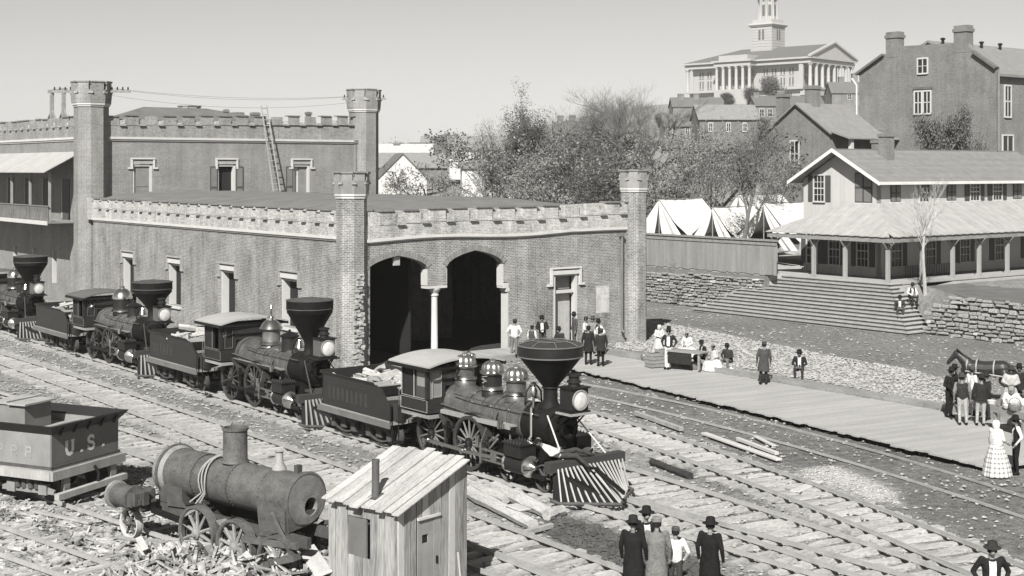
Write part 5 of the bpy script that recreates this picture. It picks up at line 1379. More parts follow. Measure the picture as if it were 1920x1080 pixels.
        m = MB(); m.box(x0 - .1, x1 + .1, s * 1.31 - .03, s * 1.31 + .03, .92, 1.1); m.build('frame_sill', gm('sill_paint', .13, rough=.5, var=.3), t)
        m = MB(); m.cyl((x1 - .25, s * .85, 1.12), (x1 - .25, s * .85, 1.68), .34, n=16); m.build('water_leg', tm, t)
    m = MB(); m.box(x0, x0 + .06, -1.2, 1.2, 1.12, 2.18); m.box(x0 - .08, x0 - .02, -1.25, 1.25, 2.14, 2.24); m.build('tender_rear', tm, t)
    m = MB(); m.box(x0 + .1, x1 - .7, -1.12, 1.12, 1.12, 1.75); m.build('tank_top', timber, t)
    tb = MB(); tb.box(x1 - 1.55, x1 - .75, -1.1, -.35, 1.8, 2.1); tbx = tb.build('tool_box', paint, t)
    for q in range(8):
        m = MB(); m.box(x1 - 1.55 + q * .1, x1 - 1.49 + q * .1, -1.12, -.33, 2.1, 2.13); m.build('slat', wood_old, tbx)
    truck(t, x0 + 1.05, 1.25); truck(t, x1 - 1.05, 1.25)
    m = MB(); m.box(x0 + .1, x1 - .1, -.5, .5, .75, 1.0); m.build('tender_frame', soot, t)
    m = MB(); m.tube([(x1 + .2, -1.28, 1.0), (x1 + .2, -1.28, .5)], .025, 5); m.box(x1 + .05, x1 + .35, -1.35, -1.1, .48, .52); m.tube([(x1 + .12, -1.3, 1.1), (x1 + .12, -1.3, 1.7)], .02, 5); m.build('step', iron, t)
    if v == 1:
        for xx, hh in ((1.5, .5), (2.0, .45)): lath(t, 'whistle', [(.05, 2.55), (.05, 3.2), (.09, 3.22), (.09, 3.35), (.0, 3.4)], 10, (xx, .45 - .2 * (xx > 1.7), 0), brass)
        m = MB(); m.lathe([(.04, 2.3), (.04, 2.6), (.1, 2.65), (.12, 2.8), (.06, 2.9), (.1, 3.0), (0, 3.05)], 10, (5.75, -.35, 0)); m.build('check_valve', steel, t)
        m = MB(); m.tube([(5.75, -.4, 2.35), (6.0, -.62, 2.35), (6.05, -.66, 1.6), (6.0, -.75, 1.45)], .04, 6); m.build('steam_pipe', brass, t)
    TS_ = .4 if v == 1 else 0.0
    if v == 1:
        for ch in t.children:
            n_ = ch.name.split('.')[0]
            if n_ in ('cab_side', 'cab_front', 'cab_floor', 'cab_roof', 'cab_back_shade', 'cab_step'): ch.location.x += .35
            elif n_ in ('tender_floor', 'tender_side', 'frame_sill', 'water_leg', 'tender_rear', 'tank_top', 'tool_box', 'wheel', 'axle', 'tender_frame', 'step') or (n_ == 'truck_frame' and len(ch.children)): ch.location.x += TS_
    # firewood
    M4 = t.matrix_basis
    for q in range(logs):
        f = rn.random()
        xx = lerp(x0 + .4, x1 - .9, rn.random()); yy = rn.uniform(-.85, .85)
        hgt = 1.86 + .55 * (1 - abs(yy)) * math.sin(math.pi * min(1, max(0, (xx - x0) / (tl - .6)))) * rn.uniform(.55, 1.05)
        o = obj('firewood_log', rn.choice(LOGS), None, None, M4 @ Vector((xx + TS_, yy, hgt)))
        o.rotation_euler = (rn.uniform(0, 3), rn.uniform(-.25, .25), LANG + rn.choice((0, 1.57)) * (rn.random() > .3) + rn.uniform(-.5, .5))
        tag(o, llabel, 'log', lgroup)
    return t
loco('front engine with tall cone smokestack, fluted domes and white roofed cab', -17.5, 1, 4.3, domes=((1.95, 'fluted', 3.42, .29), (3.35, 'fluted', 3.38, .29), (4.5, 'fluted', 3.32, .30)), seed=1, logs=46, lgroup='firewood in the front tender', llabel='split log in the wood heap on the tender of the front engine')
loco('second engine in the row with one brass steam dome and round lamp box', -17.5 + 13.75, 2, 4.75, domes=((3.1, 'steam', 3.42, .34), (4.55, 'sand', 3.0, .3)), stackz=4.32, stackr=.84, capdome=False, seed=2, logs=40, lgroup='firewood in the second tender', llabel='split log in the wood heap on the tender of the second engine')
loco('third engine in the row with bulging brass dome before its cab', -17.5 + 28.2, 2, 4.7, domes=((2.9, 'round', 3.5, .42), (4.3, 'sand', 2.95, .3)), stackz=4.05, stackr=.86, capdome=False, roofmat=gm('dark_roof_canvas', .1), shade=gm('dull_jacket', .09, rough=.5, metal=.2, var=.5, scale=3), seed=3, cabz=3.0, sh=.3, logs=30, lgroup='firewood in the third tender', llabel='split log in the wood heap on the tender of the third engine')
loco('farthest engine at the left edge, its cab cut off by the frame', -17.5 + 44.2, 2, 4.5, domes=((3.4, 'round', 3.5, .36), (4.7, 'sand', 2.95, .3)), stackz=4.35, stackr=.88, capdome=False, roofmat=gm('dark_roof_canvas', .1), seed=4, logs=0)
# ---------------------------------------------------------------- plank platform with its timber kerb
rp = random.Random(21)
N0 = P(1090, 690, .3).xy; N1 = P(1858, 870, .3).xy
pe = (N1 - N0).normalized(); pq = Vector((-pe.y, pe.x))
PLEN = (N1 - N0).length
def pw(s): return 3.79 + (s + 3.72) * .1193
pf = thing('platform', 'long low plank platform of pale boards between depot door and yard', 'platform', (N0.x, N0.y, -.09), math.atan2(pe.y, pe.x))
s = -6.5
while s < PLEN:
    w = .31
    y0 = rp.uniform(-.12, .1); z = .30 + rp.uniform(-.012, .012)
    m = MB(); m.box(s, s + w - .015 - (.05 if rp.random() < .07 else 0), y0, pw(s), z - .06, z); m.build('plank', plankm, pf); s += w
m = MB(); m.box(-6.4, PLEN - .1, .3, .5, -.1, .23); m.box(-6.4, PLEN - .1, 3.0, 3.2, -.1, .23); m.build('joist', char, pf)
s = -4.4
while s < PLEN + 6:
    L = rp.uniform(4, 6.5); y = pw(s) + .02; y1 = pw(s + L) + .02
    m = MB(); m.bar((s + .02, y + .16, .36), (s + L, y1 + .16, .36 + rp.uniform(-.03, .03)), .3, .34); m.build('kerb_timber', timber if rp.random() > .3 else wood_old, pf); s += L
# low deck in front of the arches
m = MB()
dk = thing('deck', 'small plank deck at the foot of the right arch', 'deck', (OX, OY, 0), BANG)
for k in range(12):
    m = MB(); m.box(4.2 + k * .3, 4.49 + k * .3, -2.2, -.3, .3, .36); m.build('plank', plankm, dk)
m = MB(); m.box(4.2, 7.8, -2.22, -2.12, 0, .3); m.build('skirt', timber, dk)

# ---------------------------------------------------------------- the wrecked boiler
WF = Vector((.768, -.64)); wm = Vector((-6.42, 32.33, 0))
wk = thing('wrecked_boiler', 'rusty stripped locomotive boiler lying on spoked wheels amid scrap', 'wreck', wm, math.atan2(WF.y, WF.x))
Z = 1.66
def ring(x0, x1, r0, r1=None, mat=rust, name='boiler_course', par=wk, n=32):
    m = MB(); m.lathe([(r0, x0), (r1 or r0, x1)], n, (0, 0, Z), 'x'); return m.build(name, mat, par)
brl = None
for (x0, x1, r) in ((-2.1, -1.05, .55), (-1.07, .25, .53), (.22, 1.35, .515), (1.33, 2.3, .53)):
    c_ = ring(x0, x1, r)
    m = MB()
    for k in range(36):
        a = 2 * math.pi * k / 36
        for xx in (x0 + .06,): m.lathe([(0, .014), (.016, .008), (.02, -.01)], 5, (xx, r * math.cos(a), Z + r * math.sin(a)))
    stuff(m.build('rivet_row', rust2, c_))
m = MB(); m.lathe([(.55, -2.1), (.6, -2.16), (.62, -2.3), (.56, -2.5), (.42, -2.62), (.0, -2.66)], 28, (0, 0, Z), 'x'); m.build('firebox_end', gm('scaled_rust', .19, var=.5, scale=4, bump=.6), wk)
m = MB(); m.lathe([(.57, -2.2), (.64, -2.22), (.64, -2.3), (.58, -2.34)], 28, (0, 0, Z), 'x'); m.build('flange', rust, wk)
# front plate with its round hole
m = MB(); n = 32
vs = []; hc = (.12, -.18)
for k in range(n):
    a = 2 * math.pi * k / n; vs.append((2.42, .555 * math.cos(a), Z + .555 * math.sin(a)))
for k in range(n):
    a = 2 * math.pi * k / n; vs.append((2.44, hc[0] + .19 * math.cos(a), Z + hc[1] + .2 * math.sin(a)))
for k in range(n):
    a = 2 * math.pi * k / n; vs.append((2.1, hc[0] + .19 * math.cos(a), Z + hc[1] + .2 * math.sin(a)))
m.add(vs, [(k, (k + 1) % n, n + (k + 1) % n, n + k) for k in range(n)] + [(n + k, n + (k + 1) % n, 2 * n + (k + 1) % n, 2 * n + k) for k in range(n)] + [tuple(range(2 * n, 3 * n))])
m.build('front_plate', gm('scaled_rust', .27), wk)
m = MB(); m.lathe([(0, 2.12), (.197, 2.12)], 24, (0, hc[0], Z + hc[1]), 'x'); m.build('flue_hole', dark_in, wk)
m = MB(); m.lathe([(.53, 2.3), (.6, 2.32), (.61, 2.4), (.56, 2.43), (.5, 2.41)], 32, (0, 0, Z), 'x'); m.build('flange', rust, wk)
m = MB(); m.poly([(1.35, -.54, Z - .1), (2.3, -.54, Z - .1), (2.3, -.52, .85), (1.45, -.52, .8)], (0, .06, 0)); m.poly([(2.36, -.55, Z - .2), (2.36, .5, Z - .3), (2.36, .35, 1.1), (2.36, -.5, 1.0)], (.04, 0, 0)); m.build('saddle_plate', rust, wk)
m = MB(); m.lathe([(.33, Z + .5), (.285, Z + .56), (.28, Z + 1.24), (.31, Z + 1.25), (.31, Z + 1.3), (.26, Z + 1.31), (.25, Z + 1.2), (.25, Z + .7), (0, Z + .7)], 28, (-.05, 0, 0)); d_ = m.build('dome_shell', rust, wk)
m = MB(); m.lathe([(0, Z + 1.0), (.245, Z + 1.0)], 20, (-.05, 0, 0)); m.build('dome_inside', dark_in, d_)
m = MB(); m.lathe([(.17, Z + .52), (.14, Z + .6), (.09, Z + .68), (.085, Z + .9), (.12, Z + .94), (0, Z + .95)], 14, (1.45, .05, 0)); m.build('valve_stub', gm('pale_metal', .28, var=.3), wk)
m = MB(); m.box(2.0, 2.12, .0, .14, Z + .5, Z + .7); m.build('lug', rust2, wk)
for i, x in enumerate((-.62, -.55, -.47)):
    m = MB(); pts = [(x + .06 * math.sin(k * .7 + i), -(.585 + .015 * i) * math.cos(R(-95 + k * 15)) , Z + (.585 + .015 * i) * math.sin(R(-95 + k * 15)) * -1) for k in range(13)]
    pts = [(x + .05 * math.sin(k * .7 + i) + .0, -.60 * math.sin(R(-25 + k * 13.5)), Z + .60 * math.cos(R(-25 + k * 13.5))) for k in range(11)]
    pts += [(x - .12 - i * .05, -.78, 1.25 - i * .2)]
    m.tube(pts, .02, 6); m.build('rope', gm('rope', .26, var=.2), wk)
for x, r, zc in ((-.25, .64, .64), (1.1, .62, .56), (2.5, .6, .46)):
    for y in (-.92, .75): wheel(wk, 'wheel', r, x, y, zc, 10, gm('rusty_spokes', .2, var=.4, scale=4), rust, w=.15, sw=.06, rot=x, cw=True)
m = MB(); m.box(-2.9, 3.0, -.5, -.38, .75, .98); m.box(-2.9, 3.0, .38, .5, .75, .98); m.box(-1.0, -.7, -.4, .4, .7, 1.2); m.build('frame', rust2, wk)
m = MB(); m.box(-2.3, -1.4, -.5, .5, 1.0, 1.5); m.poly([(-1.9, -.56, 1.5), (-1.2, -.56, 1.0), (-1.9, -.56, .95)], (0, .05, 0)); m.build('firebox_plate', rust2, wk)
m = MB(); m.lathe([(0, -3.25), (.22, -3.25), (.27, -3.2), (.27, -2.55), (.31, -2.54), (.31, -2.46), (.0, -2.44)], 22, (0, -1.05, 1.12), 'x'); cy_ = m.build('steam_cylinder', rust, wk)
m = MB(); m.lathe([(.2, -3.28), (.33, -3.27), (.33, -3.2), (.27, -3.18)], 22, (0, -1.05, 1.12), 'x'); m.build('cylinder_flange', gm('scaled_rust', .27), cy_)
m = MB()
for k in range(14): m.box(-2.44, -2.2 + rp.uniform(-.1, .2), -1.05 + rp.uniform(-.3, .25), -1.05 + rp.uniform(-.2, .35), 1.0 + rp.uniform(-.2, .1), 1.12 + rp.uniform(.0, .25))
m.build('valve_wreckage', rust2, wk)
wheel(wk, 'wheel', .36, -2.95, -.85, .42, 6, rust, gm('pale_tyre', .42, var=.3), w=.14, cw=False)
wheel(wk, 'wheel', .36, -2.95, .75, .42, 6, rust, rust, w=.14, cw=False)
m = MB(); m.tube([(-2.6, -.6, 1.6), (-2.75, -.75, 1.25)], .025, 6); m.build('loose_rod', iron, wk)
m = MB(); m.bar((-2.0, -.9, .9), (-.6, -.9, .8), .1, .12); m.build('loose_rod', iron, wk)
m = MB(); m.bar((2.1, -.75, 1.45), (3.0, -.95, .75), .07, .07); m.build('loose_rod', rust, wk)
m = MB(); m.bar((1.4, -.95, .8), (3.2, -.95, .95), .08, .14); m.tube([(1.35, -.95, .75), (1.6, -1.0, .3)], .05, 6); m.build('loose_rod', rust, wk)
m = MB(); m.bar((2.0, -1.25, .35), (3.3, -1.05, .75), .25, .12)
for k in range(6): m.lathe([(0, .02), (.05, .015), (.06, 0)], 6, (2.2 + k * .18, -1.22 + k * .03, .48 + k * .055))
m.build('perforated_bar', rust, wk)
for i in range(14):
    x, y = rp.uniform(-.6, 3.2), rp.uniform(-1.7, -.95); a = rp.uniform(0, 3.14); L = rp.uniform(.4, 1.3)
    m = MB()
    p0 = Vector((x, y, rp.uniform(.1, .5))); p1 = p0 + Vector((math.cos(a), math.sin(a) * .6, rp.uniform(-.1, .5))) * L
    if i % 3: m.tube([p0, (p0 + p1) / 2 + Vector((0, 0, rp.uniform(-.08, .08))), p1], rp.uniform(.02, .045), 6)
    else: m.bar(p0, p1, rp.uniform(.1, .3), .02)
    m.build('scrap_iron', rp.choice((rust, rust2, gm('scaled_rust', .27))), wk)
# ---------------------------------------------------------------- the derelict tender lettered U.S.
ut = thing('derelict_tender', 'derelict flat sided tender lettered U.S. with dark flared rim', 'tender', (-12.05, 36.3, 0), math.atan2(.907, .42))
um = gm('bleached_tender_paint', .12, rough=.7, var=.3, scale=1.5, fine=25, bump=.15)
TW, TLN = 2.7, 5.4
m = MB(); m.box(0, TW, 0, TLN, .95, 1.08); m.build('deck', timber, ut)
m = MB(); m.box(-.06, TW + .06, -.10, -.003, .82, 1.06); m.build('end_sill', wood_old, ut)
m = MB(); m.box(-.08, -.003, .0, TLN, .82, 1.06); m.build('side_sill', wood_old, ut)
m = MB(); m.box(.06, TW - .06, .06, .11, 1.08, 2.02); m.build('rear_panel', um, ut)
m = MB(); m.box(.06, .11, .11, TLN, 1.08, 2.02); m.box(TW - .11, TW - .06, .11, TLN, 1.08, 2.02); sp_ = m.build('side_panel', gm('side_paint', .2, rough=.7, var=.3, scale=1.5), ut)
m = MB(); m.box(.02, TW - .02, .02, .058, 1.08, 1.16); m.box(.02, .058, .02, TLN, 1.08, 1.16); m.build('angle_iron', rust2, ut)
m = MB()
o_ = .2
m.hexa([(.06, .06, 2.0), (TW - .06, .06, 2.0), (TW + o_ - .06, -o_ + .06, 2.24), (.06 - o_, .06 - o_, 2.24), (.06, .1, 2.02), (TW - .06, .1, 2.02), (TW + o_ - .06, -o_ + .1, 2.26), (.06 - o_, .1 - o_, 2.26)])
m.hexa([(.06, .06, 2.0), (.06, TLN, 2.0), (.06 - o_, TLN, 2.24), (.06 - o_, .06 - o_, 2.24), (.1, .1, 2.02), (.1, TLN, 2.02), (.1 - o_, TLN, 2.26), (.1 - o_, .1 - o_, 2.26)])
m.hexa([(TW - .06, .06, 2.0), (TW - .06, TLN, 2.0), (TW - .06 + o_, TLN, 2.24), (TW - .06 + o_, .06 - o_, 2.24), (TW - .1, .1, 2.02), (TW - .1, TLN, 2.02), (TW - .1 + o_, TLN, 2.26), (TW - .1 + o_, .1 - o_, 2.26)])
m.build('flared_rim', gm('rim_paint', .012, rough=.5), ut)
m = MB()
for k in range(5): m.bar((.35 + k * .52, .04, 1.95), (.35 + k * .52, -.09, 2.16), .05, .03)
m.build('rim_bracket', iron, ut)
m = MB(); m.box(.12, TW - .12, .12, 4.2, 1.75, 1.82); m.build('tank_top', gm('tank_top_paint', .25, rough=.7, var=.35, scale=2), ut)
m = MB(); m.box(1.0, 2.0, 1.9, 2.9, 1.83, 2.5); bx = m.build('tank_box', gm('box_wood', .16, var=.3), ut)
m = MB(); m.box(.9, 2.1, 1.8, 2.45, 2.5, 2.55); m.box(.95, 2.12, 2.5, 3.0, 2.5, 2.58); m.build('box_lid', wood_old, bx)
m = MB(); m.box(.5, 2.2, .95, 1.05, 1.82, 2.02); m.box(.4, .5, .95, 2.8, 1.82, 2.1); m.build('coaming', wood_old, ut)
m = MB(); m.box(.6, 2.6, 4.4, 6.5, 2.95, 3.05); m.box(.6, .72, 4.4, 4.52, 1.1, 2.95); m.build('cab_roof', iron, ut)
LET = gm('letter_paint', .62, var=.2, scale=8)
def stroke(m, pts, w, closed=False):
    pts = [Vector((p[0], p[1])) for p in pts]
    for i in range(len(pts) - 1):
        a, b = pts[i], pts[i + 1]; d = (b - a).normalized() * (w * .25); nrm = Vector((-d.y, d.x)).normalized() * w / 2
        q = [a - d + nrm, b + d + nrm, b + d - nrm, a - d - nrm]
        yy = .057 - .0006 * (i % 3)
        m.hexa([(p.x, yy, p.y) for p in q] + [(p.x, .061, p.y) for p in q])
def ulet(x, z, h):
    w = h * .78
    m = MB(); stroke(m, [(x, z + h), (x, z + h * .35), (x + w * .12, z + h * .1), (x + w * .4, z), (x + w * .68, z + h * .1), (x + w * .8, z + h * .35), (x + w * .8, z + h)], h * .26)
    for xx in (x, x + w * .8): stroke(m, [(xx - h * .16, z + h), (xx + h * .16, z + h)], h * .09)
    m.build('letter_u', LET, ut)
def slet(x, z, h):
    w = h * .72; pts = []
    for k in range(13):
        t = k / 12
        if t < .5: a = R(35 + 235 * t * 2); pts.append((x + w / 2 + w * .42 * math.cos(a), z + h * .75 + h * .24 * math.sin(a)))
        else: a = R(90 - 235 * (t - .5) * 2); pts.append((x + w / 2 + w * .44 * math.cos(a), z + h * .25 + h * .26 * math.sin(a)))
    m = MB(); stroke(m, pts, h * .22); stroke(m, [(x + w * .92, z + h * .98), (x + w * .92, z + h * .72)], h * .08); stroke(m, [(x + w * .04, z + h * .04), (x + w * .04, z + h * .3)], h * .08); m.build('letter_s', LET, ut)
ulet(.62, 1.38, .36); slet(1.42, 1.38, .36)
for xx in (1.16, 2.0): m = MB(); stroke(m, [(xx, 1.40), (xx + .06, 1.40)], .07); m.build('letter_dot', LET, ut)
m = MB()
for q, yy in enumerate((.75, 1.25, 1.75)):                     # ghost of old lettering on the long side
    m.box(.052, .058, yy + .17, yy + .22, 1.35, 1.65); m.box(.0525, .058, yy + .02, yy + .17, 1.6, 1.65); m.box(.0525, .058, yy + .02, yy + .17, 1.48, 1.52); m.box(.0515, .058, yy, yy + .045, 1.5, 1.63); m.bar((.055, yy + .1, 1.49), (.055, yy + .01, 1.36), .006, .05, (1, 0, 0))
m.build('faded_letter_r', gm('ghost_letters', .26, var=.3), ut)
m = MB(); m.box(.4, .62, -.06, .05, .25, .82); m.build('buffer_post', timber, ut)
m = MB(); m.box(TW - .5, TW - .28, -.06, .05, .3, .82); m.build('buffer_post', timber, ut)
m = MB(); m.bar((-.05, -.22, .42), (TW - .1, -.22, .46), .16, .16); m.build('drag_beam', wood_old, ut)
m = MB(); m.tube([(1.5, -.1, .95), (1.55, -.2, .75), (1.5, -.22, .55), (1.6, -.2, .5)], .04, 6); m.build('coupling', iron, ut)
for yy in (1.0, 4.2):
    for dx in (-.55, .55):
        for xx in (.5, TW - .5): m = MB(); m.lathe([(0, -.06), (.36, -.05), (.38, .05), (0, .06)], 18, (xx, yy + dx, .5), 'x'); m.build('wheel', rust2, ut)
    for xx in (.22, TW - .22):
        m = MB(); m.bar((xx, yy - .9, .45), (xx, yy + .9, .45), .08, .1); m.bar((xx, yy - .9, .47), (xx, yy, .82), .06, .08); m.bar((xx, yy + .9, .47), (xx, yy, .82), .06, .08); m.box(xx - .06, xx + .06, yy - .12, yy + .12, .4, .85)
        for dx in (-.55, .55): m.box(xx - .09, xx + .06, yy + dx - .14, yy + dx + .14, .38, .66)
        m.build('truck_frame', gm('truck_iron', .2, var=.4), ut)
        m = MB()
        for k in range(4): m.lathe([(.09, 0), (.09, .22)], 10, (xx - .03, yy - .33 + k * .22, .52))
        m.build('spring', rust2, ut)

# ---------------------------------------------------------------- plank hut in front
ht = thing('plank_hut', 'small plank hut with pale sloping board roof and iron stovepipe', 'hut', (-2.34, 27.7, 0), math.atan2(.759, .651))
def hz(x): return 2.07 + .37 * x
y = .06
hm = gm('hut_boards', .24, rough=.9, var=.55, scale=3.5, fine=30, stretch=(1, 1, .09), bump=.5, bdist=.015, contrast=1.4)
while y < 1.98:
    w = rp.uniform(.17, .25); e = rp.uniform(0, .018)
    if y + w > 1.02 and y < 1.42:
        m = MB(); m.box(.14 - e, .17, y, y + w - .008, -.05, 1.0 + rp.uniform(-.02, .02)); m.build('board', hm, ht); 
        m = MB(); m.box(.14 - e, .17, y, y + w - .008, 1.82, 2.08); m.build('board', hm, ht)
    else:
        m = MB(); m.box(.14 - e, .17, y, y + w - .008, -.05, 2.08); m.build('board', hm, ht)
    y += w
m = MB(); m.box(.15, .19, .98, 1.52, .98, 1.84); m.build('shutter', gm('hut_shutter', .13, var=.3), ht)
x = .14; k = 0
while x < 2.0:
    w = rp.uniform(.16, .24); e = rp.uniform(0, .02); zt = hz(x + w / 2) - .02
    dz = (.72 < x + w / 2 < 1.3)
    m = MB(); m.box(x, x + w - .008, .05 - e, .09, 1.86 if dz else -.05, zt); m.build('board', hm if k % 4 else wood_new, ht); x += w; k += 1
m = MB(); m.box(.68, 1.34, .0, .05, 1.82, 1.87); m.build('door_lintel', wood_new, ht)
x = .70
dd = None
for k, w in enumerate((.13, .17, .15, .15)):
    if k == 1:
        m = MB(); m.box(x, x + w - .006, .045, .07, -.05, 1.32); m.box(x, x + w - .006, .045, .07, 1.5, 1.80); m.build('door_board', gm('door_wood', .24, var=.35, scale=3, stretch=(1, 1, .1)), ht)
        m = MB(); m.box(x, x + w, .075, .08, 1.3, 1.52); m.build('door_hole', dark_in, ht)
    else:
        m = MB(); m.box(x, x + w - .006, .045 - .006 * (k % 2), .07, -.05, 1.80); m.build('door_board', gm('door_wood', .24), ht)
    x += w
m = MB(); m.box(1.22, 1.27, .02, .05, .85, 1.0); m.build('door_latch', iron, ht)
m = MB(); m.box(.18, 1.98, 1.95, 2.0, 0, 2.1); m.box(1.95, 2.0, .1, 1.95, 0, 2.75); m.box(.2, 1.9, .12, 1.9, .0, .05); m.build('back_wall', hm, ht)
y = -.12
rm = gm('roof_boards', .35, rough=.85, var=.35, scale=3, fine=30, stretch=(.12, 1, 1), bump=.5, bdist=.015, contrast=1.3)
while y < 2.06:
    w = rp.uniform(.19, .27); x0, x1 = -.02 + rp.uniform(-.07, .05), 2.12 + rp.uniform(-.05, .1); e = rp.uniform(0, .03)
    c = [(x0, y, hz(x0) + e), (x1, y, hz(x1) + e), (x1, y + w - .012, hz(x1) + e - .01), (x0, y + w - .012, hz(x0) + e - .01)]
    m = MB(); m.hexa(c + [(p[0], p[1], p[2] + .028) for p in c]); m.build('roof_board', rm, ht); y += w
m = MB(); m.lathe([(.085, 2.1), (.085, 2.38), (.078, 2.38), (.078, 2.95), (.085, 2.95), (.085, 3.0), (.07, 3.0), (.07, 2.8), (0, 2.8)], 16, (.38, .95, 0)); m.build('stovepipe', gm('pipe_rust', .09, rough=.6, var=.4), ht)
m = MB(); m.box(.26, .50, .83, 1.07, 2.24, 2.26, lambda x, y, z: (x, y, z + (x - .38) * .37)); m.build('flashing', rust2, ht)
for ch in ht.children:
    if ch.name.startswith('board'): ch.rotation_euler = (rp.uniform(-.007, .007), rp.uniform(-.007, .007), 0)
# shovel leaning beside the hut
sv = thing('shovel', 'pale handled shovel standing at the right side of the hut', 'shovel', P(868, 1150, 0), 0)
m = MB(); m.tube([(0, 0, .2), (-.1, -.05, 1.25)], .02, 6); m.build('handle', wood_new, sv)
m = MB(); m.box(-.13, .11, -.01, .01, -.02, .28); m.box(-.16, -.05, -.02, .02, 1.2, 1.25); m.build('blade', steel, sv)

# ---------------------------------------------------------------- logs, planks, litter
def rod(name, p0, p1, r, label, cat, mat=logm, grp=None, n=8, seed=0):
    rn = random.Random(seed); a, b = P(*p0, r), P(*p1, r)
    c = (a + b) / 2; L = (b - a).length
    m = MB(); pts = [(lerp(-L / 2, L / 2, i / 6), rn.uniform(-.02, .02), rn.uniform(-.012, .012)) for i in range(7)]
    m.tube(pts, [r * rn.uniform(.9, 1.08) for _ in range(7)], n); m.v = [(x, y, z) for x, y, z in m.v]
    o = m.build(name, mat, None, loc=(c.x, c.y, r), rotz=math.atan2(b.y - a.y, b.x - a.x)); tag(o, label, cat, grp); return o
def slab(name, p0, p1, w, h, label, cat, mat=wood_x, grp=None, z=.03, tilt=0):
    a, b = P(*p0, z), P(*p1, z); c = (a + b) / 2; L = (b - a).length
    m = MB(); m.box(-L / 2, L / 2, -w / 2, w / 2, 0, h); o = m.build(name, mat, None, loc=(c.x, c.y, z + .03), rotz=math.atan2(b.y - a.y, b.x - a.x), bevel=.008); o.rotation_euler.x = tilt; tag(o, label, cat, grp); return o
g = 'timbers lying about the yard'
rod('log', (930, 914), (1026, 960), .19, 'thick pale log lying beside the front engine truck', 'log', grp=g, seed=1)
rod('log', (880, 922), (1000, 984), .17, 'long bark covered log nearest the hut roof', 'log', grp=g, seed=2)
rod('log', (872, 903), (948, 936), .13, 'thinner log between the hut and the thick pale log', 'log', grp=g, seed=3)
rod('log', (1024, 966), (1054, 956), .15, 'short stubby log under the front of the engine pilot', 'log', grp=g, seed=4)
rod('log', (1222, 866), (1294, 892), .11, 'charred black log lying between two tracks', 'log', mat=char, grp=g, seed=5)
slab('plank', (958, 950), (985, 960), .35, .04, 'small square pale board on the logs by the engine', 'plank', mat=wood_new, z=.3, grp=g)
slab('plank', (1320, 816), (1461, 866), .22, .07, 'longest pale plank on the dark dirt beside the track', 'plank', grp=g)
slab('plank', (1383, 827), (1457, 855), .14, .1, 'narrow plank just beyond the longest pale plank', 'plank', grp=g)
slab('plank', (1416, 821), (1452, 839), .15, .05, 'short pale plank farthest from the track on the dark dirt', 'plank', grp=g)
slab('beam', (1192, 779), (1278, 810), .16, .14, 'old timber beam lying along the middle track', 'beam', mat=wood_old, grp=g)
slab('beam', (985, 1005), (1035, 992), .12, .12, 'short timber beside the dark earth heap', 'beam', mat=wood_old, grp=g)
slab('plank', (575, 1032), (608, 1082), .38, .05, 'broad flat board leaning out of the scrap heap by the hut', 'plank', mat=wood_x, z=.45, grp=g, tilt=.3)
slab('plank', (60, 962), (170, 985), .16, .06, 'rough plank under the derelict tender end', 'plank', mat=wood_old, grp=g)
slab('plank', (1490, 925), (1535, 905), .3, .03, 'pale scrap of board on the dirt by the platform track', 'plank', grp=g)
for i in range(30):
    px, py = rp.uniform(230, 600), rp.uniform(1005, 1078)
    a = rp.uniform(0, 6.28); L = rp.uniform(15, 48)
    o = slab('scrap_board', (px, py), (px + L * math.cos(a), py + .4 * L * math.sin(a)), rp.uniform(.06, .16), rp.uniform(.02, .05), 'loose scrap board in the heap of broken wood before the wrecked boiler', 'board', mat=rp.choice((wood_x, wood_old, wood_new, timber)), grp='scrap boards before the wreck', z=rp.uniform(.15, .5), tilt=rp.uniform(-.6, .6))
    o.rotation_euler.y = rp.uniform(-.35, .35)
def litter(name, n, area, label, mat, kind, smin, smax, seed, h=lambda x, y: 0.0, tilt=.5):
    """area: (px,py) sampler; kind chip|stone"""
    rn = random.Random(seed); vs = []; fs = []
    for _ in range(n):
        q = area(rn)
        if q is None: continue
        x, y = q; s = rn.uniform(smin, smax); z = h(x, y)
        o = len(vs)
        if kind == 'chip':
            L, w, t = s, s * rn.uniform(.08, .3), s * rn.uniform(.04, .12)
            rot = Matrix.Rotation(rn.uniform(0, 6.28), 3, 'Z') @ Matrix.Rotation(rn.gauss(0, tilt), 3, 'Y') @ Matrix.Rotation(rn.uniform(-1, 1), 3, 'X')
            for c in ((-1, -1, -1), (1, -1, -1), (1, 1, -1), (-1, 1, -1), (-1, -1, 1), (1, -1, 1), (1, 1, 1), (-1, 1, 1)):
                p = rot @ Vector((c[0] * L / 2, c[1] * w / 2 * (1 if c[0] < 0 else .5), c[2] * t / 2)); vs.append((x + p.x, y + p.y, z + t * .5 + p.z))
            fs += [tuple(i + o for i in f) for f in MB.BF]
        else:
            for c in ((1, 0, 0), (0, 1, 0), (-1, 0, 0), (0, -1, 0), (0, 0, .8), (0, 0, -.8)):
                k = s * rn.uniform(.6, 1.2) / 2; vs.append((x + c[0] * k + rn.uniform(-.2, .2) * s, y + c[1] * k + rn.uniform(-.2, .2) * s, z + c[2] * k * .8 + s * .15))
            for f in ((0, 1, 4), (1, 2, 4), (2, 3, 4), (3, 0, 4), (1, 0, 5), (2, 1, 5), (3, 2, 5), (0, 3, 5)): fs.append(tuple(i + o for i in f))
    me = bpy.data.meshes.new(name); me.from_pydata(vs, [], fs)
    o = obj(name, me, mat); stuff(o, label, 'litter'); return o
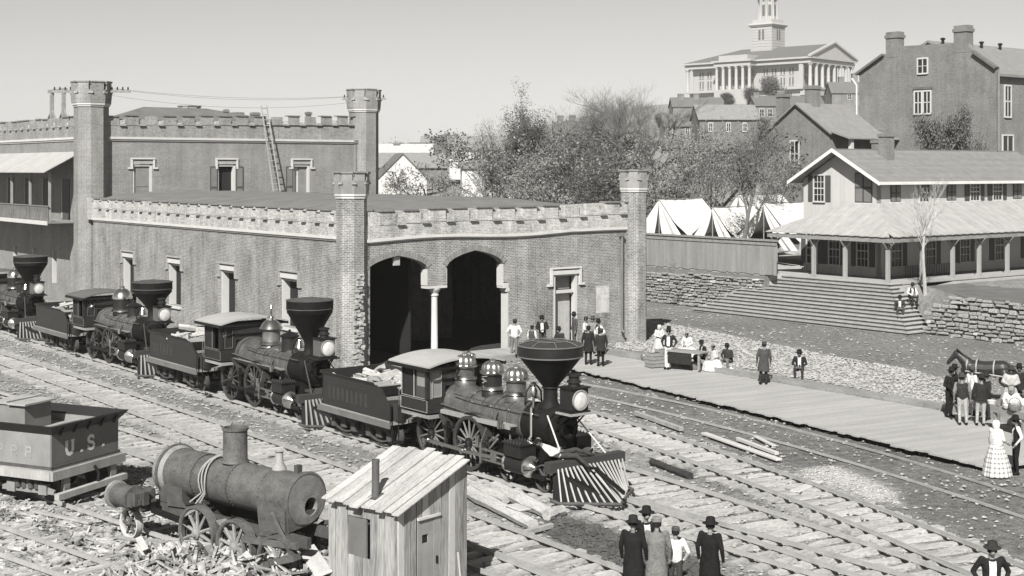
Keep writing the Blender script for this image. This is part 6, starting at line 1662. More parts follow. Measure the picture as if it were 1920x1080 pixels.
def area_px(x0, x1, y0, y1, polys=(), notpolys=()):
    def f(rn):
        Ya, Yb = F * CAMZ / (y1 - HOR), F * CAMZ / (y0 - HOR)
        for _ in range(20):
            Y = math.sqrt(lerp(Ya * Ya, Yb * Yb, rn.random())); u = (rn.uniform(x0, x1) - 960) / F
            p = (u * Y, Y)
            if polys and not any(in_poly(p[0], p[1], q) for q in polys): continue
            if any(in_poly(p[0], p[1], q) for q in notpolys): continue
            aa, bb = AB(*p)
            if -.8 < bb < 17.5 and aa > -.3: continue
            return p
        return None
    return f
HEAP = pxpoly([(210, 1085), (250, 1050), (330, 1036), (420, 1030), (520, 1016), (640, 1012), (640, 1140), (210, 1140)])
def heap_h(x, y):
    d = edge_d(x, y, HEAP)
    return (.42 * sstep(0, 1.2, d) if in_poly(x, y, HEAP) else 0) * random.random()
chipm = gm('splintered_wood', .27, rough=.95, var=.7, scale=1.3, fine=6, bump=0, contrast=1.6)
random.seed(5)
litter('scrap_wood', 3600, area_px(200, 640, 1010, 1130, [HEAP]), 'heap of splintered wood in front of the wrecked boiler', chipm, 'chip', .12, .7, 1, heap_h)
litter('wood_chips', 3800, area_px(-40, 420, 920, 1085), 'splintered wood and chips strewn over the near left of the yard', chipm, 'chip', .1, .55, 2, tilt=.2)
litter('wood_chips', 2600, area_px(-40, 1500, 640, 1085, (), [DIRT, GRAVEL, STREET]), 'small splinters scattered between the yard tracks', chipm, 'chip', .08, .35, 3, tilt=.15)
bal = gm('ballast_stone', .28, rough=.95, var=.5, scale=2, fine=5, bump=0)
litter('ballast_stones', 12000, area_px(-60, 1980, 620, 1100, (), [DIRT, GRAVEL, STREET, MOUND]), 'broken stone ballast scattered over the yard', bal, 'stone', .05, .17, 4)
grv = gm('white_gravel_stone', .31, rough=.95, var=.4, scale=2, fine=5, bump=0)
litter('gravel', 8500, area_px(1140, 1800, 596, 770, [GRAVEL]), 'band of pale broken stone beyond the platform kerb', grv, 'stone', .06, .2, 5)
litter('street_stones', 500, area_px(1190, 1960, 575, 720, [STREET]), 'pale stones scattered on the dark street', grv, 'stone', .05, .2, 6)
litter('dirt_stones', 700, area_px(1085, 1960, 700, 1080, [DIRT]), 'pale stones and scraps on the dark dirt by the platform', grv, 'stone', .04, .16, 7)
litter('lime_spill', 900, area_px(1490, 1700, 870, 950, [SPILL]), 'white spill of lime and stone beside the middle track', gm('lime', .34, var=.2), 'stone', .03, .09, 8)
litter('clods', 1300, area_px(1010, 1350, 960, 1090, [MOUND]), 'clods of dark earth on the heap by the standing men', gm('earth_clod', .07, var=.5, rough=1), 'stone', .05, .2, 9, lambda x, y: hill(x, y) + .28 * sstep(0, 1.3, edge_d(x, y, MOUND)))
# ---------------------------------------------------------------- trees
def make_tree(seed, h, spread=.5, levels=4, nch=5, leaf=0, ls=.2, r0=.18, clear=.3, up=.5, wig=.16, leafr=.5, top_leaf=0.0, minlev=None, skip=0.0):
    rn = random.Random(seed); wood = MB(); lv = []; lf = []
    minlev = levels - 1 if minlev is None else minlev
    def leaves(p, n, rad):
        for _ in range(n):
            q = p + Vector((rn.gauss(0, 1), rn.gauss(0, 1), rn.gauss(0, .8))) * rad * .5
            a = Vector((rn.uniform(-1, 1), rn.uniform(-1, 1), rn.uniform(-1, 1))).normalized(); b = a.orthogonal().normalized()
            s = ls * rn.uniform(.5, 1.3)
            o = len(lv)
            lv.extend([tuple(q - a * s), tuple(q + b * s * .55), tuple(q + a * s), tuple(q - b * s * .55)]); lf.append((o, o + 1, o + 2, o + 3))
    def branch(p, d, L, r, lev):
        n = 5 if lev < 2 else 3
        pts = [p]; rad = [r]; q = p
        for i in range(n):
            d = (d + Vector((rn.gauss(0, wig), rn.gauss(0, wig), rn.gauss(0, wig * .6) + up * .08))).normalized()
            q = q + d * (L / n); pts.append(q); rad.append(max(.006, r * (1 - .62 * (i + 1) / n)))
        wood.tube(pts, rad, 7 if lev == 0 else (4 if lev < 3 else 3), caps=False)
        if lev >= minlev and leaf and pts[-1].z > h * top_leaf and rn.random() >= skip:
            for i in range(1, n + 1): leaves(pts[i], leaf, leafr)
        if lev >= levels: return
        k = nch + (2 if lev == 0 else 0)
        for c in range(k):
            t = lerp(clear if lev == 0 else .25, 1.0, (c + rn.random() * .8) / k)
            i = min(n - 1, int(t * n)); f = t * n - i
            bp = pts[i].lerp(pts[i + 1], min(1, f)); az = rn.uniform(0, 6.283) + c * 2.4
            out = Vector((math.cos(az), math.sin(az), 0)); dd = (d * (.55 + up * .3) + out * spread + Vector((0, 0, up * .35))).normalized()
            branch(bp, dd, L * rn.uniform(.42, .68) * (1.05 - .35 * t if lev == 0 else 1), max(.008, rad[i] * rn.uniform(.45, .65)), lev + 1)
    branch(Vector((0, 0, -.3)), Vector((rn.gauss(0, .04), rn.gauss(0, .04), 1)), h * .72, r0, 0)
    return wood, lv, lf
TM = {}
def tree_data(key, bark, leafmat, **k):
    if key not in TM:
        w, lv, lf = make_tree(**k)
        a = mesh_from(w, 'branches', False, False); a.materials.append(bark)
        b = None
        if lf: b = bpy.data.meshes.new('crown'); b.from_pydata(lv, [], lf); b.materials.append(leafmat)
        zmax = max(v[2] for v in (lv or w.v)); TM[key] = (a, b, zmax)
    return TM[key]
def tree(label, px, Y, top, key, rot=0.0, wide=1.0, name='tree', grp='trees on the hillside', base=None, cat='tree'):
    x = (px - 960) / F * Y
    g_ = hill(x, Y) - .1 if base is None else base
    zt = CAMZ - (top - HOR) * Y / F
    a, b, zm = TM[key]
    s = (zt - g_) / zm
    t = thing(name, label, cat, (x, Y, g_), rot, grp); t.scale = (s * wide, s * wide, s)
    obj('branches', a, None, t)
    if b: obj('crown', b, None, t)
    return t
tree_data('leafy', barkm, gm('deep_leaves', .055, rough=.75, var=.5, scale=1.5, bump=0), seed=4, h=14, spread=.5, levels=3, nch=6, leaf=20, ls=.085, r0=.24, clear=.35, up=.6, leafr=.5, skip=.25, minlev=2)
tree_data('thin', barkm, leaf_md, seed=9, h=10, spread=.6, levels=3, nch=6, leaf=7, ls=.07, r0=.16, clear=.2, up=.55, leafr=.4, skip=.4)
tree_data('bare', barkm, leaf_md, seed=12, h=14, spread=.6, levels=4, nch=6, leaf=0, ls=.1, r0=.2, clear=.25, up=.6, leafr=.8, wig=.2)
tree_data('bare2', barkm, leaf_md, seed=17, h=13, spread=.6, levels=4, nch=6, leaf=0, ls=.1, r0=.22, clear=.3, up=.5, leafr=.8, wig=.22)
tree_data('gnarl', gm('dark_bark', .06, var=.3), leaf_md, seed=23, h=10, spread=1.0, levels=4, nch=4, leaf=0, ls=.1, r0=.4, clear=.35, up=.25, wig=.3)
tree_data('shrub', barkm, leaf_md, seed=31, h=5, spread=.9, levels=4, nch=4, leaf=2, ls=.05, r0=.07, clear=.05, up=.5, leafr=.25, wig=.2, skip=.5)
tree_data('shrub2', barkm, leaf_dk, seed=37, h=5, spread=.95, levels=4, nch=4, leaf=3, ls=.055, r0=.07, clear=.04, up=.45, leafr=.25, wig=.2, skip=.45)
tree_data('round', barkm, leaf_dk, seed=41, h=9, spread=.85, levels=3, nch=6, leaf=24, ls=.19, r0=.22, clear=.12, up=.4, leafr=1.3, minlev=2)
tree_data('round2', barkm, leaf_dk, seed=43, h=9, spread=.7, levels=3, nch=6, leaf=20, ls=.18, r0=.22, clear=.2, up=.5, leafr=1.2, minlev=2, skip=.2)
tree_data('yard', bark_pale, leaf_md, seed=53, h=7, spread=.45, levels=4, nch=4, leaf=0, r0=.16, clear=.38, up=.75, wig=.14)
tree_data('tentt', barkm, leaf_dk, seed=61, h=9, spread=.6, levels=3, nch=5, leaf=9, ls=.07, skip=.45, r0=.18, clear=.5, up=.5, leafr=.45)
tree_data('ever', barkm, leaf_dk, seed=71, h=6, spread=.9, levels=3, nch=8, leaf=14, ls=.07, r0=.12, clear=.15, up=.1, leafr=.4)
tree('tall tree with dark leafy top left of the bare trees', 985, 112, 138, 'leafy', .4, 1.0)
tree('slender half bare tree at the left edge of the grove', 930, 116, 205, 'thin', 1.0, 1.0)
for i, (px, Y, top, key, w) in enumerate(((1040, 140, 188, 'bare', 1.0), (1085, 150, 164, 'bare2', 1.0), (1128, 146, 146, 'bare', 1.15), (1172, 152, 152, 'bare2', 1.1), (1222, 152, 160, 'bare', 1.2), (1258, 160, 178, 'bare2', 1.1), (1150, 170, 150, 'bare', 1.2), (1060, 165, 182, 'bare', 1.2))):
    tree('%s leafless tree from the left in the bare grove on the hill' % ('second', 'fourth', 'fifth', 'seventh', 'eighth', 'ninth', 'sixth', 'third')[i], px, Y, top, key, i * 1.3, w)
tree('gnarled old tree with thick dark limbs above the right depot tower', 1180, 118, 208, 'gnarl', 2.2, 1.1)
for i, (px, Y, top, key, w, lab) in enumerate((
    (912, 112, 318, 'shrub', .8, 'dry shrub beside the white plastered block'), (960, 108, 285, 'shrub', 1.0, 'dry leafy thicket under the tall leafy tree'), (1005, 106, 268, 'thin', 1.1, 'thin sapling just right of the tall tree trunk'), (1050, 107, 250, 'shrub', 1.0, 'dry thicket above the middle of the shed parapet'),
    (1095, 106, 255, 'thin', 1.2, 'thin leafy sapling in the middle of the grove'), (1135, 105, 262, 'shrub2', 1.2, 'dark thicket left of the right depot tower'), (1228, 108, 258, 'shrub2', 1.0, 'dark leafy thicket right of the right depot tower'), (1275, 116, 240, 'shrub', 1.1, 'broad dry thicket above the leftmost tent'),
    (1255, 106, 300, 'shrub', .9, 'low shrub behind the leftmost tent'), (1318, 118, 246, 'shrub2', 1.3, 'dark shrub below the boarded hillside house'), (1345, 112, 268, 'thin', 1.0, 'thin leafy tree behind the middle tent'), (1072, 125, 232, 'shrub2', 1.1, 'dark shrub at the foot of the bare grove'), (1205, 128, 236, 'shrub2', 1.1, 'dark shrub behind the gnarled tree'), (985, 122, 240, 'shrub2', 1.0, 'dark thicket behind the tall leafy tree'), (1135, 132, 228, 'shrub2', 1.2, 'dense dark thicket in the middle of the bare grove'), (1030, 128, 236, 'shrub2', 1.1, 'dense thicket left of the bare grove'))):
    tree(lab, px, Y, top, key, i * .9, w, 'shrub' if 'shrub' in key else 'tree', 'shrubs and saplings behind the depot', cat='shrub' if 'shrub' in key else 'tree')
tree('broad leafy bush in front of the white houses', 838, 120, 302, 'shrub2', .5, 1.0, 'shrub', 'shrubs and saplings behind the depot', cat='shrub')
tree('sparse pale bush against the whitewashed storehouse gable', 765, 124, 328, 'shrub', 1.5, 1.0, 'shrub', 'shrubs and saplings behind the depot', cat='shrub')
tree('slender dark trunked tree standing among the tents', 1384, 91, 203, 'tentt', .3, .95, base=2.3)
tree('leafy half bare tree left of the slender tree above the tents', 1318, 106, 214, 'thin', 2.6, 1.0)
tree('thin leafy tree right of the slender tree above the tents', 1428, 108, 228, 'thin', 4.1, .9)
tree('sparse sapling in front of the small brick house', 1462, 101, 262, 'thin', 2.0, .9)
tree('second sparse sapling by the small brick house corner', 1530, 100, 300, 'thin', 3.3, .9)
yb = P(1735, 545, 2.1)
tree('bare pale forked tree on the lawn before the porch', 1735, yb.y, 322, 'yard', 1.0, .8, base=2.1)
tree('dark evergreen in front of the tall brick house wall', 1783, 99, 188, 'ever', 0, .42)
for i, (px, Y, top, key, w, lab) in enumerate((
    (752, 250, 256, 'round', 1.1, 'round dark tree on the skyline near the station tower'), (868, 245, 240, 'round', 1.5, 'broad dark tree on the skyline behind the long white building'), (905, 236, 252, 'round2', 1.2, 'smaller dark tree right of the broad skyline tree'), (1318, 460, 178, 'round', 1.0, 'round tree at the left foot of the capitol'),
    (1364, 455, 170, 'round2', 1.0, 'dark tree left of the capitol side portico'), (1447, 420, 136, 'round2', .8, 'tallest tree in front of the capitol wall'), (1408, 430, 158, 'round2', .9, 'tree before the middle of the capitol'), (1486, 400, 178, 'round', 1.1, 'low round tree below the capitol corner'),
    (1562, 400, 166, 'round', 1.1, 'dark tree below the capitol end portico'), (1595, 380, 172, 'round', .9, 'dark tree right of the capitol end portico'), (1500, 270, 192, 'round2', 1.0, 'tree behind the small brick house gable'), (1430, 230, 214, 'round', 1.0, 'low dark tree right of the boarded hillside house'),
    (1238, 300, 208, 'round2', 1.2, 'dark tree beside the twin chimney house'), (1345, 330, 208, 'round', 1.3, 'broad dark tree above the boarded hillside house'), (1290, 240, 226, 'round2', 1.0, 'dark tree beside the small cabin'), (1400, 150, 262, 'shrub2', 1.4, 'dark shrub on the slope above the tents'), (1425, 135, 285, 'shrub', 1.3, 'dry shrub right above the tents'))):
    tree(lab, px, Y, top, key, i * 1.1, w, grp='trees on the hillside')
# ivy-like creeper by the stone wall
tree('small dry shrub growing from the wall under the plank fence', 1264, 88.5, 483, 'shrub', 0, 1.0, 'shrub', 'shrubs and saplings behind the depot', base=2.2, cat='shrub')
# ---------------------------------------------------------------- people
ARMS = {'down': ((-.02, .27, 1.14), (.06, .27, .87)), 'akimbo': ((-.06, .40, 1.16), (.09, .2, 1.02)), 'pockets': ((-.07, .34, 1.15), (.07, .22, .93)), 'front': ((.03, .29, 1.16), (.27, .07, 1.1)), 'carry': ((.0, .29, 1.14), (.28, .17, 1.0))}
def skeleton(pose, arms):
    J = {}
    e, hnd = ARMS.get(arms, ARMS['down'])
    if pose in ('stand', 'lean', 'stride'):
        J = dict(pel=(0, 0, .94), che=(0, 0, 1.28), nec=(0, 0, 1.46), hea=(.03, 0, 1.60))
        sh = (0, .19, 1.41); hip = (0, .09, .9); kn = (.03, .105, .5); an = (0, .11, .07); to = (.16, .13, .035)
        L = dict(sh=sh, el=e, ha=hnd, hip=hip, kn=kn, an=an, to=to); Rr = {k: (v[0], -v[1], v[2]) for k, v in L.items()}
        if pose == 'stride': L['kn'] = (.14, .1, .5); L['an'] = (.16, .1, .07); L['to'] = (.32, .12, .035); Rr['kn'] = (-.02, -.1, .5); Rr['an'] = (-.18, -.1, .1); Rr['to'] = (-.03, -.11, .035)
        if pose == 'lean':
            for q in (L, Rr): q['kn'] = (.2, q['kn'][1] * .8, .5); q['an'] = (.34, q['an'][1] * .5, .07); q['to'] = (.5, q['to'][1] * .6, .05)
    elif pose == 'sit':
        J = dict(pel=(0, 0, .47), che=(.07, 0, .80), nec=(.12, 0, .98), hea=(.18, 0, 1.11))
        L = dict(sh=(.1, .19, .93), el=(.14, .29, .69), ha=(.38, .10, .58), hip=(.02, .09, .44), kn=(.43, .15, .52), an=(.38, .15, .07), to=(.54, .17, .035)); Rr = {k: (v[0], -v[1], v[2]) for k, v in L.items()}
    else:   # recline
        J = dict(pel=(0, 0, .13), che=(-.32, 0, .27), nec=(-.5, 0, .37), hea=(-.6, 0, .48))
        L = dict(sh=(-.44, .19, .34), el=(-.3, .32, .18), ha=(-.08, .22, .24), hip=(.03, .09, .12), kn=(.45, .12, .22), an=(.84, .13, .09), to=(.92, .16, .2)); Rr = {k: (v[0], -v[1], v[2]) for k, v in L.items()}
        Rr['kn'] = (.42, -.16, .10); Rr['an'] = (.72, -.3, -.16); Rr['to'] = (.84, -.36, -.2)
    return J, L, Rr
def capsule(m, a, b, ra, rb, n=9):
    a, b = Vector(a), Vector(b); d = b - a; L = d.length
    if L < 1e-4: d = Vector((0, 0, 1)); L = 1e-4
    d.normalize(); pts = []; rad = []
    for t in (-.95, -.7, -.35, 0): pts.append(a + d * ra * t); rad.append(ra * math.sqrt(max(.02, 1 - t * t)))
    for t in (0, .35, .7, .95): pts.append(b + d * rb * t + d * 1e-4); rad.append(rb * math.sqrt(max(.02, 1 - t * t)))
    m.tube(pts, rad, n)
PEOPLE = []
def cloth(v):
    if v < .13: v = v * .55
    return gm('cloth_%03d' % int(v * 1000), v, rough=.95, var=.4, scale=9, fine=24, bump=.7, bdist=.03, spec=.08)
def plaid():
    if 'plaid' in MATS: return MATS['plaid']
    m = bpy.data.materials.new('plaid'); m.use_nodes = True; n, l = m.node_tree.nodes, m.node_tree.links
    b = n['Principled BSDF']; b.inputs['Roughness'].default_value = .95
    uv = n.new('ShaderNodeUVMap'); sx = n.new('ShaderNodeSeparateXYZ'); l.new(uv.outputs[0], sx.inputs[0]); outs = []
    for i in (0, 1):
        w = n.new('ShaderNodeMath'); w.operation = 'MULTIPLY'; w.inputs[1].default_value = 1 / .14; l.new(sx.outputs[i], w.inputs[0])
        f = n.new('ShaderNodeMath'); f.operation = 'FRACT'; l.new(w.outputs[0], f.inputs[0])
        g_ = n.new('ShaderNodeMath'); g_.operation = 'LESS_THAN'; g_.inputs[1].default_value = .35; l.new(f.outputs[0], g_.inputs[0]); outs.append(g_)
    a = n.new('ShaderNodeMath'); a.operation = 'ADD'; l.new(outs[0].outputs[0], a.inputs[0]); l.new(outs[1].outputs[0], a.inputs[1])
    d = n.new('ShaderNodeMath'); d.operation = 'MULTIPLY'; d.inputs[1].default_value = .5; l.new(a.outputs[0], d.inputs[0])
    mx = n.new('ShaderNodeMix'); mx.data_type = 'RGBA'; mx.inputs[6].default_value = _grey(.55); mx.inputs[7].default_value = _grey(.14); l.new(d.outputs[0], mx.inputs[0]); l.new(mx.outputs[2], b.inputs['Base Color'])
    MATS['plaid'] = m; return m
def person(label, loc, face, pose='stand', arms='down', h=1.72, top=.05, legs=.06, shirt=None, hat='slouch', hatv=.03, coat=0.0, skirt=None, vest=None, skinv=.2, fine=False, shawl=None):
    """face: world direction in degrees the person looks; coat: hem height (0 = none)"""
    J, L, Rr = skeleton(pose, arms); s = h / 1.72
    seg = []
    def sg(a, b, ra, rb, mi, off=None):
        seg.append((Vector(a), Vector(b), ra, rb, mi))
    body = 1
    arm = 4 if vest is not None else 1
    for y in (-1, 1):
        pe, ch = Vector(J['pel']), Vector(J['che'])
        sg(pe + Vector((0, .065 * y, 0)), ch + Vector((0, .075 * y, 0)), .105, .112, body)
        sg(ch + Vector((0, .075 * y, 0)), (Vector(L['sh']) if y > 0 else Vector(Rr['sh'])) * .92 + ch * .08, .11, .07, body)
    sg(Vector(L['sh']) * .96, Vector(Rr['sh']) * .96, .07, .07, body)
    sg(J['nec'], Vector(J['nec']).lerp(Vector(J['hea']), .5), .052, .048, 0)
    he = Vector(J['hea']); sg(he + Vector((.0, 0, -.035)), he + Vector((.0, 0, .045)), .078, .088, 0)
    sg(he + Vector((.055, 0, -.065)), he + Vector((.06, 0, -.05)), .042, .05, 0); sg(he + Vector((.085, 0, .0)), he + Vector((.105, 0, -.025)), .012, .018, 0)
    for q in (L, Rr):
        sy = 1 if q['sh'][1] > 0 else -1
        sg(q['sh'], q['el'], .068, .052, arm); sg(q['el'], q['ha'], .052, .036, arm)
        hv = (Vector(q['ha']) - Vector(q['el'])).normalized(); sg(Vector(q['ha']) + hv * .02, Vector(q['ha']) + hv * .09, .038, .034, 0)
        sg(q['hip'], q['kn'], .098, .07, 2); sg(q['kn'], q['an'], .068, .052, 2); sg(Vector(q['an']) + Vector((-.03, 0, -.02)), q['to'], .048, .042, 3)
        sg(he + Vector((-.005, sy * .088, -.02)), he + Vector((-.005, sy * .092, .015)), .016, .02, 0)
    m = MB()
    for a, b, ra, rb, mi in seg: capsule(m, a, b, ra, rb)
    me = bpy.data.meshes.new('tmp'); me.from_pydata(m.v, [], m.f)
    o = bpy.data.objects.new('tmp', me); C.objects.link(o)
    r = o.modifiers.new('r', 'REMESH'); r.mode = 'VOXEL'; r.voxel_size = .019 if fine else .026; r.use_smooth_shade = True
    sm = o.modifiers.new('s', 'SMOOTH'); sm.iterations = 3; sm.factor = .5
    PEOPLE.append((o, seg, dict(label=label, loc=loc, face=face, pose=pose, s=s, top=top, legs=legs, shirt=shirt, hat=hat, hatv=hatv, coat=coat, skirt=skirt, vest=vest, skinv=skinv, J=J, L=L, R=Rr, shawl=shawl)))
def finish_people():
    dg = bpy.context.evaluated_depsgraph_get(); dg.update()
    for o, seg, k in PEOPLE:
        me = bpy.data.meshes.new_from_object(o.evaluated_get(dg)); me.name = 'body'
        J = k['J']; he = Vector(J['hea']); ch = Vector(J['che'])
        topm = cloth(k['vest'] if k['vest'] is not None else k['top']); slv = cloth(k['shirt'] if k['shirt'] is not None else .6)
        me.materials.clear()
        for mt in (gm('skin_%02d' % int(k['skinv'] * 100), k['skinv'], rough=.55, var=.2, scale=8, bump=0), topm, cloth(k['legs']), cloth(.02), slv, cloth(.6), flat('eye', .01)): me.materials.append(mt)
        mi = []
        for p in me.polygons:
            c = p.center; best = 1e9; bi = 1
            for a, b, ra, rb, q in seg:
                d = b - a; t = max(0, min(1, (c - a).dot(d) / (d.length_squared + 1e-9))); dd = (c - a - d * t).length - lerp(ra, rb, t)
                if dd < best: best = dd; bi = q
            if bi == 1 and k['shirt'] is not None and k['pose'] != 'recline':
                w = c - ch
                if w.x > .06 and abs(w.y) < .07 and w.z > -.3: bi = 5
            mi.append(bi)
        me.polygons.foreach_set('material_index', mi); me.polygons.foreach_set('use_smooth', [True] * len(mi))
        # fingers and eyes join the body's mesh
        bm = bmesh.new(); bm.from_mesh(me); ex = MB(); tagm = []
        for q in (k['L'], k['R']):
            ha = Vector(q['ha']); hv = (ha - Vector(q['el'])).normalized(); side = hv.cross(Vector((1, 0, 0)) if abs(hv.x) < .9 else Vector((0, 1, 0))).normalized(); nrm = side.cross(hv)
            for f, (off, ln) in enumerate(((-.026, .06), (-.009, .072), (.009, .068), (.026, .052))):
                b0 = ha + hv * .10 + side * off; b1 = b0 + hv * ln * .5 + nrm * .008; b2 = b1 + hv * ln * .4 + nrm * .024
                ex.tube([b0, b1, b2], [.0095, .009, .0065], 5); 
            t0 = ha + hv * .04 + side * .03; ex.tube([t0, t0 + side * .03 + hv * .025, t0 + side * .034 + hv * .06 + nrm * .01], [.012, .011, .008], 5)
        nf = len(ex.f)
        for sy in (-1, 1): capsule(ex, he + Vector((.083, sy * .032, .012)), he + Vector((.0835, sy * .032, .012)), .009, .009, 6)
        ex.tube([he + Vector((.098, -.022, -.062)), he + Vector((.103, 0, -.062)), he + Vector((.098, .022, -.062))], .005, 4)
        vv = [bm.verts.new(v) for v in ex.v]
        for i, f in enumerate(ex.f):
            try: nfc = bm.faces.new([vv[j] for j in f]); nfc.material_index = 0 if i < nf else 6; nfc.smooth = True
            except ValueError: pass
        bm.to_mesh(me); bm.free()
        t = thing('person', k['label'], 'person', k['loc'], R(k['face'])); t.scale = (k['s'],) * 3
        if k['pose'] == 'stand': t.rotation_euler = (random.uniform(-.035, .035), random.uniform(-.02, .05), R(k['face']))
        obj('body', me, None, t)
        bpy.data.objects.remove(o, do_unlink=True)
        hv = k['hat']; hm_ = cloth(k['hatv']); hc = he + Vector((-.005, 0, .055))
        if hv in ('slouch', 'top'):
            hh = .12 if hv == 'slouch' else .2
            m = MB(); m.lathe([(.105, -.02), (.17, -.012), (.175, -.005), (.105, .015), (.098, hh * .6), (.085, hh), (.04, hh + .012), (0, hh)], 18, hc); m.build('hat', hm_, t)
        elif hv == 'cap':
            m = MB(); m.lathe([(.1, -.01), (.102, .03), (.1, .07), (.07, .09), (0, .092)], 16, hc); m.add([hc + Vector(p) for p in ((.06, -.08, 0), (.06, .08, 0), (.165, .05, -.012), (.165, -.05, -.012))], [(0, 1, 2, 3)]); m.build('cap', hm_, t)
        elif hv == 'bonnet':
            m = MB(); m.lathe([(.06, -.17), (.105, -.1), (.118, 0), (.112, .07), (.07, .12), (0, .13)], 18, he + Vector((-.02, 0, .0))); m.build('headscarf', hm_, t)
        else:
            m = MB(); m.lathe([(.1, -.03), (.1, .03), (.075, .075), (0, .09)], 16, he + Vector((-.018, 0, .02))); m.build('hair', cloth(.02), t)
        if hv in ('slouch', 'top', 'cap'):
            m = MB(); m.lathe([(.094, -.06), (.097, .0), (.092, .04)], 16, he + Vector((-.014, 0, .02))); m.build('hair', cloth(.03), t)
        if k['coat']:
            hem = k['coat']; m = MB(); n = 20; vs = []; rows = ((1.43, .09, .15), (1.36, .135, .215), (1.2, .14, .2), (1.02, .135, .185), (.85, .16, .215), (hem + .1, .18, .235), (hem, .19, .245), (hem + .01, .165, .22))
            if k['pose'] == 'sit': rows = ((.97, .09, .15), (.9, .14, .215), (.75, .16, .21), (.55, .17, .22), (.4, .19, .24), (.36, .18, .22))
            for (z, rx, ry) in rows:
                cx = 0 if k['pose'] != 'sit' else lerp(0, .1, (z - .4) / .55)
                for q in range(n):
                    a = 2 * math.pi * q / n; f = 1 + .05 * math.sin(a * 5) * max(0, (1.0 - z)); vs.append((cx + rx * f * math.cos(a), ry * f * math.sin(a), z))
            m.add(vs, [(i * n + q, i * n + (q + 1) % n, (i + 1) * n + (q + 1) % n, (i + 1) * n + q) for i in range(len(rows) - 1) for q in range(n)], True); m.build('coat', cloth(k['top']), t)
        if k['shawl'] is not None:
            m = MB(); n = 18; vs = []
            for (z, rx, ry) in ((1.47, .08, .1), (1.4, .15, .23), (1.2, .17, .25), (1.02, .19, .26), (.95, .16, .22)):
                dz = 0 if k['pose'] != 'sit' else -.48; dx = 0 if k['pose'] != 'sit' else .07
                for q in range(n):
                    a = 2 * math.pi * q / n; vs.append((dx + rx * math.cos(a), ry * math.sin(a), z + dz + .02 * math.sin(a * 4)))
            m.add(vs, [(i * n + q, i * n + (q + 1) % n, (i + 1) * n + (q + 1) % n, (i + 1) * n + q) for i in range(4) for q in range(n)], True); m.build('shawl', cloth(k['shawl']), t)
        if k['skirt'] is not None:
            m = MB(); pr = [(.13, 1.06), (.2, .96), (.32, .6), (.42, .2), (.45, .02), (.40, .015)]
            if k['pose'] == 'sit': pr = [(.15, .55), (.3, .52), (.46, .4), (.52, .15), (.54, .02)]
            m.lathe(pr, 48, (0 if k['pose'] != 'sit' else .16, 0, 0), flute=11, fd=.045); sk = m.build('skirt', plaid() if k['skirt'] == 'plaid' else cloth(k['skirt']), t)
            if k['skirt'] == 'plaid':
                me = sk.data; uvl = me.uv_layers[0]
                for p in me.polygons:
                    for li in p.loop_indices:
                        c = me.vertices[me.loops[li].vertex_index].co; a = math.atan2(c.y, c.x)
                        if a < -3.0 and p.center.y > 0: a += 6.2832
                        uvl.data[li].uv = (a * .42, c.z)
    PEOPLE.clear()
def PP_(px, py, z): return P(px, py, z)
PZ = .22
# two men in long dark coats on the platform, and the crowd by the shed door
person('man in long dark coat seen from behind, left of the pair on the platform', PP_(1103, 684, PZ), 80, coat=.6, top=.035, legs=.03, hat='cap')
person('man in shorter dark coat seen from behind, right of the pair on the platform', PP_(1126, 687, PZ), 95, coat=.72, top=.045, legs=.02, hat='cap', hatv=.08, h=1.66)
person('man in white shirt and braces standing at the arch jamb', PP_(963, 668, PZ), 85, arms='pockets', top=.55, legs=.16, hat='cap', hatv=.07)
person('boy in dark waistcoat and cap near the arch', PP_(998, 668, PZ), 60, h=1.42, vest=.1, shirt=.5, legs=.1, hat='cap')
person('man in black hat and dark jacket leaning on the depot wall', PP_(1018, 660, PZ), 265, arms='front', top=.04, legs=.1, shirt=.5)
person('man sitting bent forward at the foot of the depot wall', PP_(1052, 662, PZ), 230, 'sit', top=.06, legs=.12)
person('man in grey jacket standing before the depot door', PP_(1078, 652, PZ), 200, top=.12, legs=.12, hat='slouch')
person('man in long pale coat beside the depot door', PP_(1097, 662, PZ), -20, arms='front', top=.55, legs=.45, coat=.7, hat='cap', hatv=.08)
person('grey dressed man between the pale coat and the dark hat', PP_(1110, 662, PZ), 250, top=.18, legs=.15, hat='slouch', hatv=.1)
person('man in dark waistcoat, wide black hat and white sleeves by the depot wall', PP_(1124, 668, PZ), 210, arms='akimbo', vest=.04, shirt=.62, legs=.06)
# the stall by the kerb
person('man in tall hat and pale trousers leaning against the stall table', PP_(1254, 690, PZ), 250, 'lean', 'pockets', top=.04, legs=.40, shirt=.55, hat='top', coat=0)
person('man in dark coat sitting at the end of the stall table', PP_(1322, 690, PZ), 195, 'sit', top=.03, legs=.05, shirt=.6, hat='cap', coat=0, skinv=.08)
person('woman in pale skirt sitting on the kerb beside the baskets', PP_(1342, 694, PZ), 215, 'sit', top=.35, legs=.3, skirt=.6, shawl=.4, hat='none', skinv=.1, h=1.55)
person('person in dark cloak and hat sitting on the kerb with a white bundle', PP_(1366, 694, PZ), 235, 'sit', top=.06, legs=.15, coat=.4, hat='slouch', skinv=.1, h=1.6)
person('woman in white blouse sitting behind the stall table', PP_(1290, 668, .1), 240, 'sit', top=.6, legs=.4, skirt=.5, hat='none', skinv=.1, h=1.6)
person('pale woman bending behind the leaning man at the stall', PP_(1236, 668, .1), 290, 'stand', 'front', top=.55, legs=.4, skirt=.45, hat='bonnet', hatv=.5, h=1.5)
person('man in grey coat standing alone in the middle of the platform', PP_(1431, 721, PZ), 85, coat=.55, top=.10, legs=.05, hat='cap', hatv=.09)
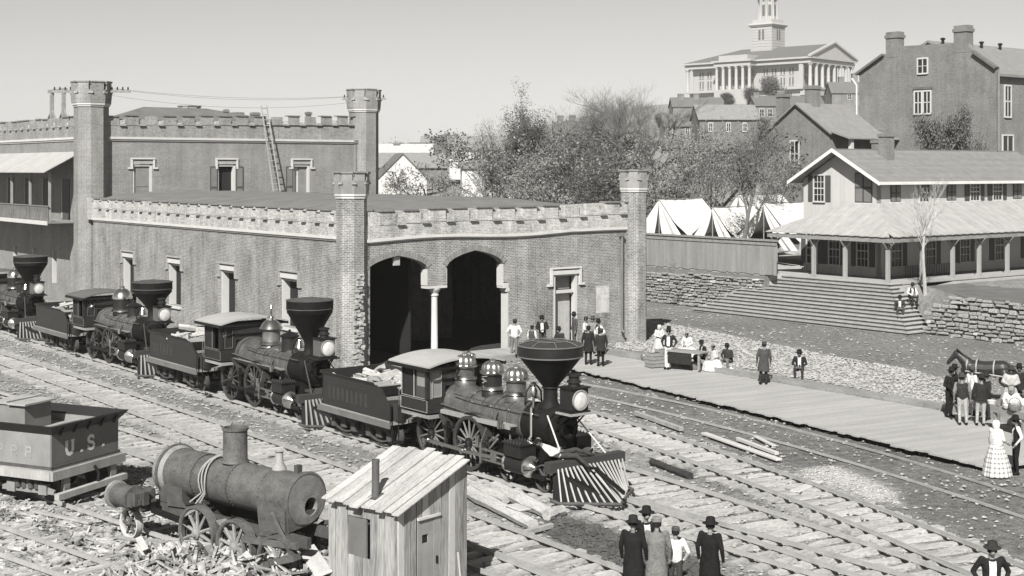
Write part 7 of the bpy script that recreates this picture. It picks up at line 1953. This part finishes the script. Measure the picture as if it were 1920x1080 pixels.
person('man in dark coat sitting alone on the platform kerb', PP_(1500, 712, PZ), 250, 'sit', top=.035, legs=.07, shirt=.6, hat='slouch', skinv=.1)
# around the horse and the long table
person('man in brown hat bending over the goods by the horse shoulder', PP_(1852, 786, PZ), 190, arms='front', top=.05, legs=.06, hat='slouch', hatv=.05, h=1.62)
person('man in dark cloak close behind the dark dressed man at the horse head', PP_(1790, 772, .0), 330, coat=.5, top=.03, legs=.03, hat='slouch', hatv=.03)
person('dark dressed man standing nearest the horse head', PP_(1778, 781, PZ), 300, top=.03, legs=.025, hat='slouch', skinv=.08, arms='carry')
person('man in waistcoat and pale trousers seen from behind at the table', PP_(1806, 797, PZ), 80, vest=.05, shirt=.16, legs=.30, hat='slouch', hatv=.09)
person('man in dark sack coat and pale trousers at the table corner', PP_(1838, 798, PZ), 75, coat=.86, top=.04, legs=.28, hat='slouch', hatv=.04)
person('man in white shirt behind the others by the horse', PP_(1823, 779, PZ), 20, top=.6, legs=.1, hat='cap', hatv=.12)
person('woman in pale wrapper standing behind the long table', PP_(1893, 776, .1), 255, top=.33, legs=.3, skirt=.32, hat='slouch', hatv=.07, arms='front', skinv=.1)
person('man in dark coat standing behind the long table at the frame edge', PP_(1912, 772, .1), 250, coat=.8, top=.04, legs=.05, hat='slouch', skinv=.1)
person('woman in white blouse and dark apron sitting behind the long table', PP_(1898, 788, .2), 240, 'sit', top=.62, legs=.2, skirt=.2, hat='bonnet', hatv=.2, h=1.7, skinv=.1)
person('woman in white blouse sitting at the right end of the long table', PP_(1922, 796, .2), 235, 'sit', top=.62, legs=.2, skirt=.4, hat='none', h=1.7, skinv=.1)
person('woman in plaid skirt and white headscarf standing off the platform corner', PP_(1870, 892, 0), 30, arms='carry', h=1.62, top=.55, legs=.4, skirt='plaid', hat='bonnet', hatv=.65, shawl=.6, skinv=.12)
person('man in dark waistcoat with white sleeves facing the woman in plaid', PP_(1906, 890, 0), 175, arms='pockets', vest=.03, shirt=.62, legs=.025, hat='slouch', hatv=.025, h=1.7)
# on the stairs
q = W(-5.5, 31.0, .71); person('man in dark clothes sitting on the stairs near their corner', q, 262, 'sit', top=.06, legs=.10, shirt=.4, hat='slouch', skinv=.1)
q = W(-5.3, 32.3, 1.33); person('man in waistcoat and white sleeves sitting higher on the stairs', q, 285, 'sit', vest=.05, shirt=.62, legs=.06, hat='slouch', hatv=.05)
# the group in the foreground
person('man in black coat and flat hat seen from behind in the near group', PP_(1189, 1128, 0), 65, coat=.45, top=.025, legs=.03, hat='slouch', hatv=.04, fine=True, skinv=.15)
person('man in dark jacket and wide hat facing the near group', PP_(1210, 1104, 0), 285, arms='pockets', top=.03, legs=.05, shirt=.55, hat='slouch', hatv=.03, fine=True)
person('man in grey coat and grey cap seen from behind in the near group', PP_(1231, 1127, 0), 88, coat=.5, top=.15, legs=.03, hat='cap', hatv=.16, fine=True)
person('boy in white shirt and cap standing right of the grey coat', PP_(1266, 1120, 0), 75, h=1.46, arms='pockets', top=.55, legs=.09, hat='cap', hatv=.12, fine=True)
person('man in long black frock coat standing apart from the near group', PP_(1331, 1130, 0), 60, coat=.4, top=.025, legs=.03, hat='slouch', hatv=.03, fine=True)
person('man with white shirt front and dark jacket in the near right corner', PP_(1858, 1182, 0), 265, arms='pockets', top=.03, legs=.06, shirt=.72, hat='slouch', hatv=.06, fine=True)
# on the front engine's deck
Lm = Matrix.Translation(W(-17.5, LB)) @ Matrix.Rotation(LANG, 4, 'Z')
person('man in white shirt lounging on the pilot deck of the front engine', Lm @ Vector((7.42, -.75, 1.2)), math.degrees(LANG) + 62, 'recline', top=.68, legs=.09, hat='none', skinv=.15)
finish_people()
# ---------------------------------------------------------------- horse
def horse(label, loc, face):
    seg = [((-.62, 0, 1.32), (.0, 0, 1.24), .30, .31), ((0, 0, 1.24), (.62, 0, 1.28), .31, .29), ((.62, .05, 1.3), (.75, 0, 1.15), .26, .2), ((-.72, 0, 1.32), (-.82, 0, 1.1), .25, .2),
           ((.66, 0, 1.4), (1.02, 0, 1.72), .25, .155), ((1.02, 0, 1.72), (1.1, 0, 1.78), .14, .13), ((1.08, 0, 1.78), (1.38, 0, 1.44), .12, .085), ((1.38, 0, 1.44), (1.42, 0, 1.38), .085, .075),
           ((1.05, .06, 1.86), (1.07, .07, 1.98), .032, .014), ((1.05, -.06, 1.86), (1.07, -.07, 1.98), .032, .014)]
    for s in (-1, 1):
        seg += [((.62, .14 * s, 1.1), (.66, .15 * s, .68), .12, .062), ((.66, .15 * s, .68), (.65, .15 * s, .22), .055, .042), ((.65, .15 * s, .2), (.7, .15 * s, .06), .045, .06),
                ((-.72, .15 * s, 1.15), (-.6, .17 * s, .82), .17, .1), ((-.6, .17 * s, .82), (-.86, .16 * s, .55), .095, .055), ((-.86, .16 * s, .55), (-.84, .16 * s, .2), .052, .042), ((-.84, .16 * s, .2), (-.78, .16 * s, .06), .045, .06)]
    m = MB()
    for a, b, ra, rb in seg: capsule(m, a, b, ra, rb, 10)
    me = bpy.data.meshes.new('t'); me.from_pydata(m.v, [], m.f); o = bpy.data.objects.new('t', me); C.objects.link(o)
    r = o.modifiers.new('r', 'REMESH'); r.mode = 'VOXEL'; r.voxel_size = .03; s_ = o.modifiers.new('s', 'SMOOTH'); s_.iterations = 6
    dg = bpy.context.evaluated_depsgraph_get(); dg.update(); me = bpy.data.meshes.new_from_object(o.evaluated_get(dg)); me.materials.clear(); me.materials.append(gm('horse_coat', .022, rough=.45, var=.4, scale=3, bump=.1))
    me.polygons.foreach_set('use_smooth', [True] * len(me.polygons)); bpy.data.objects.remove(o, do_unlink=True)
    t = thing('horse', label, 'horse', loc, R(face)); obj('body', me, None, t)
    m = MB(); m.tube([(-.98, 0, 1.35), (-1.1, 0, 1.2), (-1.14, 0, .8), (-1.1, 0, .5)], [.04, .07, .08, .03], 8); m.build('tail', cloth(.015), t)
    m = MB()
    for k in range(9): p = Vector((.62, 0, 1.56)).lerp(Vector((1.08, 0, 1.95)), k / 8); m.tube([p, p + Vector((-.04, .1, -.05)), p + Vector((-.02, .13, -.22))], [.03, .03, .01], 5)
    m.build('mane', cloth(.012), t)
    m = MB()
    for (x, r_) in ((.3, .335), (-.35, .34)): m.lathe([(r_, -.025), (r_ + .012, 0), (r_, .025)], 20, (x, 0, 1.27), 'x')
    m.lathe([(.27, -.04), (.31, 0), (.27, .04)], 20, (.66, 0, 1.34), 'x'); m.tube([(.7, -.3, 1.15), (0, -.36, 1.1), (-1.3, -.42, 1.0)], .03, 6); m.tube([(.7, .3, 1.15), (0, .36, 1.1), (-1.3, .42, 1.0)], .03, 6); m.build('harness', gm('harness_leather', .3, var=.3), t)
hz_ = P(1858, 757, 0)
horse('dark harnessed horse standing behind the men at the long table', (hz_.x, hz_.y + .6, 0), 150)
# ---------------------------------------------------------------- tables, baskets, bundles
tA, tB = P(1858, 758, 1.08), P(1985, 792, 1.08)
tl_ = (tB - tA).length
tb = thing('long_table', 'long dark plank table on the platform beside the horse', 'table', (tA.x, tA.y, .3), math.atan2(tB.y - tA.y, tB.x - tA.x))
for k in range(3): m = MB(); m.box(0, tl_, k * .3, k * .3 + .29, .72, .78); m.build('top_plank', timber, tb)
m = MB(); m.box(.02, tl_ - .02, -.02, .02, .55, .72); m.build('apron', timber, tb)
for xx in (.1, 1.6, tl_ - .2):
    for yy in (.06, .8): m = MB(); m.box(xx, xx + .1, yy - .05, yy + .05, 0, .72); m.build('leg', timber, tb)
def basket(label, p, r, h, mat, fill=None):
    t = thing('basket', label, 'basket', p, 0)
    m = MB(); m.lathe([(0, .01), (r * .75, .01), (r, h * .7), (r * .95, h), (r * .86, h), (r * .7, .06)], 16, flute=8, fd=.02); m.build('wicker', mat, t)
    m = MB(); pts = [(r * .9 * math.cos(a), 0, h + r * .9 * math.sin(a)) for a in [math.pi * k / 8 for k in range(9)]]; m.tube(pts, .014, 5); m.build('handle', mat, t)
    if fill:
        for k in range(7):
            a = k * 2.4; q = r * .55 * math.sqrt((k + .3) / 7); m = MB(); m.lathe([(0, -.06), (.06, -.02), (.065, .02), (0, .06)], 8, (q * math.cos(a), q * math.sin(a), h * .9)); m.build('contents', fill, t)
wick = gm('wicker', .13, var=.5, scale=20)
basket('round basket of pale goods at the left end of the stall', P(1211, 676, PZ), .24, .24, wick, limepl)
basket('dark wicker basket on the planks under the stall table end', P(1304, 692, PZ), .27, .3, wick, gm('loaves', .3))
basket('basket standing on the long table by the white bundles', Vector((tA.x, tA.y, 1.08)) + (tB - tA).normalized() * 1.7 + Vector((-.1, .45, 0)), .22, .22, wick, gm('loaves', .3))
for i, (px, py, r, lab) in enumerate(((1349, 697, .2, 'white bundle at the feet of the woman on the kerb'), (1371, 699, .16, 'small white bundle before the cloaked figure on the kerb'))):
    m = MB(); m.lathe([(0, 0), (r * .9, .02), (r, r * .6), (r * .6, r * 1.2), (r * .2, r * 1.35), (r * .3, r * 1.6), (0, r * 1.6)], 14, flute=5, fd=.08); tag(m.build('bundle', cloth(.62), None, loc=P(px, py, PZ)), lab, 'bundle')
for i, (f, r, h, lab, mt) in enumerate(((.35, .15, .12, 'pale basin at the near end of the long table', limepl), (.8, .11, .22, 'pale tin pail in the middle of the long table', steel), (1.2, .16, .1, 'white cloth bundle on the long table', limepl))):
    m = MB(); m.lathe([(0, 0), (r * .8, 0), (r, h), (r * .92, h), (r * .7, .03)], 14); p = Vector((tA.x, tA.y, 1.085)) + (tB - tA).normalized() * f + Vector((-.05, .4, 0)); tag(m.build(('basin', 'pail', 'bowl')[i], mt, None, loc=p), lab, ('basin', 'pail', 'bowl')[i])
sA, sB = P(1262, 690, .3), P(1300, 694, .3)
stl = thing('stall_table', 'rough low stall table with dark cloth front on the platform', 'table', (sA.x, sA.y, .3), math.atan2(sB.y - sA.y, sB.x - sA.x))
m = MB(); m.box(-.35, 1.35, .0, .8, .7, .76); m.build('table_top', timber, stl)
m = MB(); m.box(-.3, .9, .03, .06, .2, .7); m.build('hanging_cloth', cloth(.05), stl)
for xx in (-.3, 1.2):
    for yy in (.06, .7): m = MB(); m.box(xx, xx + .09, yy, yy + .09, 0, .7); m.build('leg', timber, stl)
for i, (px, py, lab) in enumerate(((1228, 688, 'dark wooden crate left of the leaning man'), (1246, 680, 'second dark crate behind the leaning man'))):
    p = P(px, py, PZ); t = thing('crate', lab, 'crate', p, .5)
    for k in range(4):
        m = MB(); m.box(-.35, .35, -.26, -.235, .02 + k * .16, .16 + k * .16); m.build('slat', timber, t)
        m = MB(); m.box(-.375, -.35, -.26, .26, .02 + k * .16, .16 + k * .16); m.box(.35, .375, -.26, .26, .02 + k * .16, .16 + k * .16); m.build('end_slat', timber, t)
    m = MB(); m.box(-.35, .35, -.23, .26, .02, .6); m.build('inside', char, t)

# ---------------------------------------------------------------- the air
m = MB(); m.box(-4200, 4200, -60, 1950, -4, 101); hzb = m.build('haze', None, None, uvs=False)
hm2 = bpy.data.materials.new('haze'); hm2.use_nodes = True
nn = hm2.node_tree.nodes; nn.remove(nn['Principled BSDF'])
pv = nn.new('ShaderNodeVolumePrincipled'); pv.inputs['Density'].default_value = .00022; pv.inputs['Color'].default_value = (.9, .89, .865, 1)
hm2.node_tree.links.new(pv.outputs[0], nn['Material Output'].inputs['Volume'])
hzb.data.materials.append(hm2); hzb['kind'] = 'stuff'
S.cycles.volume_bounces = 0
